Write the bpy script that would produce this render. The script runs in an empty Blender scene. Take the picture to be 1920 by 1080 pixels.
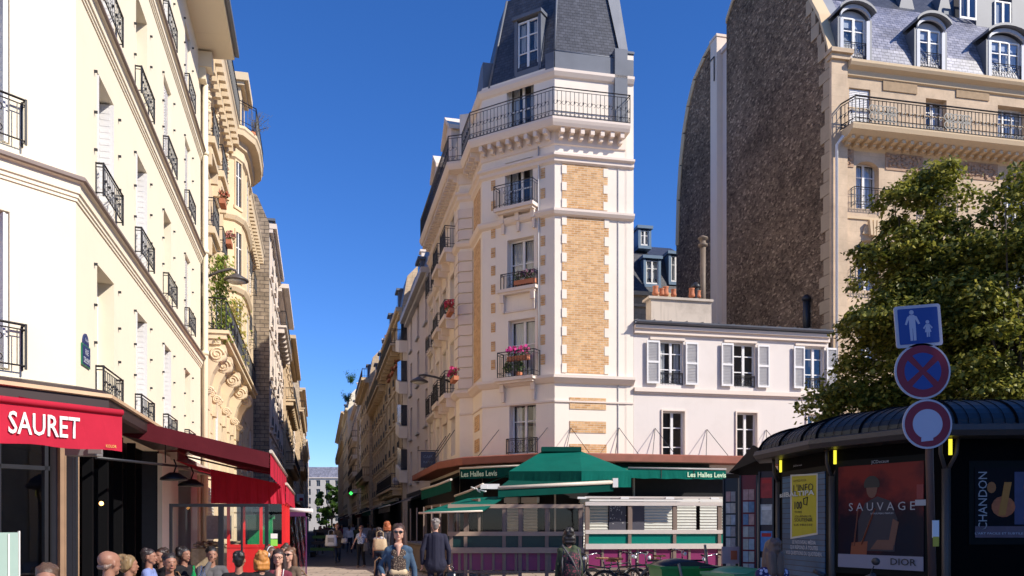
import bpy, math, random
from mathutils import Vector, Matrix
random.seed(7)
R = math.radians
scene = bpy.context.scene
COL = scene.collection
# ---------------------------------------------------------------- camera
CAM_H = 1.7
FPX = 1540.0          # focal length in pixels of a 1920 wide picture
HX, HY = 960.0, 985.0 # picture centre column and horizon row
cam_data = bpy.data.cameras.new('camera')
cam = bpy.data.objects.new('camera', cam_data); COL.objects.link(cam)
cam.location = (0, 0, CAM_H); cam.rotation_euler = (R(90), 0, 0)
cam_data.sensor_width = 36.0; cam_data.lens = 36.0 * FPX / 1920.0
cam_data.shift_y = (HY - 540.0) / 1920.0
cam_data.clip_start = 0.1; cam_data.clip_end = 3000
scene.camera = cam
# ---------------------------------------------------------------- light
SUN_AZ, SUN_EL = -27.0, 36.0      # azimuth from +X, elevation
sx = math.cos(R(SUN_AZ)) * math.cos(R(SUN_EL)); sy = math.sin(R(SUN_AZ)) * math.cos(R(SUN_EL)); sz = math.sin(R(SUN_EL))
world = bpy.data.worlds.new('World'); scene.world = world; world.use_nodes = True
nt = world.node_tree; nt.nodes.clear()
wo = nt.nodes.new('ShaderNodeOutputWorld'); bg = nt.nodes.new('ShaderNodeBackground'); sky = nt.nodes.new('ShaderNodeTexSky')
sky.sky_type = 'NISHITA'; sky.sun_disc = False
sky.sun_elevation = R(SUN_EL); sky.sun_rotation = math.atan2(sx, sy)
sky.altitude = 50; sky.air_density = 0.9; sky.dust_density = 0.0; sky.ozone_density = 4.5
bg.inputs['Strength'].default_value = 0.15
hs = nt.nodes.new('ShaderNodeHueSaturation'); hs.inputs['Saturation'].default_value = 1.2
tn = nt.nodes.new('ShaderNodeMix'); tn.data_type = 'RGBA'; tn.blend_type = 'MULTIPLY'; tn.inputs['Factor'].default_value = 1; tn.inputs['B'].default_value = (.68, .72, .95, 1)
nt.links.new(sky.outputs[0], hs.inputs['Color']); nt.links.new(hs.outputs[0], tn.inputs['A']); nt.links.new(tn.outputs['Result'], bg.inputs[0]); nt.links.new(bg.outputs[0], wo.inputs[0])
sun_d = bpy.data.lights.new('sun', 'SUN'); sun_d.energy = 5.0; sun_d.angle = R(0.5); sun_d.color = (1.0, 0.93, 0.82)
sun = bpy.data.objects.new('sun', sun_d); COL.objects.link(sun)
sun.rotation_euler = Vector((sx, sy, sz)).to_track_quat('Z', 'Y').to_euler()
scene.view_settings.view_transform = 'Standard'; scene.view_settings.look = 'None'
scene.view_settings.exposure = 0.4; scene.view_settings.gamma = 1.0
# ---------------------------------------------------------------- helpers
def at(px, py, depth):
 """point of the place seen in photo pixel (px,py) at a distance (m) along the view axis"""
 return Vector(((px - HX) / FPX * depth, depth, CAM_H + (HY - py) / FPX * depth))
class Frame:
 """a vertical facade plane: u along it, w outward, z up"""
 def __init__(s, o, d, side=1):
  s.o = Vector(o[:2]); s.d = Vector(d[:2]).normalized()
  s.n = Vector((s.d.y, -s.d.x)) * side
  s.flip = (s.d.x * s.n.y - s.d.y * s.n.x) < 0
  s.op = []
 def p(s, u, w, z):
  return Vector((s.o.x + s.d.x * u + s.n.x * w, s.o.y + s.d.y * u + s.n.y * w, z))
 def uz(s, px, py, w=0.0):
  a = (px - HX) / FPX
  ox = s.o.x + s.n.x * w; oy = s.o.y + s.n.y * w
  u = (ox - a * oy) / (a * s.d.y - s.d.x)
  t = oy + s.d.y * u
  return u, CAM_H + (HY - py) / FPX * t
 def u(s, px, w=0.0): return s.uz(px, 0, w)[0]
 def z(s, px, py, w=0.0): return s.uz(px, py, w)[1]
WORLD = Frame((0, 0), (1, 0), 1)      # u=x, w=-y
class XY:
 flip = False
 def p(s, u, w, z): return Vector((u, w, z))
XYF = XY()
class MB:
 def __init__(s, fr=XYF): s.v = []; s.f = []; s.uv = []; s.mi = []; s.fr = fr; s.m = 0; s.sm = []
 def face(s, pts, uvs=None, smooth=False, raw=False):
  if not raw: q = [s.fr.p(*p) for p in pts]
  else: q = [Vector(p) for p in pts]
  if uvs is None: uvs = [(p[0], p[2]) for p in pts]
  if s.fr.flip and not raw: q.reverse(); uvs = list(uvs)[::-1]
  b = len(s.v); s.v += q; s.f.append(tuple(range(b, b + len(q)))); s.uv += list(uvs); s.mi.append(s.m); s.sm.append(smooth)
  return s
 def box(s, u0, u1, w0, w1, z0, z1):
  if u0 > u1: u0, u1 = u1, u0
  if w0 > w1: w0, w1 = w1, w0
  if z0 > z1: z0, z1 = z1, z0
  A = lambda u, w, z: (u, w, z)
  F = s.face
  F([A(u0,w0,z0),A(u1,w0,z0),A(u1,w0,z1),A(u0,w0,z1)])
  F([A(u1,w1,z0),A(u0,w1,z0),A(u0,w1,z1),A(u1,w1,z1)])
  F([A(u1,w0,z0),A(u1,w1,z0),A(u1,w1,z1),A(u1,w0,z1)], [(w0,z0),(w1,z0),(w1,z1),(w0,z1)])
  F([A(u0,w1,z0),A(u0,w0,z0),A(u0,w0,z1),A(u0,w1,z1)], [(w1,z0),(w0,z0),(w0,z1),(w1,z1)])
  F([A(u0,w0,z1),A(u1,w0,z1),A(u1,w1,z1),A(u0,w1,z1)], [(u0,w0),(u1,w0),(u1,w1),(u0,w1)])
  F([A(u0,w1,z0),A(u1,w1,z0),A(u1,w0,z0),A(u0,w0,z0)], [(u0,w1),(u1,w1),(u1,w0),(u0,w0)])
  return s
 def prism(s, poly, w0, w1):
  """poly of (u,z), extruded along w"""
  n = len(poly)
  s.face([(u, w1, z) for u, z in poly][::-1]); s.face([(u, w0, z) for u, z in poly])
  L = 0
  for i in range(n):
   a = poly[i]; b = poly[(i + 1) % n]; l = math.hypot(b[0]-a[0], b[1]-a[1])
   s.face([(b[0],w0,b[1]),(a[0],w0,a[1]),(a[0],w1,a[1]),(b[0],w1,b[1])], [(w0,L+l),(w0,L),(w1,L),(w1,L+l)]); L += l
  return s
 def plan(s, poly, z0, z1, top=True, bottom=True):
  """poly of (u,w) extruded along z"""
  n = len(poly)
  if top: s.face([(u, w, z1) for u, w in poly], [(u, w) for u, w in poly])
  if bottom: s.face([(u, w, z0) for u, w in poly][::-1], [(u, w) for u, w in poly][::-1])
  L = 0
  for i in range(n):
   a = poly[i]; b = poly[(i + 1) % n]; l = math.hypot(b[0]-a[0], b[1]-a[1])
   s.face([(a[0],a[1],z0),(b[0],b[1],z0),(b[0],b[1],z1),(a[0],a[1],z1)], [(L,z0),(L+l,z0),(L+l,z1),(L,z1)]); L += l
  return s
 def tube(s, pts, r, n=6, r2=None, cap=True, raw=False):
  P = [Vector(p) if raw else s.fr.p(*p) for p in pts]
  r2 = r if r2 is None else r2
  rings = []; up = Vector((0, 0, 1)); L = 0
  prev = None
  for i, p in enumerate(P):
   t = (P[min(i+1, len(P)-1)] - P[max(i-1, 0)])
   if t.length < 1e-9: t = Vector((0, 0, 1))
   t.normalize()
   if prev is None:
    a = t.cross(up)
    if a.length < 1e-3: a = t.cross(Vector((1, 0, 0)))
   else:
    a = prev - t * prev.dot(t)
    if a.length < 1e-3: a = t.cross(up)
   a.normalize(); prev = a; b = t.cross(a)
   rr = r + (r2 - r) * i / max(1, len(P) - 1) if not isinstance(r, (list, tuple)) else r[i]
   rings.append([p + (a * math.cos(2*math.pi*k/n) + b * math.sin(2*math.pi*k/n)) * rr for k in range(n)])
  for i in range(len(P) - 1):
   for k in range(n):
    k2 = (k + 1) % n
    s.face([rings[i][k2], rings[i][k], rings[i+1][k], rings[i+1][k2]], [(k2/n, i), (k/n, i), (k/n, i+1), (k2/n, i+1)], smooth=n > 4, raw=True)
  if cap:
   s.face(rings[0], [(0, 0)] * n, raw=True); s.face(rings[-1][::-1], [(0, 0)] * n, raw=True)
  return s
 def lathe(s, c, prof, n=12, axis=(0, 0, 1), raw=True, sx=1.0, sy=1.0):
  """profile of (radius, height) about an axis through c"""
  c = Vector(c) if raw else s.fr.p(*c); ax = Vector(axis).normalized()
  a = ax.cross(Vector((0, 0, 1)))
  if a.length < 1e-3: a = Vector((1, 0, 0))
  a.normalize(); b = ax.cross(a)
  if abs(ax.z) > .99: a = Vector((1,0,0)); b = Vector((0,1,0)) * (1 if ax.z > 0 else -1)
  rings = [[c + ax * h + (a * math.cos(2*math.pi*k/n) * sx + b * math.sin(2*math.pi*k/n) * sy) * r for k in range(n)] for r, h in prof]
  for i in range(len(prof) - 1):
   for k in range(n):
    k2 = (k + 1) % n
    s.face([rings[i][k], rings[i][k2], rings[i+1][k2], rings[i+1][k]], [(k/n, i), ((k+1)/n, i), ((k+1)/n, i+1), (k/n, i+1)], smooth=True, raw=True)
  if prof[0][0] > 1e-4: s.face(rings[0][::-1], [(0, 0)] * n, raw=True)
  if prof[-1][0] > 1e-4: s.face(rings[-1], [(0, 0)] * n, raw=True)
  return s
 def ball(s, c, r, n=10, m=6):
  prof = []
  rx, ry, rz = r if isinstance(r, (tuple, list)) else (r, r, r)
  for i in range(m + 1):
   a = -math.pi/2 + math.pi * i / m
   prof.append((max(1e-5, math.cos(a)), math.sin(a)))
  c = Vector(c)
  rings = [[c + Vector((rx * q * math.cos(2*math.pi*k/n), ry * q * math.sin(2*math.pi*k/n), rz * h)) for k in range(n)] for q, h in prof]
  for i in range(m):
   for k in range(n):
    k2 = (k + 1) % n
    s.face([rings[i][k], rings[i][k2], rings[i+1][k2], rings[i+1][k]], [(0, 0)] * 4, smooth=True, raw=True)
  return s
 def sweep(s, path, prof, side=1, caps=True):
  """plan path [(x,y)..] world, profile [(w,z)..] offset outward; mitred"""
  n = len(path); P = [Vector(p[:2]) for p in path]; offs = []
  for i in range(n):
   ds = []
   if i > 0: ds.append((P[i] - P[i-1]).normalized())
   if i < n - 1: ds.append((P[i+1] - P[i]).normalized())
   ns = [Vector((d.y, -d.x)) * side for d in ds]
   m = ns[0] if len(ns) == 1 else (ns[0] + ns[1]) / max(.25, 1 + ns[0].dot(ns[1]))
   offs.append(m)
  L = 0; k = len(prof)
  for i in range(n - 1):
   l = (P[i+1] - P[i]).length
   for j in range(k - 1 if prof[0] != prof[-1] else k - 1):
    (w0, z0), (w1, z1) = prof[j], prof[j+1]
    q = [P[i] + offs[i] * w0, P[i+1] + offs[i+1] * w0, P[i+1] + offs[i+1] * w1, P[i] + offs[i] * w1]
    zz = [z0, z0, z1, z1]
    pts = [Vector((a.x, a.y, b)) for a, b in zip(q, zz)]
    if side < 0: pts.reverse()
    vv = [(L, z0), (L + l, z0), (L + l, z1 + abs(w1-w0)), (L, z1 + abs(w1-w0))]
    if side < 0: vv.reverse()
    s.face(pts, vv, raw=True)
   L += l
  if caps:
   for i in (0, n - 1):
    pts = [Vector((P[i].x + offs[i].x * w, P[i].y + offs[i].y * w, z)) for w, z in prof]
    s.face(pts, [(w, z) for w, z in prof], raw=True)
  return s
 def cut(s, name, mats, parent=None, **k):
  o = s.build(name, mats, parent, **k) if s.f else None; s.v = []; s.f = []; s.uv = []; s.mi = []; s.sm = []; return o
 def build(s, name, mats, parent=None, local=False, kind=None, merge=False):
  if not isinstance(mats, (list, tuple)): mats = [mats]
  off = Vector((0, 0, 0))
  if parent is not None and not local:
   off = wloc(parent)
  elif parent is None and not local:
   xs = [v.x for v in s.v]; ys = [v.y for v in s.v]; off = Vector(((min(xs)+max(xs))/2, (min(ys)+max(ys))/2, min(v.z for v in s.v)))
  me = bpy.data.meshes.new(name)
  me.from_pydata([tuple(v - off) for v in s.v], [], s.f)
  uvl = me.uv_layers.new(name='UVMap')
  flat = [c for uv in s.uv for c in uv[:2]]
  uvl.data.foreach_set('uv', flat)
  for m in mats: me.materials.append(m)
  me.polygons.foreach_set('material_index', s.mi)
  me.polygons.foreach_set('use_smooth', s.sm)
  if any(s.sm) or merge:
   import bmesh
   bm = bmesh.new(); bm.from_mesh(me); bmesh.ops.remove_doubles(bm, verts=bm.verts, dist=1e-5); bm.to_mesh(me); bm.free()
  me.update()
  o = bpy.data.objects.new(name, me); COL.objects.link(o)
  if parent is not None: o.parent = parent
  elif not local: o.location = off
  if kind: o['kind'] = kind
  return o
def wloc(o):
 v = Vector((0, 0, 0))
 while o is not None: v += o.location; o = o.parent
 return v
def tag(o, label=None, cat=None, group=None, kind=None):
 if label: o['label'] = label
 if cat: o['category'] = cat
 if group: o['group'] = group
 if kind: o['kind'] = kind
 return o
def thing(name, label, cat, loc=(0, 0, 0), rz=0, group=None):
 o = bpy.data.objects.new(name, None); COL.objects.link(o); o.location = loc; o.rotation_euler = (0, 0, rz)
 o.empty_display_size = .2
 return tag(o, label, cat, group)
def copy_tree(o, parent=None):
 c = o.copy(); COL.objects.link(c); c.parent = parent
 for ch in list(o.children): copy_tree(ch, c)
 return c
def move_to(o, loc, rz=0): o.location = loc; o.rotation_euler = (0, 0, rz); return o
# ---------------------------------------------------------------- materials
MAT = {}
def _new(name):
 m = bpy.data.materials.new(name); m.use_nodes = True; n = m.node_tree; n.nodes.clear()
 o = n.nodes.new('ShaderNodeOutputMaterial'); b = n.nodes.new('ShaderNodeBsdfPrincipled'); n.links.new(b.outputs[0], o.inputs[0])
 return m, n, b
def rgba(c): return (c[0], c[1], c[2], 1)
def plain(name, c, rough=.6, metal=0, spec=.4, var=.12, scale=6.0, bump=0.0, bscale=60, emit=None, estr=0, coord='Object'):
 if name in MAT: return MAT[name]
 m, n, b = _new(name)
 b.inputs['Roughness'].default_value = rough; b.inputs['Metallic'].default_value = metal; b.inputs['Specular IOR Level'].default_value = spec
 tc = n.nodes.new('ShaderNodeTexCoord')
 no = n.nodes.new('ShaderNodeTexNoise'); no.inputs['Scale'].default_value = scale; no.inputs['Detail'].default_value = 5
 n.links.new(tc.outputs[coord], no.inputs['Vector'])
 mx = n.nodes.new('ShaderNodeMix'); mx.data_type = 'RGBA'
 mx.inputs['A'].default_value = rgba([x * (1 - var) for x in c]); mx.inputs['B'].default_value = rgba([min(1, x * (1 + var)) for x in c])
 n.links.new(no.outputs['Fac'], mx.inputs['Factor']); n.links.new(mx.outputs['Result'], b.inputs['Base Color'])
 if bump:
  n2 = n.nodes.new('ShaderNodeTexNoise'); n2.inputs['Scale'].default_value = bscale; n2.inputs['Detail'].default_value = 4
  n.links.new(tc.outputs[coord], n2.inputs['Vector'])
  bp = n.nodes.new('ShaderNodeBump'); bp.inputs['Strength'].default_value = bump; bp.inputs['Distance'].default_value = .02
  n.links.new(n2.outputs['Fac'], bp.inputs['Height']); n.links.new(bp.outputs[0], b.inputs['Normal'])
 if emit:
  b.inputs['Emission Color'].default_value = rgba(emit); b.inputs['Emission Strength'].default_value = estr
 MAT[name] = m; return m
def plaster(name, c, dirt=(.35, .28, .2), amt=.25, streak=.35):
 """painted render with faint mottling and thin rain streaks"""
 m, n, b = _new(name); b.inputs['Roughness'].default_value = .85; b.inputs['Specular IOR Level'].default_value = .2
 uv = n.nodes.new('ShaderNodeUVMap'); geo = n.nodes.new('ShaderNodeNewGeometry')
 no = n.nodes.new('ShaderNodeTexNoise'); no.inputs['Scale'].default_value = .9; no.inputs['Detail'].default_value = 8; no.inputs['Roughness'].default_value = .65
 n.links.new(geo.outputs['Position'], no.inputs['Vector'])
 mp = n.nodes.new('ShaderNodeMapping'); mp.inputs['Scale'].default_value = (7, .35, 1); n.links.new(uv.outputs[0], mp.inputs[0])
 st = n.nodes.new('ShaderNodeTexNoise'); st.inputs['Scale'].default_value = 1.3; st.inputs['Detail'].default_value = 5; n.links.new(mp.outputs[0], st.inputs['Vector'])
 r1 = n.nodes.new('ShaderNodeMapRange'); r1.inputs['From Min'].default_value = .5; r1.inputs['From Max'].default_value = .8; r1.inputs['To Max'].default_value = amt
 n.links.new(no.outputs['Fac'], r1.inputs['Value'])
 r2 = n.nodes.new('ShaderNodeMapRange'); r2.inputs['From Min'].default_value = .58; r2.inputs['From Max'].default_value = .8; r2.inputs['To Max'].default_value = streak
 n.links.new(st.outputs['Fac'], r2.inputs['Value'])
 ad = n.nodes.new('ShaderNodeMath'); ad.operation = 'MAXIMUM'; n.links.new(r1.outputs[0], ad.inputs[0]); n.links.new(r2.outputs[0], ad.inputs[1])
 mx = n.nodes.new('ShaderNodeMix'); mx.data_type = 'RGBA'; mx.inputs['A'].default_value = rgba(c); mx.inputs['B'].default_value = rgba([x * .55 + y * .45 * .8 for x, y in zip(c, dirt)])
 n.links.new(ad.outputs[0], mx.inputs['Factor']); n.links.new(mx.outputs['Result'], b.inputs['Base Color'])
 n3 = n.nodes.new('ShaderNodeTexNoise'); n3.inputs['Scale'].default_value = 40; n3.inputs['Detail'].default_value = 3; n.links.new(geo.outputs['Position'], n3.inputs['Vector'])
 bp = n.nodes.new('ShaderNodeBump'); bp.inputs['Strength'].default_value = .12; bp.inputs['Distance'].default_value = .01
 n.links.new(n3.outputs['Fac'], bp.inputs['Height']); n.links.new(bp.outputs[0], b.inputs['Normal'])
 MAT[name] = m; return m
def blocks(name, c1, c2, mortar, w, h, ms=.01, rough=.8, bump=.3, off=.5, noise=.3, spec=.25, smooth=.1, nsc=2.0):
 """coursed stone, brick or slate laid on the UV (metres)"""
 m, n, b = _new(name); b.inputs['Roughness'].default_value = rough; b.inputs['Specular IOR Level'].default_value = spec
 uv = n.nodes.new('ShaderNodeUVMap'); br = n.nodes.new('ShaderNodeTexBrick')
 br.inputs['Scale'].default_value = 1; br.inputs['Brick Width'].default_value = w; br.inputs['Row Height'].default_value = h
 br.inputs['Mortar Size'].default_value = ms; br.inputs['Mortar Smooth'].default_value = smooth; br.offset = off
 br.inputs['Color1'].default_value = rgba(c1); br.inputs['Color2'].default_value = rgba(c2); br.inputs['Mortar'].default_value = rgba(mortar)
 n.links.new(uv.outputs[0], br.inputs['Vector'])
 geo = n.nodes.new('ShaderNodeNewGeometry')
 no = n.nodes.new('ShaderNodeTexNoise'); no.inputs['Scale'].default_value = nsc; no.inputs['Detail'].default_value = 8; no.inputs['Roughness'].default_value = .7
 n.links.new(geo.outputs['Position'], no.inputs['Vector'])
 rm = n.nodes.new('ShaderNodeMapRange'); rm.inputs['From Min'].default_value = .3; rm.inputs['From Max'].default_value = .7
 rm.inputs['To Min'].default_value = 1 - noise; rm.inputs['To Max'].default_value = 1 + noise * .6
 n.links.new(no.outputs['Fac'], rm.inputs['Value'])
 mx = n.nodes.new('ShaderNodeMix'); mx.data_type = 'RGBA'; mx.blend_type = 'MULTIPLY'; mx.inputs['Factor'].default_value = 1
 n.links.new(br.outputs['Color'], mx.inputs['A']); n.links.new(rm.outputs[0], mx.inputs['B']); n.links.new(mx.outputs['Result'], b.inputs['Base Color'])
 bp = n.nodes.new('ShaderNodeBump'); bp.inputs['Strength'].default_value = bump; bp.inputs['Distance'].default_value = .02; bp.invert = True
 n.links.new(br.outputs['Fac'], bp.inputs['Height']); n.links.new(bp.outputs[0], b.inputs['Normal'])
 MAT[name] = m; return m
def rubble(name, cols, scale=7.0, stretch=(1, 1, 1.7), rough=.9):
 """rough uncoursed rubble wall"""
 m, n, b = _new(name); b.inputs['Roughness'].default_value = rough; b.inputs['Specular IOR Level'].default_value = .15
 geo = n.nodes.new('ShaderNodeNewGeometry'); mp = n.nodes.new('ShaderNodeMapping'); mp.inputs['Scale'].default_value = stretch
 n.links.new(geo.outputs['Position'], mp.inputs[0])
 vo = n.nodes.new('ShaderNodeTexVoronoi'); vo.inputs['Scale'].default_value = scale; n.links.new(mp.outputs[0], vo.inputs['Vector'])
 vo2 = n.nodes.new('ShaderNodeTexVoronoi'); vo2.feature = 'DISTANCE_TO_EDGE'; vo2.inputs['Scale'].default_value = scale; n.links.new(mp.outputs[0], vo2.inputs['Vector'])
 sp = n.nodes.new('ShaderNodeSeparateColor'); n.links.new(vo.outputs['Color'], sp.inputs[0])
 cr = n.nodes.new('ShaderNodeValToRGB'); e = cr.color_ramp.elements
 e[0].color = rgba(cols[0]); e[1].color = rgba(cols[-1])
 for i, c in enumerate(cols[1:-1]): k = e.new((i + 1) / (len(cols) - 1)); k.color = rgba(c)
 n.links.new(sp.outputs[0], cr.inputs[0])
 no = n.nodes.new('ShaderNodeTexNoise'); no.inputs['Scale'].default_value = .35; no.inputs['Detail'].default_value = 9; no.inputs['Roughness'].default_value = .7; n.links.new(geo.outputs['Position'], no.inputs['Vector'])
 rm = n.nodes.new('ShaderNodeMapRange'); rm.inputs['From Min'].default_value = .35; rm.inputs['From Max'].default_value = .65; rm.inputs['To Min'].default_value = .6; rm.inputs['To Max'].default_value = 1.35; n.links.new(no.outputs['Fac'], rm.inputs['Value'])
 mx = n.nodes.new('ShaderNodeMix'); mx.data_type = 'RGBA'; mx.blend_type = 'MULTIPLY'; mx.inputs['Factor'].default_value = 1
 n.links.new(cr.outputs[0], mx.inputs['A']); n.links.new(rm.outputs[0], mx.inputs['B']); n.links.new(mx.outputs['Result'], b.inputs['Base Color'])
 r3 = n.nodes.new('ShaderNodeMapRange'); r3.inputs['From Max'].default_value = .12; n.links.new(vo2.outputs['Distance'], r3.inputs['Value'])
 bp = n.nodes.new('ShaderNodeBump'); bp.inputs['Strength'].default_value = .8; bp.inputs['Distance'].default_value = .05
 n.links.new(r3.outputs[0], bp.inputs['Height']); n.links.new(bp.outputs[0], b.inputs['Normal'])
 MAT[name] = m; return m
def glass(name, tint=(1, 1, 1), refl=.12, rough=.02):
 m = bpy.data.materials.new(name); m.use_nodes = True; n = m.node_tree; n.nodes.clear()
 o = n.nodes.new('ShaderNodeOutputMaterial'); t = n.nodes.new('ShaderNodeBsdfTransparent'); g = n.nodes.new('ShaderNodeBsdfGlossy')
 t.inputs[0].default_value = rgba(tint); g.inputs['Roughness'].default_value = rough
 fr = n.nodes.new('ShaderNodeLayerWeight'); fr.inputs[0].default_value = .22
 rm = n.nodes.new('ShaderNodeMapRange'); rm.inputs['To Min'].default_value = refl; rm.inputs['To Max'].default_value = .55; n.links.new(fr.outputs['Fresnel'], rm.inputs['Value'])
 mx = n.nodes.new('ShaderNodeMixShader'); n.links.new(rm.outputs[0], mx.inputs[0]); n.links.new(t.outputs[0], mx.inputs[1]); n.links.new(g.outputs[0], mx.inputs[2]); n.links.new(mx.outputs[0], o.inputs[0])
 MAT[name] = m; return m
def foliage(name, c1, c2, c3, trans=.35):
 m, n, b = _new(name); b.inputs['Roughness'].default_value = .45; b.inputs['Specular IOR Level'].default_value = .35
 geo = n.nodes.new('ShaderNodeNewGeometry')
 cr = n.nodes.new('ShaderNodeValToRGB'); e = cr.color_ramp.elements; e[0].color = rgba(c1); e[1].color = rgba(c3); k = e.new(.5); k.color = rgba(c2)
 n.links.new(geo.outputs['Random Per Island'], cr.inputs[0]); n.links.new(cr.outputs[0], b.inputs['Base Color'])
 tr = n.nodes.new('ShaderNodeBsdfTranslucent'); n.links.new(cr.outputs[0], tr.inputs[0])
 mx = n.nodes.new('ShaderNodeMixShader'); mx.inputs[0].default_value = trans
 out = [x for x in n.nodes if x.type == 'OUTPUT_MATERIAL'][0]
 n.links.new(b.outputs[0], mx.inputs[1]); n.links.new(tr.outputs[0], mx.inputs[2]); n.links.new(mx.outputs[0], out.inputs[0])
 MAT[name] = m; return m
cream = plaster('cream_render', (.80, .71, .54), amt=.2, streak=.22)
white_r = plaster('white_render', (.82, .72, .61), amt=.28, streak=.22)
white_low = plaster('white_render_low', (.70, .63, .58), amt=.3, streak=.25)
lilac = plaster('grey_render', (.64, .55, .52), amt=.2, streak=.2)
trim = plaster('pale_trim', (.74, .63, .54), amt=.15, streak=.15)
cream_trim = plaster('cream_trim', (.78, .68, .50), amt=.2, streak=.3)
stone = blocks('ashlar_stone', (.55, .41, .28), (.59, .445, .305), (.47, .35, .24), 1.1, .42, .005, noise=.25, bump=.1, nsc=1.1)
stone_pl = plaster('ochre_stone', (.62, .47, .30), amt=.3, streak=.3)
stone_old = blocks('ochre_ashlar', (.50, .38, .25), (.58, .44, .29), (.3, .22, .14), .7, .32, .008, noise=.3, bump=.15)
brick = blocks('yellow_brick', (.50, .26, .10), (.70, .42, .20), (.62, .50, .36), .24, .078, .009, bump=.3, noise=.22, nsc=6)
brick_red = blocks('red_brick', (.30, .10, .06), (.38, .14, .08), (.4, .3, .22), .22, .07, .009, noise=.3)
slate = blocks('slate_tiles', (.045, .048, .06), (.075, .078, .095), (.015, .015, .02), .22, .12, .008, rough=.42, spec=.5, bump=.6, noise=.35, nsc=4)
slate_lt = blocks('pale_slate_tiles', (.20, .20, .25), (.34, .33, .38), (.06, .06, .08), .26, .15, .010, rough=.32, spec=.6, bump=.6, noise=.55, nsc=1.2)
zinc = plain('zinc_sheet', (.13, .14, .165), rough=.5, metal=0, spec=.35, var=.3, scale=1.5)
zinc_lt = plain('pale_zinc', (.27, .275, .29), rough=.5, metal=0, var=.25, scale=1.5)
rub = rubble('brown_rubble', [(.10, .066, .046), (.19, .13, .088), (.27, .185, .125), (.155, .108, .075), (.46, .33, .22)])
rub_lt = blocks('pale_gable_stone', (.30, .23, .16), (.40, .31, .22), (.14, .11, .09), .5, .22, .02, noise=.5, bump=.5)
iron = plain('black_iron', (.018, .018, .022), rough=.45, spec=.5, var=.2)
white_p = plain('white_paint', (.72, .70, .68), rough=.5, var=.05)
grey_p = plain('grey_paint', (.40, .38, .38), rough=.5, var=.08)
dark_in = plain('dark_interior', (.012, .011, .012), rough=.9, var=.3)
room = plain('dim_room', (.035, .032, .035), rough=.9, var=.4, scale=1.2)
curtain = plain('net_curtain', (.55, .53, .50), rough=.9, var=.15, scale=3)
pane_m = glass('window_glass', (.82, .86, .9), .10)
clear_g = glass('clear_glass', (.93, .95, .95), .06)
pane_far = plain('far_glass', (.03, .035, .05), rough=.12, spec=.6, var=.3)
terra = plain('terracotta', (.45, .16, .08), rough=.8, var=.2)
# ---------------------------------------------------------------- facade pieces
def wall(F, U0, U1, Z0, Z1, mat, parent, name='wall', reveal=.24, ops=None, w=0.0):
 ops = [o for o in (F.op if ops is None else ops) if o[0] < U1 and o[1] > U0 and o[2] < Z1 and o[3] > Z0]
 us = sorted(set([U0, U1] + [min(max(x, U0), U1) for o in ops for x in o[:2]]))
 zs = sorted(set([Z0, Z1] + [min(max(x, Z0), Z1) for o in ops for x in o[2:4]]))
 mb = MB(F)
 for j in range(len(zs) - 1):
  za, zb = zs[j], zs[j+1]; zc = (za + zb) / 2; run = None
  for i in range(len(us) - 1):
   uc = (us[i] + us[i+1]) / 2
   hole = any(o[0] < uc < o[1] and o[2] < zc < o[3] for o in ops)
   if hole:
    if run is not None: mb.face([(run, w, za), (us[i], w, za), (us[i], w, zb), (run, w, zb)]); run = None
   elif run is None: run = us[i]
  if run is not None: mb.face([(run, w, za), (U1, w, za), (U1, w, zb), (run, w, zb)])
 for a, b, c, d in ops:
  r = w - reveal
  mb.face([(a, w, c), (a, r, c), (a, r, d), (a, w, d)], [(0, c), (reveal, c), (reveal, d), (0, d)])
  mb.face([(b, r, c), (b, w, c), (b, w, d), (b, r, d)], [(0, c), (reveal, c), (reveal, d), (0, d)])
  mb.face([(a, r, d), (b, r, d), (b, w, d), (a, w, d)], [(a, 0), (b, 0), (b, reveal), (a, reveal)])
  mb.face([(a, w, c), (b, w, c), (b, r, c), (a, r, c)], [(a, 0), (b, 0), (b, reveal), (a, reveal)])
 return mb.build(name, mat, parent)
def ring(mb, F, u, w, z, r, rad=.008, n=8, a0=0, a1=360, k=3, du=(1, 0)):
 pts = []
 for i in range(n + 1):
  a = R(a0 + (a1 - a0) * i / n)
  pts.append((u + du[0] * math.cos(a) * r, w + du[1] * math.cos(a) * r, z + math.sin(a) * r))
 mb.tube(pts, rad, k, cap=False)
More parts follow.
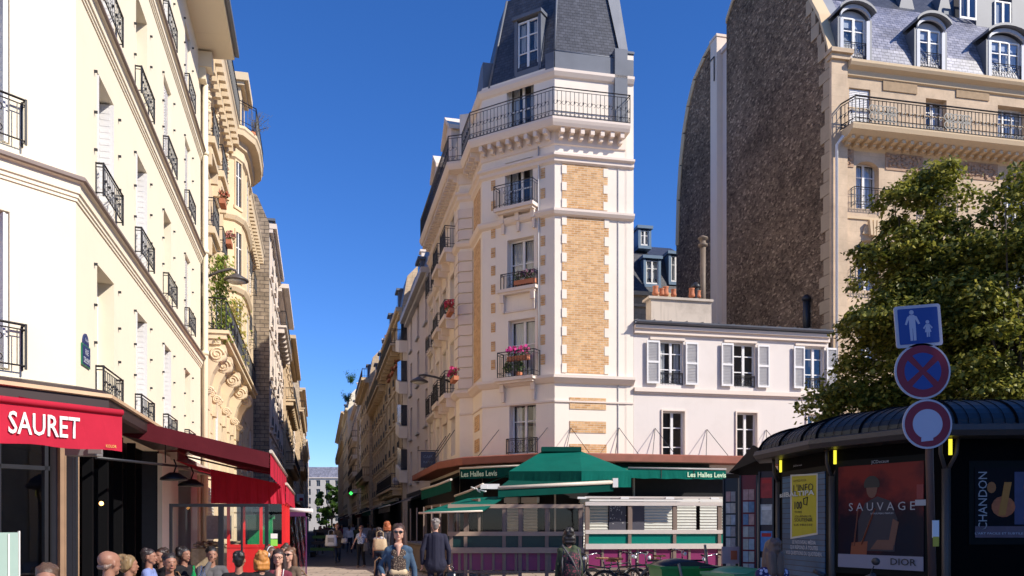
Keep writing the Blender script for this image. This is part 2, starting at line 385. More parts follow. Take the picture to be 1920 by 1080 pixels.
def railing(mb, F, pts, z0, h, style='scroll', sp=.13, rad=.010):
 """pts: (u,w) corners of the railing"""
 for i, p in enumerate(pts):
  mb.box(p[0]-.014, p[0]+.014, p[1]-.014, p[1]+.014, z0, z0 + h + .015)
 for (a, b) in zip(pts[:-1], pts[1:]):
  L = math.hypot(b[0]-a[0], b[1]-a[1])
  d = ((b[0]-a[0]) / L, (b[1]-a[1]) / L)
  P = lambda t: (a[0] + d[0]*t, a[1] + d[1]*t)
  for zz, rr in ((z0 + h, rad*1.8), (z0 + h - .10*min(1, h/.9), rad), (z0 + .05, rad*1.2)) + (((z0 + .05 + .16*h, rad),) if h > .7 else ()):
   mb.tube([(a[0], a[1], zz), (b[0], b[1], zz)], rr, 4, cap=False)
  n = max(1, int(L / sp))
  for k in range(1, n):
   p = P(L * k / n)
   mb.tube([(p[0], p[1], z0 + .05), (p[0], p[1], z0 + h - .1*min(1, h/.9))], rad*.8, 4, cap=False)
   if style == 'scroll':
    q = P(L * (k - .5) / n)
    r = min(sp * .42, .07)
    ring(mb, F, q[0], q[1], z0 + .05 + r, r, rad*.7, 7, du=d)
    ring(mb, F, q[0], q[1], z0 + h*.5, r, rad*.7, 7, a0=(90 if k % 2 else -90), a1=(360 if k % 2 else 180), du=d)
    if k % 2: mb.box(p[0]-.022, p[0]+.022, p[1]-.022, p[1]+.022, z0 + h*.52, z0 + h*.57)
  if style == 'panel' and L > .5:
   c = P(L / 2)
   for s_ in (-1, 1):
    for (dx, dz, r) in ((.10, .62, .09), (.24, .45, .10), (.12, .25, .10), (.34, .68, .06), (.34, .22, .06)):
     q = P(L / 2 + s_ * dx); ring(mb, F, q[0], q[1], z0 + h*dz, r*min(1, h/.8), rad*.9, 8, du=d)
   ring(mb, F, c[0], c[1], z0 + h*.5, .12*min(1, h/.8), rad, 10, du=d)
 return mb
def window(F, parent, u0, u1, z0, z1, rec=.20, cols=2, trans=(.36, .7), fr=.055, curt=0, rail=None, shut=None, fm=None, far=False, surround=0, sill=0, arch=0, wallmat=None, drape=None, label=None, hole=True):
 fm = fm or white_p
 if hole: F.op.append((u0, u1, z0, z1))
 mb = MB(F); w1 = -rec; w0 = w1 - .05
 if far:
  mb.box(u0, u0 + fr, w0, w1, z0, z1); mb.box(u1 - fr, u1, w0, w1, z0, z1)
  mb.box(u0 + fr, u1 - fr, w0, w1, z1 - fr, z1); uc = (u0 + u1) / 2
  mb.box(uc - fr*.6, uc + fr*.6, w0, w1 + .003, z0, z1 - fr)
  mb.m = 1; mb.face([(u0, w0 + .01, z0), (u1, w0 + .01, z0), (u1, w0 + .01, z1), (u0, w0 + .01, z1)])
  if curt:
   mb.m = 2; hh = z0 + (z1 - z0) * (1 - curt)
   mb.face([(u0 + fr, w0 + .016, hh), (u1 - fr, w0 + .016, hh), (u1 - fr, w0 + .016, z1 - fr), (u0 + fr, w0 + .016, z1 - fr)])
  win = mb.build('window', [fm, pane_far, curtain], parent)
  if label: win['label'] = label
 else:
  win = MB(F)
  b = win.box
  b(u0, u0 + fr, w0, w1, z0, z1); b(u1 - fr, u1, w0, w1, z0, z1)
  b(u0 + fr, u1 - fr, w0, w1, z1 - fr, z1); b(u0 + fr, u1 - fr, w0, w1, z0, z0 + fr*1.6)
  n = cols
  W = (u1 - u0 - 2*fr) / n
  for k in range(1, n):
   uc = u0 + fr + W * k; t = fr * (.85 if (k * 2 == n) else .5)
   b(uc - t, uc + t, w0, w1 + .012, z0 + fr*1.6, z1 - fr)
  for t in trans:
   zz = z0 + (z1 - z0) * t; b(u0 + fr, u1 - fr, w0 + .01, w1 - .006, zz - .018, zz + .018)
  if arch:   # curved head: fill the upper corners with wall
   for sgn, ua in ((1, u0), (-1, u1)):
    hw = (u1 - u0) / 2; pts = []
    for i in range(7):
     a = R(90 * i / 6); pts.append((ua + sgn * (hw - hw * math.cos(a)), z1 - arch + arch * math.sin(a)))
    poly = [(ua, z1)] + pts
    poly = [(ua, z1 + .001)] + [(p[0], p[1]) for p in pts]
    if sgn > 0: poly = poly[::-1]
    win.m = 1; win.prism(poly, -rec + .015, -.004); win.m = 0
  wo_ = win.build('window', [fm, wallmat or trim], parent)
  if label: wo_['label'] = label
  g = MB(F); g.face([(u0 + fr, w0 + .02, z0 + fr), (u1 - fr, w0 + .02, z0 + fr), (u1 - fr, w0 + .02, z1 - fr), (u0 + fr, w0 + .02, z1 - fr)])
  g.build('pane', pane_m, wo_)
  bk = MB(F); bk.face([(u0, w0 - .30, z0), (u1, w0 - .30, z0), (u1, w0 - .30, z1), (u0, w0 - .30, z1)]); bk.build('room', room, wo_)
  if curt:
   c = MB(F)
   parts_ = {1: [(0, .45), (.55, 1)], 2: [(0, .28), (.72, 1)], 3: [(.5, 1)], 4: [(0, 1)]}[curt]
   for a0, a1 in parts_:
    ua = u0 + fr + (u1 - u0 - 2*fr) * a0; ub = u0 + fr + (u1 - u0 - 2*fr) * a1; m_ = max(3, int((ub - ua) / .05))
    for i in range(m_):
     x0 = ua + (ub - ua) * i / m_; x1 = ua + (ub - ua) * (i + 1) / m_
     wa, wb = (w0 - .06, w0 - .09) if i % 2 else (w0 - .09, w0 - .06)
     c.face([(x0, wa, z0 + fr), (x1, wb, z0 + fr), (x1, wb, z1 - fr), (x0, wa, z1 - fr)])
   c.build('curtain', curtain, wo_)
  win = wo_
 if surround:
  s = surround; q = MB(F)
  q.box(u0 - s, u0, 0.003, .05, z0, z1 + s); q.box(u1, u1 + s, 0.003, .05, z0, z1 + s); q.box(u0, u1, 0.003, .05, z1, z1 + s)
  q.build('window_surround', wallmat or trim, parent)
 if sill:
  q = MB(F); q.box(u0 - .12, u1 + .12, -.02, sill, z0 - .12, z0 - .005); q.box(u0 - .08, u1 + .08, -.02, sill*.7, z0 - .2, z0 - .12)
  q.build('sill', wallmat or trim, parent)
 if rail:
  r = dict(h=.85, out=.25, ext=.12, style='panel', zb=.02, sp=.11); r.update(rail)
  q = MB(F); a, b_ = u0 - r['ext'], u1 + r['ext']
  railing(q, F, [(a, .0), (a, r['out']), (b_, r['out']), (b_, .0)] if r['out'] > 0.05 else [(u0 + .01, -.05), (u1 - .01, -.05)], z0 + r['zb'], r['h'], r['style'], r['sp'])
  q.build('balcony_railing', iron, parent)
 if shut == 'open':
  for (a, b_) in ((u0 - .06 - (u1 - u0) * .55, u0 - .06), (u1 + .06, u1 + .06 + (u1 - u0) * .55)):
   q = MB(F); hh = z1 - z0
   f_ = .05; wa, wb = .07, .11
   q.box(a, a + f_, wa, wb, z0 + .02, z1 - .02); q.box(b_ - f_, b_, wa, wb, z0 + .02, z1 - .02)
   for zz in (z0 + .02, z0 + hh*.48, z1 - .09): q.box(a + f_, b_ - f_, wa, wb, zz, zz + .07)
   n = int(hh / .062)
   for i in range(n):
    zz = z0 + .1 + (hh - .2) * i / n
    q.face([(a + f_, wa + .004, zz), (b_ - f_, wa + .004, zz), (b_ - f_, wb - .002, zz + .035), (a + f_, wb - .002, zz + .035)][::-1])
   q.box(a + f_, b_ - f_, wa, wa + .003, z0 + .05, z1 - .05)
   q.build('shutter', white_p, parent)
 elif shut == 'reveal':     # narrow folded shutters standing in the reveal
  for sgn, ua in ((1, u0), (-1, u1)):
   q = MB(F)
   for k in range(2):
    a = ua + sgn * (.012 + k * .045)
    q.box(a, a + sgn * .03, -rec + .02, -.02 + .03 * k, z0 + .03, z1 - .03)
    for i in range(int((z1 - z0) / .11)):
     zz = z0 + .12 + i * .11
     q.box(a + sgn * .03, a + sgn * .034, -rec + .05, -.05, zz, zz + .05)
   q.build('shutter', white_p, parent)
 elif shut == 'closed':
  q = MB(F); a, b_ = u0 + .02, u1 - .02; m_ = int((z1 - z0) / .07); uc = (a + b_) / 2
  q.box(a, b_, -.10, -.08, z0 + .02, z1 - .02)
  for i in range(m_):
   zz = z0 + .06 + (z1 - z0 - .12) * i / m_; q.box(a + .04, uc - .02, -.08, -.062, zz, zz + .03); q.box(uc + .02, b_ - .04, -.08, -.062, zz, zz + .03)
  q.build('shutter', white_p, parent)
 return win
def core(poly, z0, z1, parent, inset=.55, mat=None, name='inner_wall'):
 """dark body behind the facades, blocks light; poly plan points"""
 c = Vector((sum(p[0] for p in poly) / len(poly), sum(p[1] for p in poly) / len(poly)))
 n = len(poly); P = [Vector(p[:2]) for p in poly]; out = []
 area = sum(P[i].x * P[(i+1) % n].y - P[(i+1) % n].x * P[i].y for i in range(n))
 sg = 1 if area > 0 else -1
 for i in range(n):
  d0 = (P[i] - P[i-1]).normalized(); d1 = (P[(i+1) % n] - P[i]).normalized()
  n0 = Vector((-d0.y, d0.x)) * sg; n1 = Vector((-d1.y, d1.x)) * sg
  m = (n0 + n1) / max(.3, 1 + n0.dot(n1)); out.append(P[i] + m * inset)
 mb = MB(); mb.plan([(p.x, p.y) for p in out][::(1 if sg > 0 else -1)], z0, z1)
 return mb.build(name, mat or dark_in, parent)
def pot(mb, x, y, z, r=.1, h=.32, m=0):
 mb.lathe((x, y, z), [(r*.85, 0), (r, h*.2), (r*.8, h*.5), (r*.8, h*.9), (r*.95, h)], 10); return mb
def chimney(parent, x0, y0, dx, dy, lx, ly, z0, z1, n=3, mat=None, name='chimney'):
 F = Frame((x0, y0), (dx, dy), 1)
 mb = MB(F); mb.box(0, lx, -ly, 0, z0, z1); mb.box(-.08, lx + .08, -ly - .08, .08, z1, z1 + .16)
 c = mb.build(name, mat or trim, parent)
 for k in range(n):
  q = MB(); p = F.p(lx * (k + .5) / n, -ly / 2, z1 + .16); pot(q, p.x, p.y, p.z, .12, .42); q.build('chimney_pot', terra, c)
 return c
def flowers(name, label, x, y, z, L=.8, col=(.5, .02, .08), d=(1, 0), group=None, trail=0, seed=1):
 rnd = random.Random(seed); F = Frame((x, y), d, 1)
 t = thing(name, label, 'flower box' if name == 'flower_box' else 'plant', (x, y, z), 0, group)
 mb = MB(F); mb.box(-L/2, L/2, -.09, .09, z, z + .16); mb.build('planter', terra, t)
 g = MB(F)
 for i in range(int(150 * L)):
  u = rnd.uniform(-L/2, L/2); w = rnd.uniform(-.14, .16); zz = z + .14 + rnd.random() * .26
  if trail and rnd.random() < .5: zz = z + .2 - rnd.random() * trail; w = rnd.uniform(.08, .22)
  s = rnd.uniform(.03, .055); a = rnd.random() * 6.28
  g.face([(u, w, zz), (u + s*math.cos(a), w + s*math.sin(a), zz + s*.3), (u + s*.3, w + s*.2, zz + s), (u - s*.5, w, zz + s*.6)])
 g.build('leaves', MAT['plant_leaf'], t)
 fl = MB(F)
 for i in range(int(70 * L)):
  u = rnd.uniform(-L/2, L/2); w = rnd.uniform(-.1, .2); zz = z + .28 + rnd.random() * .2; s = rnd.uniform(.03, .05)
  a = rnd.random() * 3
  fl.face([(u - s*math.cos(a), w - s*math.sin(a), zz - s), (u + s*math.cos(a), w + s*math.sin(a), zz - s), (u + s*math.cos(a), w + s*math.sin(a), zz + s), (u - s*math.cos(a), w - s*math.sin(a), zz + s)])
 fl.build('flowers', plain('petals_%d' % int(col[0]*100 + col[2]*10), col, rough=.7, var=.3), t)
 return t
foliage('plant_leaf', (.03, .07, .015), (.06, .13, .025), (.12, .20, .05))
FONT_CACHE = {}
def text_mesh(name, txt, p, d, h, mat, parent, thick=.004, n=None, width=None, align='LEFT', bold=0.0, slant=0.0):
 """flat lettering standing on a surface: p = lower-left point, d = direction of reading, n = outward"""
 cu = bpy.data.curves.new(name, 'FONT'); cu.body = txt; cu.size = 1.0; cu.extrude = 0.0; cu.offset = bold; cu.align_x = align; cu.shear = slant; cu.resolution_u = 2
 ob = bpy.data.objects.new(name, cu); COL.objects.link(ob)
 dg = bpy.context.evaluated_depsgraph_get(); me = bpy.data.meshes.new_from_object(ob.evaluated_get(dg))
 bpy.data.objects.remove(ob); bpy.data.curves.remove(cu)
 xs = [v.co.x for v in me.vertices]; ys = [v.co.y for v in me.vertices]
 w0 = max(xs) - min(xs); capn = .72
 s = h / capn; sx_ = s if width is None else width / w0
 dv = Vector(d).normalized(); up = Vector((0, 0, 1))
 if n is None: nv = dv.cross(up)
 else: nv = Vector(n).normalized(); up = nv.cross(dv)
 x0 = min(xs) if align == 'LEFT' else 0
 P = Vector(p); off = wloc(parent) if parent is not None else Vector((0, 0, 0))
 for v in me.vertices:
  v.co = P + dv * ((v.co.x - x0) * sx_) + up * (v.co.y * s) + nv * thick - off
 me.materials.clear(); me.materials.append(mat)
 o = bpy.data.objects.new(name, me); COL.objects.link(o)
 if parent is not None: o.parent = parent
 return o
# ================================================================ plan of the place
SD = Vector((-.2357, 1)).normalized()          # direction of the receding street
K0 = Vector((4.365, 29.59)); K1 = Vector((1.506, 29.0)); K2 = Vector((-1.112, 30.57)); K3 = Vector((-1.534, 32.36)); K4 = Vector((-2.07, 32.5))
BD = (K0 - K1).normalized()                    # direction of the sunny frontage
def on_line(c, Y): return Vector((c - .2357 * Y, Y))
# ---------------------------------------------------------------- ground
def ground():
 m, n, b = _new('stone_paving'); b.inputs['Roughness'].default_value = .8
 geo = n.nodes.new('ShaderNodeNewGeometry'); mp = n.nodes.new('ShaderNodeMapping'); mp.inputs['Rotation'].default_value = (0, 0, R(-4)); n.links.new(geo.outputs['Position'], mp.inputs[0])
 br = n.nodes.new('ShaderNodeTexBrick'); br.inputs['Scale'].default_value = 1; br.inputs['Brick Width'].default_value = 1.1; br.inputs['Row Height'].default_value = .55; br.inputs['Mortar Size'].default_value = .02
 br.inputs['Color1'].default_value = rgba((.38, .30, .24)); br.inputs['Color2'].default_value = rgba((.46, .37, .30)); br.inputs['Mortar'].default_value = rgba((.1, .085, .07)); n.links.new(mp.outputs[0], br.inputs['Vector'])
 no = n.nodes.new('ShaderNodeTexNoise'); no.inputs['Scale'].default_value = .8; no.inputs['Detail'].default_value = 8; n.links.new(geo.outputs['Position'], no.inputs['Vector'])
 mx = n.nodes.new('ShaderNodeMix'); mx.data_type = 'RGBA'; mx.blend_type = 'MULTIPLY'; mx.inputs['Factor'].default_value = 1
 rm = n.nodes.new('ShaderNodeMapRange'); rm.inputs['From Min'].default_value = .3; rm.inputs['From Max'].default_value = .7; rm.inputs['To Min'].default_value = .65; rm.inputs['To Max'].default_value = 1.15; n.links.new(no.outputs['Fac'], rm.inputs['Value'])
 n.links.new(br.outputs['Color'], mx.inputs['A']); n.links.new(rm.outputs[0], mx.inputs['B']); n.links.new(mx.outputs['Result'], b.inputs['Base Color'])
 MAT['stone_paving'] = m
 asphalt = plain('asphalt', (.055, .052, .052), rough=.85, var=.3, scale=3, bump=.3)
 g = MB(); g.face([(-600, -300, -.12), (600, -300, -.12), (600, 900, -.12), (-600, 900, -.12)]); g.build('ground', asphalt, kind='structure')
 p = MB(); p.box(-40, 40, -30, 34, -.1, 0); p.build('plaza_paving', m, kind='structure')
 a = on_line(-3.3, 34.05);
 q = MB()
 l = [on_line(-3.4, 34.02), on_line(5.4, 34.02), on_line(5.4, 260), on_line(-3.4, 260)]
 q.plan([(v.x, v.y) for v in l], -.1, -.004); q.build('street_paving', asphalt, kind='structure')
 k = MB(); k.box(-9, -1.2, 33.3, 33.5, 0, .012); k.build('gutter_strip', plain('kerb_granite', (.16, .14, .13), rough=.7), kind='structure')
ground()
# ---------------------------------------------------------------- white corner building with yellow brick panels
def middle_building():
 t = thing('corner_building', 'tall narrow white corner building with yellow brick panels, wrapped iron balcony and slate mansard', 'building', (1.5, 31, 0))
 A = Frame(K1, BD); B = Frame(K2, K1 - K2); C = Frame(K3, K2 - K3); D = Frame(K4, K3 - K4)
 E = Frame(on_line(5.6 - .0, 41.0), K4 - on_line(5.6, 41.0))
 LE = (K4 - on_line(5.6, 41.0)).length; LA = (K0 - K1).length; LB = (K1 - K2).length; LC = (K2 - K3).length; LD = (K3 - K4).length
 path = [tuple(on_line(5.6, 41.0)), tuple(K4), tuple(K3), tuple(K2), tuple(K1), tuple(K0)]
 ZB = 15.9; ZT = 17.95; pathc = path[:5] + [tuple(K0 - BD * .30)]
 # sunny brick face: openings none; window face
 def BW(x0, x1, yt, yb, **k):
  u0, _ = B.uz(x0, yb); u1, z0 = B.uz(x1, yb); z1 = B.z((x0 + x1) / 2, yt); z0 = B.z((x0 + x1) / 2, yb)
  return window(B, t, u0, u1, z0, z1, **k)
 BW(950, 1001, 150, 240, curt=2, trans=(.45,), rec=.26)
 BW(947, 999, 300, 398, curt=2, rail=dict(h=.92, out=.42, ext=.22), trans=(.5,), rec=.26)
 BW(951, 1001, 446, 546, curt=1, rail=dict(h=.62, out=.22, ext=.14, sp=.12), trans=(.55,), rec=.26)
 BW(953, 1003, 598, 712, curt=1, rail=dict(h=.95, out=.42, ext=.2, style='panel'), trans=(.6,), rec=.26)
 BW(955, 1005, 756, 852, curt=2, rail=dict(h=.55, out=.12, ext=.05, sp=.12), trans=(.66,), rec=.26)
 wall(A, 0, LA, 0, ZT, white_r, t); wall(B, 0, LB, 0, ZT, white_r, t, reveal=.26); wall(C, 0, LC, 0, ZT, white_r, t); wall(D, 0, LD, 0, ZT, white_r, t)
 # street side windows
 cols = [1.0, 3.2, 5.4, 7.4]
 fl = [(4.6, 6.3), (7.05, 9.3), (10.25, 12.3), (12.95, 15.0)]
 for i, c in enumerate(cols):
  u = LE - c - 1.15
  for j, (a, b) in enumerate(fl):
   if j == 0: window(E, t, u, u + 1.1, a, b, curt=4 if i % 2 else 1, wallmat=white_r, arch=.35 if i == 0 else 0)
   else: window(E, t, u, u + 1.05, a, b, curt=[1, 3, 2, 4][(i + j) % 4], rail=dict(h=.9 if j != 2 else .6, out=.45 if i in (0, 1) else .25, ext=.15), surround=.12, sill=.2 if i > 1 else 0, wallmat=white_r)
   if j > 0 and i < 2:
    q = MB(E); q.box(u - .3, u + 1.35, 0, .5, a - .2, a - .01); q.box(u - .22, u - .08, 0, .4, a - .55, a - .2); q.box(u + 1.13, u + 1.27, 0, .4, a - .55, a - .2)
    q.prism([(u - .2, a - .9), (u + 1.25, a - .9), (u + 1.2, a - .25), (u - .15, a - .25)], .003, .07)
    q.build('balcony_slab', trim, t)
  if i > 0:
   q = MB(E); q.box(u - .75, u - .35 + 0, 0, .09, 4.4, 15.2) if i < 3 else q.box(u - .6, u - .3, 0, .09, 4.4, 15.2); q.build('pilaster', trim, t)
 window(E, t, LE - 2.0, LE - 1.1, 16.2, 17.9, rec=.2, curt=2)
 wall(E, 0, LE, 0, 17.2, white_r, t)
 core([tuple(p) for p in path] + [tuple(K0 + SD * 12), ], 0, 17.5, t, inset=.62)
 # party wall to the right, plain
 P = Frame(K0, SD, 1); q = MB(P); q.box(0, 12, -.3, 0, 0, 17.6); q.build('party_wall', white_r, t)
 # courses and cornices
 q = MB(); q.sweep(path, [(0, 6.72), (.10, 6.76), (.24, 6.90), (.24, 7.0), (.05, 7.04), (0, 7.05)]); q.sweep(path[1:], [(0, 6.05), (.05, 6.06), (.05, 6.12), (0, 6.13)]); q.build('string_course', trim, t)
 q = MB(); q.sweep(path[2:], [(0, 12.62), (.12, 12.68), (.18, 12.78), (.18, 12.86), (0, 12.9)]); q.sweep(path[:3], [(0, 12.62), (.12, 12.68), (.18, 12.78), (.18, 12.86), (0, 12.9)]); q.build('string_course', trim, t)
 q = MB(); q.sweep(path, [(0, 14.48), (.10, 14.55), (.10, 14.66), (.2, 14.72), (.2, 14.8), (0, 14.84)], caps=True); q.build('string_course', trim, t)
 q = MB(); q.sweep(pathc, [(0, 15.14), (.06, 15.17), (.06, 15.6), (.46, 15.6), (.52, 15.7), (.56, 15.80), (.56, 15.88), (0, 15.90)]); q.build('cornice', trim, t)
 q = MB()
 for F, L in ((A, LA), (B, LB), (E, LE), (C, LC)):
  n = int(L / .34); q.fr = F
  for k in range(n):
   u = L * (k + .5) / n; (None if F is A and u > LA - .35 else (q.box(u - .07, u + .07, .05, .42, 15.42, 15.6), q.box(u - .07, u + .07, .05, .24, 15.30, 15.42)))
  q.cut('cornice_dentils', trim, t)
 q.build('cornice_dentils', trim, t)
 # wrapped balcony railing
 q = MB()
 offp = []
 PP = [Vector(p) for p in pathc]
 for i in range(len(PP)):
  ds = []
  if i > 0: ds.append((PP[i] - PP[i-1]).normalized())
  if i < len(PP) - 1: ds.append((PP[i+1] - PP[i]).normalized())
  ns = [Vector((d.y, -d.x)) for d in ds]; m = ns[0] if len(ns) == 1 else (ns[0] + ns[1]) / max(.25, 1 + ns[0].dot(ns[1]))
  o = PP[i] + m * .5; offp.append((o.x, o.y))
 offp.append((offp[-1][0] + .6 * -BD.y * 0 + 0, offp[-1][1] + .62)) if False else None
 railing(q, XYF, offp, 15.88, 1.02, 'scroll', .15, .012)
 e = PP[-1] ; railing(q, XYF, [offp[-1], (e.x - .05, e.y)], 15.88, 1.02, 'scroll', .15, .012)
 q.build('balcony_railing', iron, t)
 # brick panels with toothed stone quoins on the sunny face
 def bp(x0, x1, yt, yb, teeth=True):
  u0 = A.u(x0); u1 = A.u(x1); xm = (x0 + x1) / 2; z1 = A.z(xm, yt); z0 = A.z(xm, yb)
  m = MB(A); m.box(u0, u1, .004, .02, z0, z1); m.build('brick_panel', brick, t)
  if teeth:
   s = MB(A); n = max(2, round((z1 - z0) / .32)); hh = (z1 - z0) / n
   for k in range(n):
    d = .0 if k % 2 else .16
    za, zb = z0 + hh * k, z0 + hh * (k + 1)
    if d: s.box(u0 - .012, u0 + d, .021, .035, za, zb); s.box(u1 - d, u1 + .012, .021, .035, za, zb)
   s.build('quoin', white_r, t)
 bp(1054, 1139, 298, 392); bp(1054, 1141, 408, 700)
 bp(1068, 1136, 746, 768, False); bp(1068, 1136, 790, 812, False); bp(1068, 1137, 833, 850, False)
 q = MB(A)      # thin raised frame round the panels
 ur = A.u(1158)
 q.box(ur, ur + .03, .002, .03, 4.2, 12.6); q.box(ur, ur + .03, .002, .03, 12.92, 14.5); q.build('moulding', grey_p, t)
 # small brick blocks beside the windows
 m = MB(B)
 for x, ys in ((925, (348, 386, 438, 474, 508, 543, 578, 614, 650, 684)), (1018, (325, 363, 415, 452, 488, 524, 563, 600, 637, 674))):
  for y in ys: u, z = B.uz(x, y); m.box(u - .09, u + .09, .004, .018, z - .18, z + .18); m.cut('brick_block', brick, t)
 u0, u1 = C.u(888.5) if False else 0.35, LC - .25
 m = MB(C)
 for a_, b_, c_, d_ in ((.25, LC - .3, 7.25, 12.5), (.25, LC - .3, 12.95, 14.4), (.4, LC - .5, 5.3, 5.9), (.4, LC - .5, 4.5, 5.0)): m.box(a_, b_, .004, .02, c_, d_); m.cut('brick_panel', brick, t)
 # banded pier next to the street side
 m = MB(D)
 for k in range(18):
  z = 7.1 + k * .42
  if k == 13: m.cut('banded_pier', trim, t)
  if z + .38 < 14.4 and not (12.5 < z + .2 < 12.95): m.box(-.0, LD, .004, .07, z, z + .36)
 m.cut('banded_pier', trim, t)
 m = MB(E)
 for k in range(18):
  z = 7.1 + k * .42
  if k == 13: m.cut('banded_pier', trim, t)
  if z + .38 < 14.4 and not (12.5 < z + .2 < 12.95): m.box(LE - .75, LE, .004, .07, z, z + .36)
 m.cut('banded_pier', trim, t)
 # brackets under window balconies on the window face
 q = MB(B)
 for yb in (398, 546, 712):
  ua, z = B.uz(940, yb); ub, _ = B.uz(1008, yb)
  q.box(ua - .05, ub + .05, 0, .46 if yb != 546 else .26, z - .14, z - .02); q.box(ua + .02, ub - .02, 0, .36 if yb != 546 else .2, z - .22, z - .14)
  if yb == 546:
   q.box(ua + .12, ub - .12, .003, .05, z - .85, z - .78); q.box(ua + .12, ua + .17, .003, .05, z - .78, z - .3); q.box(ub - .17, ub - .12, .003, .05, z - .78, z - .3)
  for uu in (ua + .12, ub - .12) + (((ua + ub) / 2,) if yb == 398 else ()):
   q.prism([(uu - .07, z - .22), (uu - .05, z - .85), (uu + .05, z - .85), (uu + .07, z - .22)], 0, .12)
   q.box(uu - .08, uu + .08, .12, .2, z - .5, z - .22)
  q.cut('balcony_slab', trim, t)
 q = MB(B); u = B.u(1011); q.tube([(u, .06, 6.9), (u, .06, 15.2)], .03, 6); q.build('drainpipe', grey_p, t)
 q = MB(B)
 for x0, x1, y0, y1 in ((943, 949, 149, 236), (1000, 1003, 149, 236)): pass
 # attic: zinc band, slate mansard, dormer
 zc = 17.78
 q = MB(); q.sweep(path[2:], [(0, 17.5), (.08, 17.55), (.16, 17.68), (.16, 17.78), (0, 17.8)]); q.build('cornice', trim, t)
 q = MB(); q.sweep(path[4:], [(.02, 17.8), (.05, 17.82), (.05, 18.42), (-.25, 18.5)]);
 q.sweep([tuple(K1 - (K1 - K2).normalized() * .35), tuple(K1)], [(.02, 17.8), (.05, 17.82), (.05, 18.42), (-.25, 18.5)]); q.build('zinc_band', zinc, t)
 # mansard: base at the walls, top pulled in
 zb, zt = 17.85, 21.4
 E0 = on_line(5.6, 41.0)
 def inward(i, ring_, m):
  P0, P1, P2 = ring_[i-1], ring_[i], ring_[(i+1) % len(ring_)]
  d0 = (P1 - P0).normalized(); d1 = (P2 - P1).normalized(); n0 = Vector((-d0.y, d0.x)); n1 = Vector((-d1.y, d1.x))
  return P1 + (n0 + n1) / max(.3, 1 + n0.dot(n1)) * m
 base = [Vector(K0) - BD * .35, Vector(K1), Vector(K2) + (K1 - K2) * .10, Vector(K2) + (K1 - K2) * .10 + SD * 2.6, Vector(K0) + SD * 3.2 - BD * .35]
 rr = base[::-1]
 tops = [inward(len(base) - 1 - i, rr, -.75) for i in range(len(base))]
 if (tops[1] - Vector((1, 34))).length > (base[1] - Vector((1, 34))).length: tops = [inward(len(base) - 1 - i, rr, .75) for i in range(len(base))]
 tops[0] = base[0] + Vector((-BD.y, BD.x)) * .75 - BD * .35; tops[4] = tops[4] - BD * .1
 def mans(zb_list, zt, mat):
  m = MB(); n = len(base)
  for i in range(n):
   j = (i + 1) % n; a, b, c, d = base[i], base[j], tops[j], tops[i]; L = (b - a).length; H = math.hypot(zt - zb, (c - b).length)
   m.face([(b.x, b.y, zb_list[j]), (a.x, a.y, zb_list[i]), (d.x, d.y, zt), (c.x, c.y, zt)], [(L, 0), (0, 0), (0, H), (L, H)], raw=True)
  m.face([(p.x, p.y, zt) for p in tops][::-1], raw=True)
  return m.build('roof', mat, t)
 mans([17.85] * 5, zt, slate)
 q = MB(); lo = [Vector(K3) + SD * .2, Vector(K4) + SD * .5, E0, Vector(K0) + SD * 11.5, Vector(K0) + SD * .5 - BD * .3]; hi = [lo[0] + BD * 1.3, lo[1] + BD * 1.5, lo[2] + BD * 1.6, lo[3] - BD * 1.0, lo[4] - BD * .5]
 for i in range(5):
  j = (i + 1) % 5; a_, b_, c_, d_ = lo[i], lo[j], hi[j], hi[i]; l_ = (b_ - a_).length; q.face([(a_.x, a_.y, 17.1), (b_.x, b_.y, 17.1), (c_.x, c_.y, 19.2), (d_.x, d_.y, 19.2)], [(0, 0), (l_, 0), (l_, 2.6), (0, 2.6)], raw=True)
 q.face([(p_.x, p_.y, 19.2) for p_ in hi], raw=True); q.build('roof', slate, t)
 CF = Frame(K2, K3 - K2, -1) if Frame(K2, K3 - K2, 1).n.x > 0 else Frame(K2, K3 - K2, 1); q = MB(CF); q.prism([(.1, 17.8), (LC + .1, 17.8), (LC + .1, 18.1), (.5, 19.0), (.1, 19.0)], -.9, -.05); q.build('parapet', zinc, t)
 q = MB(); q.sweep(path[3:], [(-.05, 17.82), (.02, 17.82), (.02, 17.86), (-.05, 17.9)]);
 q.tube([(base[0].x, base[0].y, 18.46), (base[1].x, base[1].y, 18.46)], .035, 6); q.tube([(base[1].x, base[1].y, 18.5), (tops[1].x, tops[1].y, zt)], .04, 5)
 q.tube([(base[2].x, base[2].y, 17.85), (tops[2].x, tops[2].y, zt)], .05, 5)
 q.build('ridge_flashing', zinc, t)
 # zinc rake on the right and the zinc clad chimney stack
 q = MB(); a = Vector((K0.x - .42, K0.y)); b = Vector((tops[0].x + .05, tops[0].y))
 q.face([(a.x - .0, a.y - .06, 18.35), (a.x + .3, a.y - .02, 18.35), (b.x + .3, b.y - .05, zt), (b.x - .15, b.y - .09, zt)], raw=True)
 q.face([(a.x + .3, a.y - .02, 18.35), (a.x + .3, a.y + 5, 18.35), (b.x + .3, b.y + 5, zt), (b.x + .3, b.y - .05, zt)], raw=True)
 q.build('zinc_rake', zinc_lt, t)
 S = Frame(K0, BD); q = MB(S); q.box(-.74, -.27, -.5, .16, 15.9, 18.72); q.box(-.27, 0.0, -11, .0, 15.2, 18.66); q.box(-.32, .03, -11, .04, 18.66, 18.74);
 q.build('chimney_stack', zinc, t)
 S = Frame(K0, BD); q = MB(S); q.box(-.26, .01, -11, .012, 4.0, 18.6); q.build('party_wall_end', white_r, t)
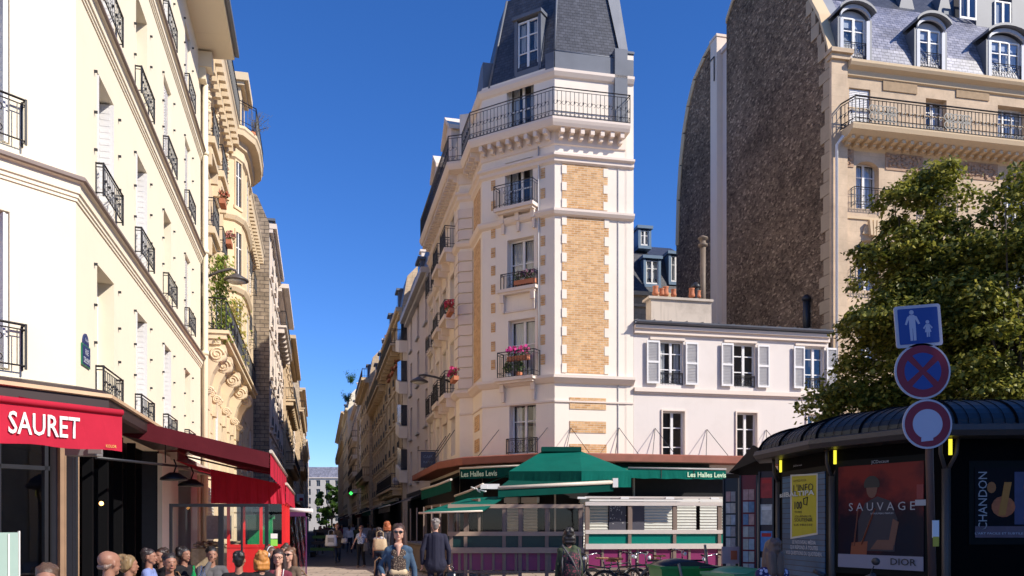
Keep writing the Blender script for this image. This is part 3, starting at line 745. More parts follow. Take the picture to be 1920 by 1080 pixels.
 chimney(t, K0.x - 1.15, K0.y + 1.5, BD.x, BD.y, .8, .5, 18.5, 21.0, 2, stone_pl)
 # dormer on the window-face slope
 a, z = B.uz(966, 108); b, _ = B.uz(1010, 100)
 G = B; z0d, z1d = 18.15, 19.95
 window(G, t, a + .06, b - .05, z0d, z1d, rec=.10, curt=2, hole=False, fm=white_p)
 q = MB(G); q.box(a - .06, a + .06, -1.6, -.04, z0d - .1, z1d + .08); q.box(b - .05, b + .07, -1.6, -.04, z0d - .1, z1d + .08); q.box(a - .12, b + .12, -1.6, .04, z1d + .08, z1d + .2); q.box(a, b, -1.6, -.02, z0d - .2, z0d); q.build('dormer', zinc, t)
 # pediment dormers on the street side
 F5 = Frame(K2, K2 - K3);
 for uu, ww in ((LE - 3.0, 1.9), (LE - 6.6, 1.8)):
  q = MB(E); q.prism([(uu, 15.9), (uu + ww, 15.9), (uu + ww, 17.9), (uu + ww*.5, 18.55), (uu, 17.9)], -.5, .16)
  q.prism([(uu - .15, 17.85), (uu + ww*.5, 18.62), (uu + ww + .15, 17.85), (uu + ww + .15, 18.02), (uu + ww*.5, 18.8), (uu - .15, 18.02)], -.5, .3)
  q.build('attic_gable', trim, t)
 chimney(t, *(on_line(7.0, 39.5)), SD.x, SD.y, 1.3, .6, 17.5, 20.4, 4, stone_pl)
 # ground floor dark shopfronts recessed under the canopy
 q = MB(A); q.box(.05, LA - .02, -.02, .03, 0.05, 3.6); q.build('shopfront', dark_in, t)
 for F_, L_ in ((B, LB), (C, LC), (D, LD), (E, LE)): q = MB(F_); q.box(.02, L_ - .02, -.02, .03, 0.05, 3.8); q.build('shopfront', dark_in, t)
 return t
middle_building()
# ---------------------------------------------------------------- low white building with shutters
def low_building():
 t = thing('low_house', 'low two storey white building with louvred shutters and a grey lean-to metal roof', 'building', (8, 31.5, 0))
 o = K0 + BD * .02; F = Frame(o, BD); L = F.u(1553); ze = 9.0
 for k, (x0, x1, yt, yb) in enumerate(((1238, 1281, 640, 722), (1376, 1416, 645, 727), (1509, 1545, 651, 731))):
  u0, u1 = F.u(x0), F.u(x1); xm = (x0 + x1) / 2
  window(F, t, u0, u1, F.z(xm, yb), F.z(xm, yt), rec=.12, curt=0 if k else 2, shut='open', rail=dict(h=.42, out=0, style='scroll', sp=.1), trans=(.36, .72))
  q = MB(F); q.box(u0 - .4, u1 + .06, .0, .05, F.z(xm, yt) + .03, F.z(xm, yt) + .12); q.build('lintel', trim, t)
 for k, (x0, x1, yt) in enumerate(((1242, 1283, 771), (1381, 1419, 774), (1513, 1545, 777))):
  u0, u1 = F.u(x0), F.u(x1); window(F, t, u0, u1, 4.0, F.z((x0 + x1) / 2, yt), rec=.16, trans=(.3, .68), surround=.05, wallmat=trim)
 wall(F, 0, L, 0, ze, white_low, t, reveal=.17)
 q = MB(F); q.box(.0, L - .15, 0, .12, 6.52, 6.66); q.box(0, L - .2, 0, .06, 6.46, 6.52); q.build('sill_course', trim, t)
 q = MB(F); q.box(0, L, 0, .12, 8.62, 8.78); q.box(0, L, .0, .2, 8.78, 8.9); q.build('cornice', trim, t)
 q = MB(F)
 for i in range(7):
  a = R(180 + 180 * i / 6); b = R(180 + 180 * (i + 1) / 6)
  if i < 6: q.face([(-.02, .28 + .1*math.cos(a), 9.03 + .1*math.sin(a)), (L + .02, .28 + .1*math.cos(a), 9.03 + .1*math.sin(a)), (L + .02, .28 + .1*math.cos(b), 9.03 + .1*math.sin(b)), (-.02, .28 + .1*math.cos(b), 9.03 + .1*math.sin(b))])
 q.box(-.02, L + .02, .15, .19, 8.9, 9.06)
 q.build('gutter', zinc, t)
 D = 7.5; q = MB(F)
 q.face([(-.0, .22, 9.05), (L, .22, 9.05), (L, -D, 10.1), (0, -D, 10.1)], [(0, 0), (L, 0), (L, D), (0, D)])
 q.face([(-.0, .18, 8.95), (0, -D, 8.95), (L, -D, 8.95), (L, .18, 8.95)])
 for k in range(int(L / .62) + 1):
  u = .1 + k * .62;
  q.face([(u, .2, 9.06), (u, .2, 9.11), (u, -D, 10.16), (u, -D, 10.11)]); q.face([(u + .03, .2, 9.06), (u + .03, -D, 10.11), (u + .03, -D, 10.16), (u + .03, .2, 9.11)]); q.face([(u, .2, 9.11), (u + .03, .2, 9.11), (u + .03, -D, 10.16), (u, -D, 10.16)])
 q.build('roof', zinc_lt, t)
 core([tuple(F.p(0, 0, 0)[:2]), tuple(F.p(L, 0, 0)[:2]), tuple(F.p(L, -D, 0)[:2]), tuple(F.p(0, -D, 0)[:2])], 0, 8.9, t, inset=.5)
 q = MB(F); q.box(0, L, -D - .1, -D, 0, 10.15); q.build('rear_wall', white_low, t)
 q = MB(F); q.box(.05, L, -.02, .03, 0.05, 3.6); q.build('shopfront', dark_in, t)
 # chimney stack on the roof
 w = -1.3; a, z1 = F.uz(1221, 560, w); b = F.u(1334, w)
 c = MB(F); c.box(a, b, w - .55, w, 9.2, z1); c.box(a - .12, b + .05, w - .62, w + .08, z1, z1 + .09)
 c.build('chimney', plaster('sooty_render', (.52, .44, .36), dirt=(.1, .07, .05), amt=.9, streak=.7), t)
 return t, F
low_t, LOWF = low_building()
def roof_pots():
 F = LOWF; w = -1.55
 for i, x in enumerate((1229, 1241, 1248, 1263, 1297, 1309)):
  p = F.p(F.u(x, w), w, F.z(1270, 556, w))
  q = MB(); pot(q, p.x, p.y, p.z, .115 if i % 2 else .13, .26 if i % 2 else .34); o = q.build('chimney_pot', terra)
  tag(o, ['orange clay chimney pot, leftmost on the low roof stack', 'small orange chimney pot second from left on the low roof stack', 'orange chimney pot third from left on the low roof stack', 'taller orange chimney pot in the middle of the low roof stack', 'orange chimney pot beside the tall flue pipe on the low roof stack', 'rightmost orange chimney pot, behind the tall flue pipe'][i], 'chimney pot', group='chimney pots on the low building stack')
 w = -2.2
 u, z0 = F.uz(1318, 556, w); z1 = F.z(1318, 440, w); P = F.p(u, w, 0); q = MB()
 q.tube([(P.x, P.y, 9.3), (P.x, P.y, z1 - .45)], .11, 10, raw=True); q.lathe((P.x, P.y, z1 - .5), [(.11, 0), (.19, .05), (.19, .12), (.12, .16), (.12, .28), (.2, .32), (.2, .38), (.02, .48)], 10)
 o = q.build('flue_pipe', plain('rusty_flue', (.16, .12, .09), rough=.6, var=.4, scale=3)); tag(o, 'tall rusty metal flue pipe with a cap rising in front of the brown gable', 'flue pipe')
 w = -1.6
 for x, yt, r, lab in ((1305, 530, .13, 'short dark capped vent beside the tall flue'), (1512, 553, .13, 'black flue with a pale cowl at the right end of the low roof')):
  u, z1 = F.uz(x, yt, w); P = F.p(u, w, 0); q = MB()
  q.tube([(P.x, P.y, 9.2), (P.x, P.y, z1 - .2)], r, 10, raw=True)
  o = MB(); q.lathe((P.x, P.y, z1 - .24), [(r, 0), (r*1.5, .06), (r*1.2, .14), (.05, .26)], 10)
  o = q.build('roof_vent', iron); tag(o, lab, 'roof vent')
roof_pots()
# ---------------------------------------------------------------- tall stone building with the brown gable
H0 = Vector((12.19, 31.4))
def haussmann():
 t = thing('stone_apartment_building', 'ochre stone apartment building with long carved balcony, slate mansard and a blind brown rubble gable', 'building', (16, 36, 0))
 F = Frame(H0, BD); L = 16.0
 G = Frame(H0, SD, -1)        # gable plane, outward to the left
 zc = F.z(1562, 120)          # main cornice under the mansard
 zbal = F.z(1600, 252)
 # windows
 def W(x0, x1, yt, yb, **k):
  xm = (x0 + x1) / 2; return window(F, t, F.u(x0), F.u(x1), F.z(xm, yb), F.z(xm, yt), wallmat=stone, **k)
 W(1592, 1632, 166, 258, rec=.28, shut='closed')
 W(1736, 1775, 186, 275, rec=.28, curt=2, cols=2, trans=(.78,))
 W(1871, 1925, 200, 292, rec=.28, curt=1, cols=3, trans=(.8,))
 W(1605, 1648, 303, 392, rec=.28, curt=1, arch=.28, rail=dict(h=.72, out=.2, ext=.2, style='scroll', sp=.12), trans=(.72,))
 W(1738, 1780, 318, 405, rec=.28, curt=1, arch=.28, rail=dict(h=.72, out=.2, ext=.2, style='scroll', sp=.12), trans=(.72,))
 W(1882, 1930, 333, 418, rec=.28, curt=1, cols=3, arch=.28, rail=dict(h=.72, out=.2, ext=.2, style='scroll', sp=.12), trans=(.72,))
 W(1608, 1651, 450, 545, rec=.28, curt=2, arch=.28, rail=dict(h=.8, out=.3, ext=.3, style='scroll', sp=.12), trans=(.7,))
 W(1740, 1782, 460, 555, rec=.28, curt=2, arch=.28, rail=dict(h=.8, out=.2, ext=.2, style='scroll', sp=.12), trans=(.7,))
 W(1885, 1930, 470, 565, rec=.28, curt=2, cols=3, arch=.28, rail=dict(h=.8, out=.2, ext=.2, style='scroll', sp=.12), trans=(.7,))
 for x0 in (1610, 1742, 1887): W(x0, x0 + 43, 615, 700, rec=.28, curt=1, trans=(.7,), rail=dict(h=.5, out=0, style='bars'))
 us = 3.0
 wall(F, 0, L, 0, zc, stone, t, reveal=.3)
 # left pier
 q = MB(F); q.box(-.06, .62, 0, .14, 0, zc + .1); q.box(-.12, .7, -.1, .24, zc + .1, zc + .3); q.box(-.18, .76, -.2, .34, zc + .3, zc + .46); q.build('corner_pier', stone, t)
 # cornices
 path = [tuple(F.p(.64, 0, 0)[:2]), tuple(F.p(L, 0, 0)[:2])]
 q = MB(); q.sweep(path, [(0, zc - .42), (.08, zc - .38), (.12, zc - .2), (.3, zc - .1), (.36, zc), (.36, zc + .1), (-.3, zc + .12)]); q.build('cornice', stone_pl, t)
 q = MB(); zz = zc - 1.62; q.sweep(path, [(0, zz), (.035, zz + .01), (.035, zz + .05), (0, zz + .06)]); zz = F.z(1640, 407) - .15; q.sweep(path, [(0, zz), (.05, zz + .01), (.05, zz + .1), (0, zz + .12)]); q.build('string_course', stone_pl, t)
 q = MB(F)
 for x in (1570, 1687, 1823):
  u, z = F.uz(x, 152 if x < 1600 else (163 if x < 1800 else 176)); ww = .25 if x < 1600 else .75; q.box(u - ww, u + ww, .003, .04, z - .22, z + .22); q.cut('panel_relief', plain('brown_panel', (.36, .25, .15), var=.3, rough=.9), t)
 # long balcony
 q = MB(); q.sweep([tuple(F.p(.35, 0, 0)[:2]), tuple(F.p(L, 0, 0)[:2])], [(0, zbal - .62), (.10, zbal - .5), (.10, zbal - .42), (.62, zbal - .32), (.85, zbal - .2), (.9, zbal - .05), (.9, zbal), (0, zbal + .01)]); q.build('balcony_slab', stone_pl, t)
 q = MB(F)
 n = int(L / .36)
 for k in range(n):
  u = .55 + k * .36; q.box(u - .07, u + .07, .08, .62, zbal - .46, zbal - .34); q.box(u - .07, u + .07, .08, .34, zbal - .56, zbal - .46)
 q.build('balcony_brackets', stone_pl, t)
 q = MB(F); railing(q, F, [(.3, .0), (.5, .82), (L, .82)], zbal + .01, 1.02, 'scroll', .16, .019)
 for x in (1655, 1795):
  u = F.u(x, .82)
  for dx in (-.45, -.3, -.1, .12, .3, .45):
   for dz in (.3, .6): ring(q, F, u + dx, .84, zbal + dz, .14, .024, 9)
 q.build('balcony_railing', iron, t)
 # carved friezes: many small bosses
 rnd = random.Random(3)
 q = MB(F)
 for xa, xb, y in ((1563, 1600, 292), (1660, 1730, 300), (1800, 1870, 316)):
  ua, z = F.uz(xa, y); ub = F.u(xb)
  q.box(ua, ub, .003, .03, z - .38, z + .3)
  for k in range(int((ub - ua) * 42)):
   c = F.p(rnd.uniform(ua + .08, ub - .08), .04, z - .04 + rnd.uniform(-.26, .26)); q.ball(c, (rnd.uniform(.03, .1), .05, rnd.uniform(.03, .08)), 6, 4)
  q.cut('carved_frieze', plain('carved_stone', (.40, .26, .17), var=.35, rough=.9, scale=8), t)
 q = MB(F); u, z = F.uz(1634, 430); q.prism([(u - .42, z - .22), (u + .42, z - .22), (u + .3, z + .1), (u - .3, z + .1)], .003, .08)
 for d in (-.12, 0, .12): q.prism([(u + d - .045, z - .3), (u + d + .045, z - .3), (u + d*1.4 + .06, z + .28), (u + d*1.4 - .06, z + .28)], .08, .22)
 q.build('keystone', stone_pl, t)
 q = MB(F); u = F.u(1560, .2)
 ub = .95
 q.tube([(-.02 + .1, .26, 0), (.08, .26, zbal - .6), (.2, .5, zbal - .35)], .055, 8); q.build('drainpipe', white_p, t)
 # mansard, lower steep slope curved
 prof = [(0.0, zc + .12), (-.25, zc + 1.0), (-.75, zc + 2.2), (-1.5, zc + 3.5), (-2.8, zc + 5.3), (-5.2, zc + 8.0)]
 q = MB(F); acc = 0
 for (w0, z0), (w1, z1) in zip(prof[:-1], prof[1:]):
  l = math.hypot(w1 - w0, z1 - z0)
  q.m = 0 if w0 > -1 else 1; q.face([(.9, w0, z0), (L, w0, z0), (L, w1, z1), (.9, w1, z1)], [(.9, acc), (L, acc), (L, acc + l), (.9, acc + l)]); acc += l
 q.face([(.3, -5.2, zc + 8.0), (L, -5.2, zc + 8.0), (L, -8.0, zc + 4.6), (.3, -8.0, zc + 4.6)]); q.face([(.3, -8.0, zc + 4.6), (L, -8.0, zc + 4.6), (L, -8.2, 8), (.3, -8.2, 8)])
 q.build('roof', [slate_lt, slate], t)
 q = MB(F)
 for (w0, z0), (w1, z1) in zip(prof[:-1], prof[1:]):
  q.face([(.32, w0 + .05, z0 + .08), (.92, w0 + .05, z0 + .08), (.92, w1 + .05, z1 + .08), (.32, w1 + .05, z1 + .08)]); q.face([(.92, w0 + .05, z0 + .08), (.92, w0 - .1, z0), (.92, w1 - .1, z1), (.92, w1 + .05, z1 + .08)])
 q.build('zinc_rake', zinc_lt, t)
 # gable
 GP = [(0, 0), (0, zc + .3), (.25, zc + 1.1), (.72, zc + 2.35), (1.45, zc + 3.6), (2.7, zc + 5.4), (5.15, zc + 8.1), (7.6, 26.6), (8.25, 26.0), (8.25, 0)]
 q = MB(G); q.prism(GP, -.45, 0); q.build('gable_wall', rub, t)
 q = MB(G)
 for (a, b) in zip(GP[1:8], GP[2:9]): q.prism([(a[0], a[1] - .22), (b[0], b[1] - .22), (b[0], b[1] + .02), (a[0], a[1] + .02)], -.5, .05)
 q.build('gable_coping', stone_pl, t)
 # toothed quoins
 q = MB(G); z = 0.3; k = 0; rq = random.Random(5)
 while z < zc + 3.2:
  h = rq.uniform(.42, .7); off = 0 if z < zc else (z - zc) * .38
  w_ = (.62 if k % 2 else .36) + rq.uniform(-.08, .08)
  q.box(off - .02 if z < zc else off + .15, off + w_, .003, .035 + rq.random()*.02, z, z + h - .02); z += h; k += 1
 q.build('quoin', plaster('grey_quoin_stone', (.40, .31, .22), dirt=(.12, .08, .05), amt=.8, streak=.5), t)
 # dormers
 def dormer(x0, x1, yt, yb, cols, wf=0.0):
  w = -.1; a = F.u(x0, w); b = F.u(x1, w); z0 = F.z((x0 + x1) / 2, yb, w); z1 = F.z((x0 + x1) / 2, yt, w)
  window(F, t, a, b, z0 + .02, z1, rec=.12, cols=cols, trans=(.68,), curt=3, hole=False, rail=dict(h=.6, out=0, style='scroll', sp=.12))
  q = MB(F); s = .14
  q.box(a - s, a, -2.2, 0.0, z0, z1 - .1); q.box(b, b + s, -2.2, 0.0, z0, z1 - .1)
  hw = (b - a) / 2; uc = (a + b) / 2; pts = []
  for i in range(11):
   an = R(155 - 130 * i / 10); pts.append((uc + math.cos(an) * (hw + s) / math.cos(R(25)), z1 - .22 - math.sin(R(25)) * .2 + math.sin(an) * .62))
  base = [(p[0], p[1]) for p in pts]
  for p, r_ in zip(base[:-1], base[1:]):
   q.prism([p, r_, (r_[0], r_[1] + .14), (p[0], p[1] + .14)], -.05, .04)
  q.build('dormer', plain('blue_grey_paint', (.38, .40, .46), rough=.5), t)
  q = MB(F)
  big = [(uc + (p[0] - uc) * 1.22, p[1] + .16) for p in base]
  for p, r_ in zip(big[:-1], big[1:]): q.prism([p, r_, (r_[0], r_[1] + .1), (p[0], p[1] + .1)], -2.4, .22)
  q.box(a - s - .1, a - s, -2.2, -.02, z0, z1 - .05); q.box(b + s, b + s + .1, -2.2, -.02, z0, z1 - .05)
  q.build('dormer_hood', zinc, t)
  q = MB(F); q.prism([(a - s, z1 - .35)] + base[::-1][::-1] + [(b + s, z1 - .35)], -2.0, -.2) ; q.build('dormer_cheek', plain('blue_grey_paint', (.38, .40, .46), rough=.5), t)
 dormer(1579, 1622, 34, 112, 2); dormer(1722, 1763, 56, 131, 2); dormer(1856, 1912, 78, 152, 3)
 # small upper dormers
 q = MB(F)
 for x, y in ((1678, 4), (1748, 16), (1815, 22), (1880, 34)):
  w = -2.4; u, z = F.uz(x, y, w)
  q.prism([(u - .5, z - 1.3), (u + .5, z - 1.3), (u + .1, z + .25), (u - .1, z + .25)], w - 2, w + .75) if x < 1800 else q.prism([(u - .55, z - 1.6), (u + .55, z - 1.6), (u + .55, z + .6), (u - .55, z + .6)], w - 2, w + 1.1)
  q.cut('roof_skylight_hood', zinc, t)
 for x, y in ((1815, 16), (1880, 30)):
  w = -1.25; u, z = F.uz(x, y, w); window(F, t, u - .4, u + .4, z - .45, z + .6, rec=-w - .02, hole=False, trans=(), cols=2)
 q = MB(F); u, z = F.uz(1925, 20, -3.0); q.box(u - .4, u + 1.6, -4.5, -2.6, zc + 3, zc + 7.5); q.build('chimney', brick_red, t)
 core([tuple(F.p(.1, 0, 0)[:2]), tuple(F.p(L, 0, 0)[:2]), tuple(F.p(L, -8.2, 0)[:2]), tuple(F.p(.1, -8.2, 0)[:2])], 0, zc, t, inset=.62)
 q = MB(F); q.box(L - .1, L, -8.2, -.02, 0, zc); q.build('end_wall', stone_pl, t)
 return t
haussmann()
def rear_wing():
 """pale strip and the second gable behind"""
 t = thing('gabled_building', 'tall building behind with a curved brown rubble gable and a pale rendered strip', 'building', (8, 44, 0))
 G = Frame(H0, SD, -1); s0 = 8.3
 S = lambda x: G.u(x)
 a = S(1346); b = S(1335); c = S(1268)
 z = lambda x, y: G.z(x, y)
 q = MB(G); q.box(s0, a, -3, -.25, 0, z(1350, 95)); q.box(s0, a, -3.0, -.15, z(1350, 95), z(1350, 86)); q.build('side_wall', grey_p if False else lilac, t)
 q = MB(G); q.box(a, b + .05, -2.5, .06, 0, z(1341, 74)); q.box(a - .04, b + .1, -2.5, .1, z(1341, 74), z(1341, 74) + .12); q.build('pale_pier', trim, t)
 pr = [(1335, 76), (1318, 108), (1300, 150), (1288, 200), (1280, 250), (1274, 310), (1270, 375), (1268, 460)]
 P = [(S(x), z(x, y)) for x, y in pr]
 q = MB(G); q.prism([(b + .05, 0)] + [(b + .05, P[0][1])] + P[1:] + [(P[-1][0], 0)], -4, 0); q.build('gable_wall', rub, t)
 q = MB(G)
 for p, r in zip(P[:-1], P[1:]): q.prism([(p[0], p[1]), (r[0], r[1]), (r[0] - .32, r[1] - .1), (p[0] - .32, p[1] - .2)], -4.05, .05)
 q.build('gable_coping', stone_pl, t)
 q = MB(G); q.tube([(a + .2, .1, z(1341, 74) - 2.1), (a + .2, .1, z(1341, 74) - .9), (b, .1, z(1341, 74) - .9)], .03, 5); q.build('wall_ladder', iron, t)
rear_wing()
def slate_house():
 Y = 48.0
 t = thing('slate_roofed_house', 'dark slate mansard house seen in the gap left of the brown gable', 'building', (8.5, Y, 0))
 o = at(1182, 700, Y); F = Frame((o.x, o.y), BD); L = F.u(1300)
 zb = F.z(1220, 548); zt = F.z(1220, 424)
 q = MB(F); q.face([(0, 0, zb), (L, 0, zb), (L, -.9, zt - 1.4), (0, -.9, zt - 1.4)], [(0, 0), (L, 0), (L, 3), (0, 3)]); q.face([(0, -.9, zt - 1.4), (L, -.9, zt - 1.4), (L, -3.4, zt), (0, -3.4, zt)], [(0, 3), (L, 3), (L, 6), (0, 6)])
 q.face([(0, -3.4, zt), (L, -3.4, zt), (L, -7, zb), (0, -7, zb)]); q.build('roof', slate, t)
 q = MB(F); q.box(0, L, -7, 0, 0, zb); q.build('wall', stone_old, t)
 q = MB(F); q.box(0, L, 0, .2, zb - .25, zb - .02); q.box(0, L, 0, .1, zb - .9, zb - .75); q.build('cornice', stone_pl, t)
 for x0, x1, yt, yb, w in ((1201, 1216, 432, 460, -1.0), (1211, 1234, 488, 532, -.2), (1258, 1275, 480, 528, -.2)):
  a, b = F.u(x0, w), F.u(x1, w); z0 = F.z(x0, yb, w); z1 = F.z(x0, yt, w)
  window(F, t, a, b, z0, z1, rec=-w, hole=False, curt=1, trans=(.66,))
  q = MB(F); s = .16; q.box(a - s, a, w - 2, w + .05, z0 - .1, z1 + .1); q.box(b, b + s, w - 2, w + .05, z0 - .1, z1 + .1); q.box(a - s - .08, b + s + .08, w - 2.2, w + .15, z1 + .1, z1 + .28); q.box(a - s, b + s, w - 1.5, w + .08, z0 - .2, z0 - .02); q.build('dormer', plain('blue_zinc', (.10, .16, .24), rough=.5, metal=.2), t)
 q = MB(F); u = F.u(1205, -4); q.box(u - 1.0, u + .3, -4.8, -4.0, zt - 1, zt + .7); q.build('chimney', trim, t)
slate_house()
# ================================================================ cream corner building on the left
A0 = Vector((-6.44, 12.13)); CH = Vector((-.588, -.809)).normalized()
def cream_building():
 t = thing('cream_corner_building', 'smooth cream rendered corner building with dark iron window railings and a deep roof eave', 'building', (-9, 15, 0))
 F = Frame(A0, SD, 1); F.n = Vector((SD.y, -SD.x)); F.flip = (F.d.x * F.n.y - F.d.y * F.n.x) < 0
 G = Frame(A0, CH, -1)
 if G.n.x < 0: G = Frame(A0, CH, 1)
 LF = F.u(376); LG = 3.4
 # courses z
 C1, C2, C3, ZE = 6.78, 9.95, 13.1, 15.95
 cols = ((182, 214), (255, 276), (307, 321), (347, 357))
 for i, (x0, x1) in enumerate(cols):
  u0, u1 = F.u(x0), F.u(x1)
  for j, (a, b) in enumerate(((3.74, 5.93), (6.98, 9.05), (10.13, 12.18), (13.25, 15.25))):
   sh = 'reveal' if (i + j) % 3 else None
   closed = (i, j) in ((3, 1), (3, 2), (2, 2), (3, 3), (1, 3))
   window(F, t, u0, u1, a, b, rec=.26, curt=0 if closed else (j + i) % 3, shut='closed' if closed else sh, rail=dict(h=.52, out=.12, ext=.10, style='scroll', sp=.12, zb=.02 if j else .0), trans=(.33, .68), wallmat=cream)
 for j, (a, b) in enumerate(((3.85, 6.05), (6.98, 9.2), (10.13, 12.3))):
  u0 = G.u(18); window(G, t, u0 - .0, u0 + 1.05, a, b, rec=.26, curt=1, shut='reveal', rail=dict(h=.62, out=.12, ext=.16, style='panel', sp=.11), trans=(.33, .68), wallmat=cream)
 # ground floor: deep openings behind the terrace, then a pier coloured as if sunlit
 up0, up1 = F.u(297), F.u(326)
 F.op += [(-.01, up0, .02, 3.35), (up1, LF - .2, .02, 3.2)]
 G.op += [(-.01, LG - .3, .02, 3.35)]
 wall(F, 0, LF, 0, ZE, cream, t, reveal=.3); wall(G, 0, LG, 0, ZE, cream, t, reveal=.3)
 P = F.p
 poly = [tuple(P(0, 0, 0)[:2]), tuple(P(LF, 0, 0)[:2]), tuple(P(LF, -8, 0)[:2]), (-17.5, 12.0), tuple(G.p(LG, 0, 0)[:2])]
 core(poly, 3.6, ZE, t, inset=.62)
 q = MB(F); q.box(.3, LF, -3.2, -3.0, 0, 3.5); q.box(.3, LF, -3.2, -.3, 3.4, 3.6); q.build('back_wall', dark_in, t)
 q = MB(); q.box(-17, -9.5, 9.0, 9.3, 0, ZE); q.build('side_wall', cream, t)
 path = [tuple(G.p(LG, 0, 0)[:2]), tuple(A0), tuple(F.p(LF + .02, 0, 0)[:2])]
 q = MB()
 for z in (C1, C2, C3):
  q.sweep(path, [(0, z - .30), (.02, z - .30), (.02, z - .255), (.04, z - .25), (.04, z - .20), (.065, z - .19), (.065, z - .05), (.14, z - .02), (.15, z + .015), (.14, z + .04), (0, z + .1)], side=1)
 q.build('string_course', cream, t)
 q = MB()
 for z in (C1, C2, C3):
  q.sweep(path, [(.08, z - .04), (.158, z - .018), (.158, z + .02), (.14, z + .045)], side=1)
 q.build('course_flashing', plain('weathered_flashing', (.22, .17, .15), rough=.7), t)
 # deep eave with a wooden soffit
 q = MB(); q.sweep(path[1:], [(0, ZE - .05), (.98, ZE + .02), (1.0, ZE + .22), (-.6, ZE + .9)], side=1); q.sweep(path[:2], [(0, ZE - .05), (.98, ZE + .02), (1.0, ZE + .22), (-.6, ZE + .9)], side=1); q.build('eave', cream_trim, t)
 q = MB(); q.sweep(path, [(1.0, ZE + .1), (1.12, ZE + .1), (1.12, ZE + .25), (1.0, ZE + .24)], side=1); q.build('gutter', zinc, t)
 q = MB(F); q.box(LF - .5, LF - .05, 0, .38, ZE - .55, ZE - .1); q.box(LF - .45, LF - .1, 0, .2, ZE - .9, ZE - .55); q.build('eave_bracket', cream_trim, t)
 q = MB(); q.plan([tuple(p) for p in poly][::-1], ZE + .5, ZE + .8); q.build('roof', zinc, t)
 # drainpipe and flat pier at the far end
 q = MB(F); u = LF + .12; q.tube([(u, .12, 0), (u, .12, ZE + .2)], .085, 10)
 for z in (3.9, 6.9, 10, 13): q.tube([(u, .12, z), (u, .12, z + .12)], .11, 10)
 q.build('drainpipe', cream_trim, t)
 # small shutter stays on the wall
 q = MB(F)
 for x0, x1 in cols:
  for a in (3.9, 6.98, 10.13, 13.25):
   for zz in (.7, 1.3, 1.95):
    for u in (F.u(x0) - .18, F.u(x1) + .3): q.box(u - .012, u + .012, 0, .05, a + zz, a + zz + .04); q.cut('shutter_stay', iron, t)
 q = MB(F); q.box(up0 - .12, up1 + .02, .003, .10, .05, 3.3); q.build('pier', plain('pier_sunlight_tone', (.84, .78, .68), var=.05), t)  # sunlight put into the pale colour; the awning shades this pier
 # shopfront seen under the terrace: mullions, a wood cladding strip
 q = MB(G)
 for u in (.32, .95, 1.9, 3.0): q.box(u, u + .05, -.25, -.15, .02, 3.35)
 q.box(.3, 3.1, -.25, -.15, 2.5, 2.56); q.build('shopfront_frame', plain('dark_metal', (.03, .03, .035), rough=.35, metal=.5), t)
 q = MB(G); q.face([(.3, -.2, .02), (3.1, -.2, .02), (3.1, -.2, 3.3), (.3, -.2, 3.3)]); q.build('shopfront_glass', pane_m, t)
 wood = blocks('warm_wood_boards', (.30, .18, .10), (.36, .22, .13), (.08, .05, .03), 6, .12, .012, rough=.6)
 q = MB(F)
 q.fr = G
 for k in range(4): ua = G.u(113 + k * 9.5, -.05); ub = G.u(121.5 + k * 9.5, -.05); q.box(ua, ub, -.2, -.05 - .006 * k, .02, 3.3)
 q.build('wood_cladding', plain('warm_wood', (.26, .16, .095), rough=.55, var=.3, scale=5), t)
 q = MB(F)
 q.box(-.03, .14, -.34, .004, .02, 3.36); q.cut('corner_post', MAT['dark_metal'], t); q.fr = G; q.box(-.03, .05, -.34, .004, .02, 3.36); q.cut('corner_post', MAT['dark_metal'], t); q.fr = F; q.box(up0 - .03, up0 - .002, -.34, .012, .02, 3.36); q.cut('corner_post', MAT['dark_metal'], t)
 for u in (.02, .2, 1.3, 2.3, 3.4, 4.5): q.box(u, u + .09, -.25, -.10, .02, 3.35)
 q.build('shopfront_frame', plain('matt_black_frame', (.006, .006, .007), rough=.8, spec=.05), t)
 return t, F, G
cream_t, FL, FG = cream_building()
def street_name_plate():
 blue = plain('enamel_blue', (.012, .03, .13), rough=.25, spec=.6, var=.05); green = plain('enamel_green', (.02, .16, .07), rough=.3)
 ink = plain('white_enamel', (.75, .76, .78), rough=.3, var=.02)
 u0 = .02 + FL.u(154.5, .03); u1 = FL.u(170.5, .03); z1 = FL.z(163, 648, .03); z0 = FL.z(163, 688, .03)
 u0 = max(.03, u0)
 t = thing('street_name_plate', 'dark blue enamel street name plate with arched top on the cream wall', 'street sign', tuple(FL.p((u0 + u1) / 2, 0, z0)))
 q = MB(FL); q.box(u0, u1, .005, .022, z0, z1); q.build('border', green, t)
 q = MB(FL); q.box(u0 + .02, u1 - .02, .022, .026, z0 + .02, z1 - .02); q.build('plate', blue, t)
 uc = (u0 + u1) / 2; hw = (u1 - u0) * .36
 q = MB(FL); pts = [(uc - hw, z1)] + [(uc + hw * math.cos(R(180 - 180 * i / 10)), z1 + .02 + .16 * math.sin(R(180 * i / 10))) for i in range(11)] + [(uc + hw, z1)]
 q.prism(pts[::-1], .005, .02); q.build('arch_top', blue, t)
 W = u1 - u0
 d = FL.d.to_3d(); n = FL.n.to_3d()
 def tx(s, z, h, w): text_mesh('lettering', s, FL.p(uc - w / 2, .028, z), d, h, ink, t, n=n, width=w)
 tx('17e Arrt', z1 + .05, .055, W * .42); tx('RUE', z1 - .15, .09, W * .36); tx('DE LEVIS', z1 - .28, .09, W * .74); tx('homme politique', z0 + .09, .03, W * .5)
 # fall back order of the plate size comes from the photograph
street_name_plate()
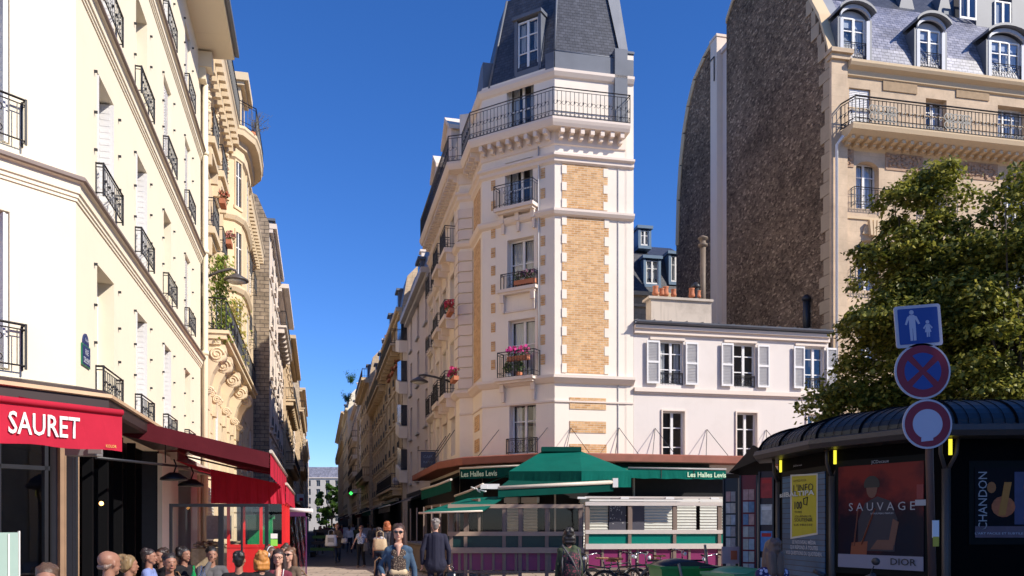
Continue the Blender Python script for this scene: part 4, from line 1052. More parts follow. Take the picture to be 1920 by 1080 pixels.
# ---------------------------------------------------------------- ornate stone building beyond
def ornate_building():
 t = thing('ornate_stone_building', 'ornate honey stone building with scrolled consoles, a rounded bay and bracketed cornice', 'building', (-11, 32, 0))
 st = plaster('honey_stone', (.70, .55, .36), dirt=(.25, .17, .1), amt=.3, streak=.25); tr = plaster('honey_trim', (.70, .56, .38), dirt=(.25, .17, .1), amt=.45, streak=.3)
 o = Vector(FL.p(FL.u(376) + .22, 0, 0)[:2]); F = Frame(o, SD, 1)
 if F.n.x < 0: F = Frame(o, SD, -1)
 LF = 20.5; ZC = 16.6; bz = 7.62
 us = [1.0, 4.2] ; Y2u = lambda Y: (Y - o.y) / SD.y
 # bay, rounded plan
 b0, b1 = Y2u(31.0), Y2u(35.2); proj = .66
 bay = [(b0, 0), (b0 + .15, proj * .55), (b0 + .6, proj * .9), (b0 + 1.3, proj), (b1 - 1.3, proj), (b1 - .6, proj * .9), (b1 - .15, proj * .55), (b1, 0)]
 floors = ((4.5, 6.7), (7.85, 10.1), (11.0, 13.0), (13.8, 15.7))
 for i, u in enumerate((.55, 3.1, 11.5, 14.5, 17.5)):
  for j, (a, b) in enumerate(floors):
   window(F, t, u, u + 1.1, a, b, rec=.3, curt=(i + j) % 4, surround=.14, wallmat=tr, shut='closed' if (i + j) % 3 == 0 else 'reveal', far=i > 1, rail=dict(h=.9, out=.3, ext=.15, style='scroll', sp=.13) if j in (2, 3) else None)
   if j in (2, 3) and i < 2:
    q = MB(F); q.box(u - .3, u + 1.4, 0, .36, a - .22, a - .02); q.box(u - .2, u + 1.3, 0, .24, a - .36, a - .22); q.prism([(u - .25, b + .25), (u + 1.35, b + .25), (u + 1.35, b + .42), (u - .25, b + .42)], 0, .28)
    for uu in (u - .2, u + 1.3): q.prism([(uu - .08, a - .9), (uu + .08, a - .9), (uu + .1, a - .36), (uu - .1, a - .36)], 0, .26)
    q.build('balcony_slab', tr, t)
 wall(F, 0, LF, 0, ZC, st, t, reveal=.3)
 core([tuple(F.p(0, 0, 0)[:2]), tuple(F.p(LF, 0, 0)[:2]), tuple(F.p(LF, -9, 0)[:2]), tuple(F.p(0, -9, 0)[:2])], 0, ZC, t, inset=.62)
 # bay body
 m = MB(); bp = [tuple(F.p(u, w, 0)[:2]) for u, w in bay]
 zb0, zb1 = bz, ZC
 q = MB()
 q.sweep(bp, [(0, zb0), (0, zb1)], side=1, caps=False); q.build('bay', st, t)
 for (i0, i1) in ((1, 2), (3, 4), (5, 6)):
  a = Vector(bp[i0]); b = Vector(bp[i1]); H = Frame(a, b - a, 1)
  if H.n.dot(F.n) < 0: H = Frame(a, b - a, -1)
  l = (b - a).length
  for (za, zb) in ((8.1, 10.2), (11.1, 12.9), (13.9, 15.6)):
   g = MB(H); w_ = min(l * .36, .5); c = l / 2
   g.box(c - w_ - .1, c + w_ + .1, .0, .05, za - .12, za); g.box(c - w_ - .06, c - w_, 0, .05, za, zb); g.box(c + w_, c + w_ + .06, 0, .05, za, zb); g.box(c - w_ - .06, c + w_ + .06, 0, .05, zb, zb + .1)
   wi = g.build('window', tr, t)
   g = MB(H); g.box(c - w_, c + w_, .004, .012, za, zb); g.build('pane', pane_far, wi)
   g = MB(H); g.box(c - .03, c + .03, .012, .03, za, zb); g.box(c - w_, c + w_, .012, .028, za + (zb - za)*.66, za + (zb - za)*.66 + .04); g.build('frame', white_p, wi)
 q = MB()
 for z in (10.75, 13.45):
  q.sweep(bp, [(0, z - .2), (.08, z - .15), (.16, z), (.16, z + .08), (0, z + .12)], side=1)
 q.build('bay_course', tr, t)
 # under the bay: corbelled bottom
 q = MB(); q.sweep(bp, [(-.9, zb0 - 1.0), (-.25, zb0 - .5), (0, zb0)], side=1); q.build('bay_corbel', tr, t)
 # cornice following wall and bay, with brackets
 path = [tuple(F.p(0, 0, 0)[:2])] + bp + [tuple(F.p(LF, 0, 0)[:2])]
 q = MB(); q.sweep(path, [(0, ZC - 1.0), (.1, ZC - .9), (.1, ZC - .55), (.2, ZC - .5), (.25, ZC - .3), (.52, ZC - .22), (.56, ZC - .05), (.6, ZC), (.6, ZC + .1), (-.2, ZC + .14)], side=1); q.build('cornice', tr, t)
 q = MB(F); k = 0; u = .25
 while u < LF:
  if not (b0 - .1 < u < b1 + .1): q.box(u, u + .2, .08, .56, ZC - .55, ZC - .26); q.box(u, u + .2, .08, .36, ZC - .85, ZC - .55)
  u += .5
 q.build('cornice_brackets', tr, t)
 rnd = random.Random(9)
 for uu in (.1, 2.4, b0 - .5):
  q = MB(F)
  for k in range(150):
   c = F.p(uu + rnd.uniform(0, .35), .04 + rnd.uniform(0, .16), rnd.uniform(ZC - 2.1, ZC - .6)); r = rnd.uniform(.025, .07); q.ball(c, r, 6, 4)
  q.build('carved_ornament', tr, t)
 # iron railings on top of the cornice
 q = MB(); pts = [tuple((Vector(F.p(0, .6, 0)[:2]))), tuple(F.p(b0 - .35, .6, 0)[:2]), tuple(F.p(b0 + .2, proj + .5, 0)[:2]), tuple(F.p(b1 - .2, proj + .5, 0)[:2]), tuple(F.p(b1 + .4, .6, 0)[:2])]
 railing(q, XYF, pts, ZC + .1, .95, 'bars', .18, .012); q.build('roof_railing', iron, t)
 # set back attic and mansard, with dormer
 q = MB(F); prof = [(-.1, ZC + .1), (-.12, ZC + 1.0), (-.9, ZC + 3.2), (-2.4, ZC + 4.6)]
 for (w0, z0), (w1, z1) in zip(prof[:-1], prof[1:]): q.face([(0, w0, z0), (LF, w0, z0), (LF, w1, z1), (0, w1, z1)])
 q.face([(0, -.1, ZC), (0, -.9, ZC + 3.2), (0, -2.4, ZC + 4.6), (0, -9, ZC + 4.6), (0, -9, ZC)]); q.face([(0, -2.4, ZC + 4.6), (LF, -2.4, ZC + 4.6), (LF, -9, ZC + 4.6), (0, -9, ZC + 4.6)]); q.face([(LF, -.1, ZC), (LF, -.9, ZC + 3.2), (LF, -2.4, ZC + 4.6), (LF, -9, ZC + 4.6), (LF, -9, ZC)])
 q.build('roof', slate, t)
 q = MB(F); u = b0 + 1.2
 q.box(u, u + 1.8, -1.0, proj - .15, ZC + .1, ZC + 2.5); q.box(u - .25, u + 2.05, -1.0, proj + .15, ZC + 2.5, ZC + 2.8); q.box(u - .15, u + 1.95, -1.0, proj, ZC + 2.35, ZC + 2.5); q.build('roof_pavilion', tr, t)
 q = MB(F); q.box(u + .5, u + 1.3, proj - .145, proj - .13, ZC + .4, ZC + 2.1); q.build('window', pane_far, t)
 # long first-floor balcony on scrolled consoles
 L2 = Y2u(37.2)
 pb = [tuple(F.p(.05, 0, 0)[:2]), tuple(F.p(.06, .0, 0)[:2])]
 q = MB(F)
 q.box(.05, L2, 0, .72, bz - .16, bz); q.box(.0, L2 + .05, 0, .8, bz, bz + .1); q.box(.1, L2 - .05, 0, .55, bz - .32, bz - .16); q.box(.1, L2, 0, .2, bz - .55, bz - .32); q.build('balcony_slab', tr, t)
 for u in (.45, 2.35, 5.2, 8.2, 10.6):
  q = MB(F)
  pts = [(0, -2.3), (.16, -2.3), (.2, -1.6), (.3, -1.2), (.55, -.75), (.68, -.5), (.66, -.32), (0, -.32)]
  for s in (-1, 1):
   q.face([(u + s * .28, w, bz + z) for w, z in pts])
  for (p, r) in zip(pts[:-1], pts[1:]): q.face([(u - .28, p[0], bz + p[1]), (u + .28, p[0], bz + p[1]), (u + .28, r[0], bz + r[1]), (u - .28, r[0], bz + r[1])])
  for s in (-1, 1):
   for (w, z, r) in ((.42, -.62, .22), (.2, -1.75, .13)):
    sp = []
    for i in range(22):
     a = R(i * 34); rr = r * (1 - i / 26); sp.append((u + s * .30, w + rr * math.cos(a), bz + z + rr * math.sin(a)))
    q.tube(sp, .035, 5)
  for (w, z, r) in ((.44, -.62, .24),):
   c0 = F.p(u - .3, w, bz + z); c1 = F.p(u + .3, w, bz + z); q.tube([c0, c1], r, 12, raw=True)
  q.build('console', tr, t)
 q = MB(F); railing(q, F, [(.1, 0), (.1, .7), (L2, .7), (L2, 0)], bz + .1, 1.0, 'scroll', .13, .014)
 for u in (.6, 1.6, 2.6, 3.6): ring(q, F, u, .72, bz + .6, .28, .018, 12); ring(q, F, u, .72, bz + .6, .14, .018, 8)
 q.build('balcony_railing', iron, t)
 q = MB(F)
 for u in (2.0, 4.6, 7.5, 10.3, 13.4, 16.4, 19.4):
  for k in range(10): q.box(u - .3, u + .3, .003, .06, .4 + k * .62, .96 + k * .62)
  q.cut('rusticated_pier', tr, t)
 return F
FO = ornate_building()
def ornate_dressing():
 F = FO
 specs = [('flower_box', 'terracotta planter hooked on the upper railing of the honey stone building', 418, 387, .9, (.35, .1, .05), 0, 5, 11.7),
             ('flower_box', 'terracotta planter below a grey box on the honey stone building', 430, 462, .7, (.3, .1, .08), 0, 6, 10.6)]
 for nm, lab, px, py, L, col, tr, sd, z in specs:
  w = .4; u = F.u(px, w); z = F.z(px, py, w); p = F.p(u, w, z); flowers(nm, lab, p.x, p.y, p.z, .6, col, tuple(F.d), trail=tr, seed=sd)
 # trailing creeper over the balcony
 rnd = random.Random(21)
 for lab, px, y0, y1, wd, n, cc in (('tall yellow green creeper hanging down beside the street lamp on the honey stone building', 432, 478, 640, .32, 1500, 'creeper'), ('dry golden creeper trailing on the far end of the stone balcony', 460, 560, 690, .5, 800, 'creeper_dry')):
  w = .8; u = F.u(px, w); z1 = F.z(px, y0, w); z0 = F.z(px, y1, w); q = MB(F)
  for i in range(n):
   t_ = rnd.random(); z = z0 + (z1 - z0) * t_; uu = u + rnd.gauss(0, wd * .5) * (1.2 - t_ * .6); ww = w - .3 + rnd.gauss(0, .16); s = rnd.uniform(.04, .09)
   a = rnd.random() * 6.28; q.face([(uu, ww, z), (uu + s * math.cos(a), ww + s * math.sin(a), z - s * .4), (uu + s * .4 * math.cos(a), ww + s * .5, z - s * 1.5), (uu - s * .4, ww + s * .2, z - s * .8)])
  if cc not in MAT: foliage(cc, *(((.10, .16, .02), (.22, .28, .05), (.36, .40, .08)) if cc == 'creeper' else ((.35, .30, .06), (.5, .42, .12), (.25, .3, .08))))
  o = q.build('hanging_plant', MAT[cc]); tag(o, lab, 'plant')
 # potted shrub on the top corner balcony
 P = F.p((31.5 - F.o.y) / SD.y + .4, 1.0, 16.9); q = MB()
 rnd = random.Random(4); t = thing('potted_shrub', 'wispy dry shrub leaning out over the top corner balcony', 'plant', tuple(P))
 q.lathe((P.x, P.y, P.z - .15), [(.12, 0), (.17, .3)], 10); q.build('pot', terra, t)
 g = MB(); tw = MB()
 for i in range(16):
  d = Vector((rnd.uniform(-.2, 1), rnd.uniform(-.6, .4), rnd.uniform(.2, 1))).normalized(); l = rnd.uniform(.5, 1.0)
  a = P + Vector((0, 0, .1)); b = a + d * l; tw.tube([a, a + d * l * .5 + Vector((0, 0, .06)), b], .008, 3, raw=True)
  for k in range(30):
   c = a + d * l * rnd.uniform(.35, 1.1) + Vector([rnd.gauss(0, .05) for _ in range(3)]); s = rnd.uniform(.015, .035); g.face([(c.x, c.y, c.z), (c.x + s, c.y, c.z + s), (c.x, c.y + s, c.z + 2*s)], raw=True)
 tw.build('twigs', plain('twig', (.12, .1, .08)), t); g.build('leaves', plain('dry_leaf', (.25, .22, .15)), t)
ornate_dressing()
# ---------------------------------------------------------------- buildings further along the street
def street_block(name, label, side, c, Y0, Y1, H, mat, roofm, ncol, nfl, gf=4.2, roofh=3.0, setback=1.2, tmat=None, balc=(), seed=0, gable=None, rail=True, winw=1.0, winh=.66, chim=2, sills=True, shutp=.3, flat=False, wallonly=False, curtp=.5, cornz=.4):
 """one building of the receding street: side -1 left, +1 right; facade on the line x = c - .2357 y"""
 rnd = random.Random(seed); tmat = tmat or trim
 a = on_line(c, Y0); b = on_line(c, Y1); t = thing(name, label, 'building', (a.x, a.y, 0))
 F = Frame(a, SD, 1)
 if F.n.x * side > 0: F = Frame(a, SD, -1)
 L = (b - a).length; fh = (H - gf) / nfl
 cw = L / ncol
 for j in range(nfl):
  for i in range(ncol):
   u = cw * (i + .5) - winw / 2; z = gf + fh * j + fh * .12; sh = rnd.random() < shutp
   window(F, t, u, u + winw, z, z + fh * winh, rec=.22, far=True, trans=(), curt=rnd.choice((0, .5, .95)) if rnd.random() < curtp else 0, fm=white_p if tmat is not grey_p else grey_p)
   if sills and not flat:
    pass
 wall(F, 0, L, 0, H, mat, t, reveal=.24)
 q = MB(F)
 for j in range(nfl):
  for i in range(ncol):
   u = cw * (i + .5) - winw / 2; z = gf + fh * j + fh * .12
   q.box(u - .12, u + winw + .12, -.01, .14, z - .1, z - .01)
   if not flat: q.box(u - .12, u - .02, .003, .05, z, z + fh * winh + .1); q.box(u + winw + .02, u + winw + .12, .003, .05, z, z + fh * winh + .1); q.box(u - .12, u + winw + .12, .003, .09, z + fh * winh + .1, z + fh * winh + .2)
   q.cut('window_surround', tmat, t)
 for j in range(nfl):
  if not flat: q.box(0, L, 0, .07, gf + fh * j - .18, gf + fh * j - .04); q.cut('string_course', tmat, t)
 q = MB(F); q.box(0, L, 0, cornz * .5, H - .5, H - .28); q.box(-.03, L + .03, 0, cornz, H - .28, H + .0); q.build('cornice', tmat, t)
 if rail:
  q = MB(F)
  for j in range(nfl):
   for i in range(ncol):
    if j in balc: continue
    u = cw * (i + .5) - winw / 2; z = gf + fh * j + fh * .12
    for k in range(7): x = u + winw * k / 6; q.box(x - .012, x + .012, .10, .125, z, z + .5)
    q.box(u, u + winw, .10, .13, z + .5, z + .53); q.box(u, u + winw, .10, .13, z + .05, z + .07); q.cut('window_railing', iron, t)
 for j in balc:
  z = gf + fh * j; q = MB(F); q.box(0.1, L - .1, 0, .75, z - .14, z + .0);
  k = 0
  while k * 1.6 < L - .4: q.box(.2 + k * 1.6, .4 + k * 1.6, 0, .6, z - .5, z - .14); k += 1
  q.build('balcony_slab', tmat, t)
  q = MB(F); railing(q, F, [(.12, 0), (.12, .7), (L - .12, .7), (L - .12, 0)], z, .95, 'bars', .2, .016); q.build('balcony_railing', iron, t)
 D = 9.0; q = MB(F)
 prof = [(0, H), (-setback * .3, H + roofh * .7), (-setback, H + roofh), (-D / 2, H + roofh * 1.15), (-D, H)]
 for (w0, z0), (w1, z1) in zip(prof[:-1], prof[1:]): q.face([(0, w0, z0), (L, w0, z0), (L, w1, z1), (0, w1, z1)], [(0, z0), (L, z0), (L, z1), (0, z1)])
 q.build('roof', roofm, t)
 gm = gable or mat
 for ua, ub in ((-.001, .3), (L - .3, L + .001)):
  q = MB(F);
  pts = [(0, 0), (0, H)] + prof[1:] + [(-D, 0)]
  q.face([(ua, w, z) for w, z in pts], pts); q.face([(ub, w - .0, z) for w, z in pts][::-1], pts[::-1]); q.build('gable_wall', gm, t)
 # dormers
 q = MB(F); nd = max(1, ncol // 2)
 for i in range(nd):
  u = L * (i + .5) / nd; q.box(u - .6, u + .6, -1.6, -.05, H + .2, H + min(1.9, roofh * .8)); q.box(u - .7, u + .7, -1.6, .1, H + min(1.9, roofh * .8), H + min(1.9, roofh * .8) + .15); dm = q.cut('dormer', zinc, t); q.box(u - .4, u + .4, -.045, -.03, H + .45, H + min(1.9, roofh * .8) - .15); q.cut('pane', pane_far, dm)
 for k in range(chim):
  u = L * (k + .4) / max(1, chim); zc_ = H + roofh * 1.1
  cc = MB(F); cc.box(u - .35, u + .35, -3.8, -1.6, H + 1, zc_ + 1.3); cc.box(u - .42, u + .42, -3.9, -1.5, zc_ + 1.3, zc_ + 1.45); co = cc.build('chimney', trim, t)
  pp = MB()
  for m in range(4): w = -1.9 - m * .5; p = F.p(u, w, 0); pot(pp, p.x, p.y, zc_ + 1.45, .12, .45)
  pp.build('chimney_pots', terra, co)
 core([tuple(F.p(.1, 0, 0)[:2]), tuple(F.p(L - .1, 0, 0)[:2]), tuple(F.p(L - .1, -D, 0)[:2]), tuple(F.p(.1, -D, 0)[:2])], 0, H, t, inset=.5)
 q = MB(F); q.box(.1, L - .1, -D - .1, -D, 0, H); q.build('rear_wall', mat, t)
 q = MB(F); q.box(.15, L - .15, .003, .05, .02, gf - .7); q.build('shopfront', dark_in, t)
 return t, F
dirty_w = plaster('dirty_white', (.60, .54, .47), amt=.5, streak=.5)
# left side
street_block('stone_gabled_house', 'white rendered house with a bare pale stone gable end, behind the honey stone building', -1, -2.75, 46, 56, 18.6, dirty_w, slate, 3, 5, gable=rub_lt, seed=1, roofh=2.2, setback=2.2)
street_block('cornice_house', 'white house with a heavy overhanging cornice and flowers, past the stone gable', -1, -2.95, 56, 68, 18.2, dirty_w, slate, 4, 5, balc=(4,), seed=2, cornz=.9)
street_block('ochre_balcony_house', 'carved ochre stone building with stacked balconies on the sunny left side', -1, -2.7, 68, 88, 17.5, stone_old, slate, 6, 5, balc=(1, 3), tmat=stone_pl, seed=3, cornz=.8)
street_block('plain_cream_house', 'plain cream house with thin cornice midway down the left side of the street', -1, -3.2, 88, 112, 17.8, dirty_w, zinc, 6, 5, seed=4)
street_block('bracketed_house', 'tall pale stone building with bracketed balconies far down the left side', -1, -2.6, 112, 140, 20.5, stone_old, slate, 6, 6, balc=(2, 5), tmat=stone_pl, seed=5, cornz=.8)
street_block('sunlit_yellow_house', 'bright yellowish building catching the sun far down the left side', -1, -2.9, 140, 175, 21.0, cream, slate, 7, 6, balc=(4,), seed=6)
street_block('last_cream_house', 'last cream building at the far left end of the street', -1, -2.7, 175, 225, 20.0, stone_old, slate, 8, 6, seed=7, rail=False)
# right side
street_block('plain_grey_house', 'plain flat fronted grey white building next to the corner building, in shade', 1, 5.62, 41.05, 51.5, 14.6, lilac, slate, 3, 4, flat=True, seed=11, tmat=grey_p, winw=.95, winh=.72, gf=3.9, roofh=3.4, chim=2, cornz=.5, rail=False)
street_block('ochre_stone_house', 'ochre stone building with a grey corner balcony and red window flowers in the shade', 1, 5.55, 54.6, 68, 16.2, stone_old, slate, 4, 5, tmat=stone_pl, balc=(0, 4), seed=13, roofh=3)
street_block('many_windowed_ochre_house', 'second ochre building with three rows of narrow windows, further down the shaded side', 1, 5.6, 68, 84, 15.6, stone_old, zinc, 6, 5, tmat=stone_pl, balc=(4,), seed=14)
street_block('bay_stone_house', 'brown stone building with projecting bays and roof plants on the shaded side', 1, 5.2, 84, 100, 16.8, stone_old, slate, 5, 5, tmat=stone_pl, balc=(1, 5), seed=15, cornz=.8)
street_block('narrow_white_house', 'narrow white house between brown stone buildings on the shaded side', 1, 5.6, 100, 112, 16.5, dirty_w, slate, 3, 5, seed=16)
street_block('dark_balcony_house', 'dark building with stacked black balconies on the shaded side', 1, 5.3, 112, 128, 18.5, stone_old, slate, 5, 6, balc=(1, 2, 3, 4), seed=17)
street_block('sunlit_pale_house', 'tall pale building catching light near the green tree at the street end', 1, 4.6, 128, 150, 20.0, cream, slate, 6, 6, seed=18, tmat=cream_trim)
street_block('end_stone_house', 'last tall stone building on the right at the end of the street', 1, 4.9, 150, 205, 22.5, stone_old, slate, 10, 7, balc=(5,), tmat=stone_pl, seed=19, cornz=.8, rail=False)
def angled_bay_house():
 """narrow building whose pale oriels lean out in angled facets"""
 t = thing('angled_oriel_house', 'very narrow building with angular white oriel panels and dark glazing', 'building', (-6.6, 53, 0))
 a = on_line(5.6, 51.55); F = Frame(a, SD, 1)
 if F.n.x > 0: F = Frame(a, SD, -1)
 L = (54.55 - 51.55) / SD.y; H = 15.2
 q = MB(F); q.box(0, L, -6, 0, 0, H); q.build('wall', lilac, t)
 for z in (4.4, 7.2, 10.0, 12.6):
  q = MB(F); q.prism([(.3, z), (L - .3, z + .55), (L - .3, z + 1.3), (.3, z + .75)], 0, .5); q.build('oriel_panel', white_r, t)
  q = MB(F); q.prism([(.35, z + .8), (L - .35, z + 1.32), (L - .35, z + 2.45), (.35, z + 2.1)], 0, .38); q.build('window', pane_far, t)
 q = MB(F); q.box(0, L, -6, .2, H, H + .3); q.box(.2, L, -5, -.5, H + .3, H + 2.2); q.build('roof', zinc, t)
angled_bay_house()
def end_of_street():
 t = thing('white_end_building', 'distant white apartment block closing the end of the street', 'building', (-60, 262, 0))
 o = Vector((-70.0, 262)); F = Frame(o, (1, 0), 1); L = 50; H = 17
 fl = 5
 for j in range(fl):
  for i in range(16):
   u = 1.5 + i * 3.0; z = 3 + j * 2.8; window(F, t, u, u + 1.3, z, z + 1.9, rec=.3, far=True, fm=grey_p)
 wall(F, 0, L, 0, H, dirty_w, t, reveal=.3)
 q = MB(F); q.box(0, L, -9, -.6, 0, H); q.build('inner_wall', dark_in, t)
 q = MB(F); q.face([(0, 0, H), (L, 0, H), (L, -1.5, H + 3.4), (0, -1.5, H + 3.4)]); q.face([(0, -1.5, H + 3.4), (L, -1.5, H + 3.4), (L, -9, H + 3.4), (0, -9, H + 3.4)]); q.build('roof', slate_lt, t)
 q = MB(F)
 for u in (22, 27, 33): q.box(u, u + 2.2, -1.4, .0, H + .4, H + 2.6)
 q.build('dormer', white_p, t)
 q = MB(F); q.box(0, L, 0, .3, H - .3, H); q.build('cornice', trim, t)
end_of_street()
# ================================================================ people
import numpy as np
def _capsule(bmv, bmf, a, b, ra, rb, n=12):
 a = Vector(a); b = Vector(b); ax = b - a; L = ax.length
 if L < 1e-5: ax = Vector((0, 0, 1)); L = 0
 else: ax = ax / L
 s = ax.cross(Vector((0, 0, 1)))
 if s.length < 1e-3: s = Vector((1, 0, 0))
 s.normalize(); t = ax.cross(s)
 rings = []
 for i in range(5): q = R(-90 + 90 * i / 4); rings.append((ra * math.cos(q), ra * math.sin(q)))
 for i in range(5): q = R(90 * i / 4); rings.append((rb * math.cos(q), L + rb * math.sin(q)))
 base = len(bmv)
 for r, h in rings:
  for k in range(n):
   c = 2 * math.pi * k / n; bmv.append(a + ax * h + (s * math.cos(c) + t * math.sin(c)) * max(r, 1e-4))
 for i in range(len(rings) - 1):
  for k in range(n):
   k2 = (k + 1) % n; bmf.append((base + i*n + k, base + i*n + k2, base + (i+1)*n + k2, base + (i+1)*n + k))
 bmf.append(tuple(base + k for k in range(n))[::-1]); bmf.append(tuple(base + (len(rings)-1)*n + k for k in range(n)))
def blob_mesh(name, pieces, mats, parent, voxel=.012, smooth=3):
 """one continuous skin grown round tapered limbs; pieces (a,b,ra,rb,material index)"""
 v = []; f = []
 for a, b, ra, rb, m in pieces: _capsule(v, f, a, b, ra, rb)
 me = bpy.data.meshes.new(name); me.from_pydata([tuple(p) for p in v], [], f)
 ob = bpy.data.objects.new(name, me); COL.objects.link(ob)
 r = ob.modifiers.new('r', 'REMESH'); r.mode = 'VOXEL'; r.voxel_size = voxel
 s = ob.modifiers.new('s', 'SMOOTH'); s.iterations = smooth; s.factor = .5
 out = bpy.data.meshes.new_from_object(ob.evaluated_get(bpy.context.evaluated_depsgraph_get()))
 bpy.data.objects.remove(ob); bpy.data.meshes.remove(me)
 n = len(out.polygons); c = np.empty(n * 3); out.polygons.foreach_get('center', c); c = c.reshape(n, 3)
 best = np.full(n, 1e9); idx = np.zeros(n, dtype=np.int32)
 for a, b, ra, rb, m in pieces:
  a = np.array(a); d = np.array(b) - a; l2 = max(1e-9, d.dot(d)); t = np.clip(((c - a) @ d) / l2, 0, 1)
  dist = np.linalg.norm(c - (a + t[:, None] * d), axis=1) - (ra + (rb - ra) * t)
  k = dist < best; best[k] = dist[k]; idx[k] = m
 out.materials.clear()
 for m in mats: out.materials.append(m)
 out.polygons.foreach_set('material_index', idx); out.polygons.foreach_set('use_smooth', np.ones(n, dtype=bool)); out.update()
 o = bpy.data.objects.new(name, out); COL.objects.link(o); o.parent = parent
 return o
SKIN = plain('skin', (.30, .145, .095), rough=.5, var=.06, scale=20); SKIN2 = plain('pale_skin', (.52, .29, .21), rough=.5, var=.06, scale=20)  # SKIN is darkened to stand in for shade on the terrace faces
SHOE = plain('dark_shoe', (.02, .018, .018), rough=.4)
def hair_mat(name, c):
 if name in MAT: return MAT[name]
 m, n, b = _new(name); b.inputs['Roughness'].default_value = .45
 tc = n.nodes.new('ShaderNodeTexCoord'); mp = n.nodes.new('ShaderNodeMapping'); mp.inputs['Scale'].default_value = (60, 60, 6); n.links.new(tc.outputs['Object'], mp.inputs[0])
 no = n.nodes.new('ShaderNodeTexNoise'); no.inputs['Scale'].default_value = 1.5; no.inputs['Detail'].default_value = 4; n.links.new(mp.outputs[0], no.inputs['Vector'])
 mx = n.nodes.new('ShaderNodeMix'); mx.data_type = 'RGBA'; mx.inputs['A'].default_value = rgba([x*.55 for x in c]); mx.inputs['B'].default_value = rgba([x*1.4 for x in c]); n.links.new(no.outputs['Fac'], mx.inputs['Factor']); n.links.new(mx.outputs['Result'], b.inputs['Base Color'])
 bp = n.nodes.new('ShaderNodeBump'); bp.inputs['Strength'].default_value = .6; bp.inputs['Distance'].default_value = .01; n.links.new(no.outputs['Fac'], bp.inputs['Height']); n.links.new(bp.outputs[0], b.inputs['Normal'])
 MAT[name] = m; return m
def pattern_mat(name, c1, c2, scale=28, th=.5):
 if name in MAT: return MAT[name]
 m, n, b = _new(name); b.inputs['Roughness'].default_value = .8
 tc = n.nodes.new('ShaderNodeTexCoord'); vo = n.nodes.new('ShaderNodeTexVoronoi'); vo.inputs['Scale'].default_value = scale; n.links.new(tc.outputs['Object'], vo.inputs['Vector'])
 cr = n.nodes.new('ShaderNodeValToRGB'); cr.color_ramp.interpolation = 'CONSTANT'; e = cr.color_ramp.elements; e[0].color = rgba(c1); e[1].position = th; e[1].color = rgba(c2)
 n.links.new(vo.outputs['Distance'], cr.inputs[0]); n.links.new(cr.outputs[0], b.inputs['Base Color']); MAT[name] = m; return m
def cloth(name, c, var=.15): return plain(name, c, rough=.85, var=var, scale=9, bump=.25, bscale=14, spec=.2)
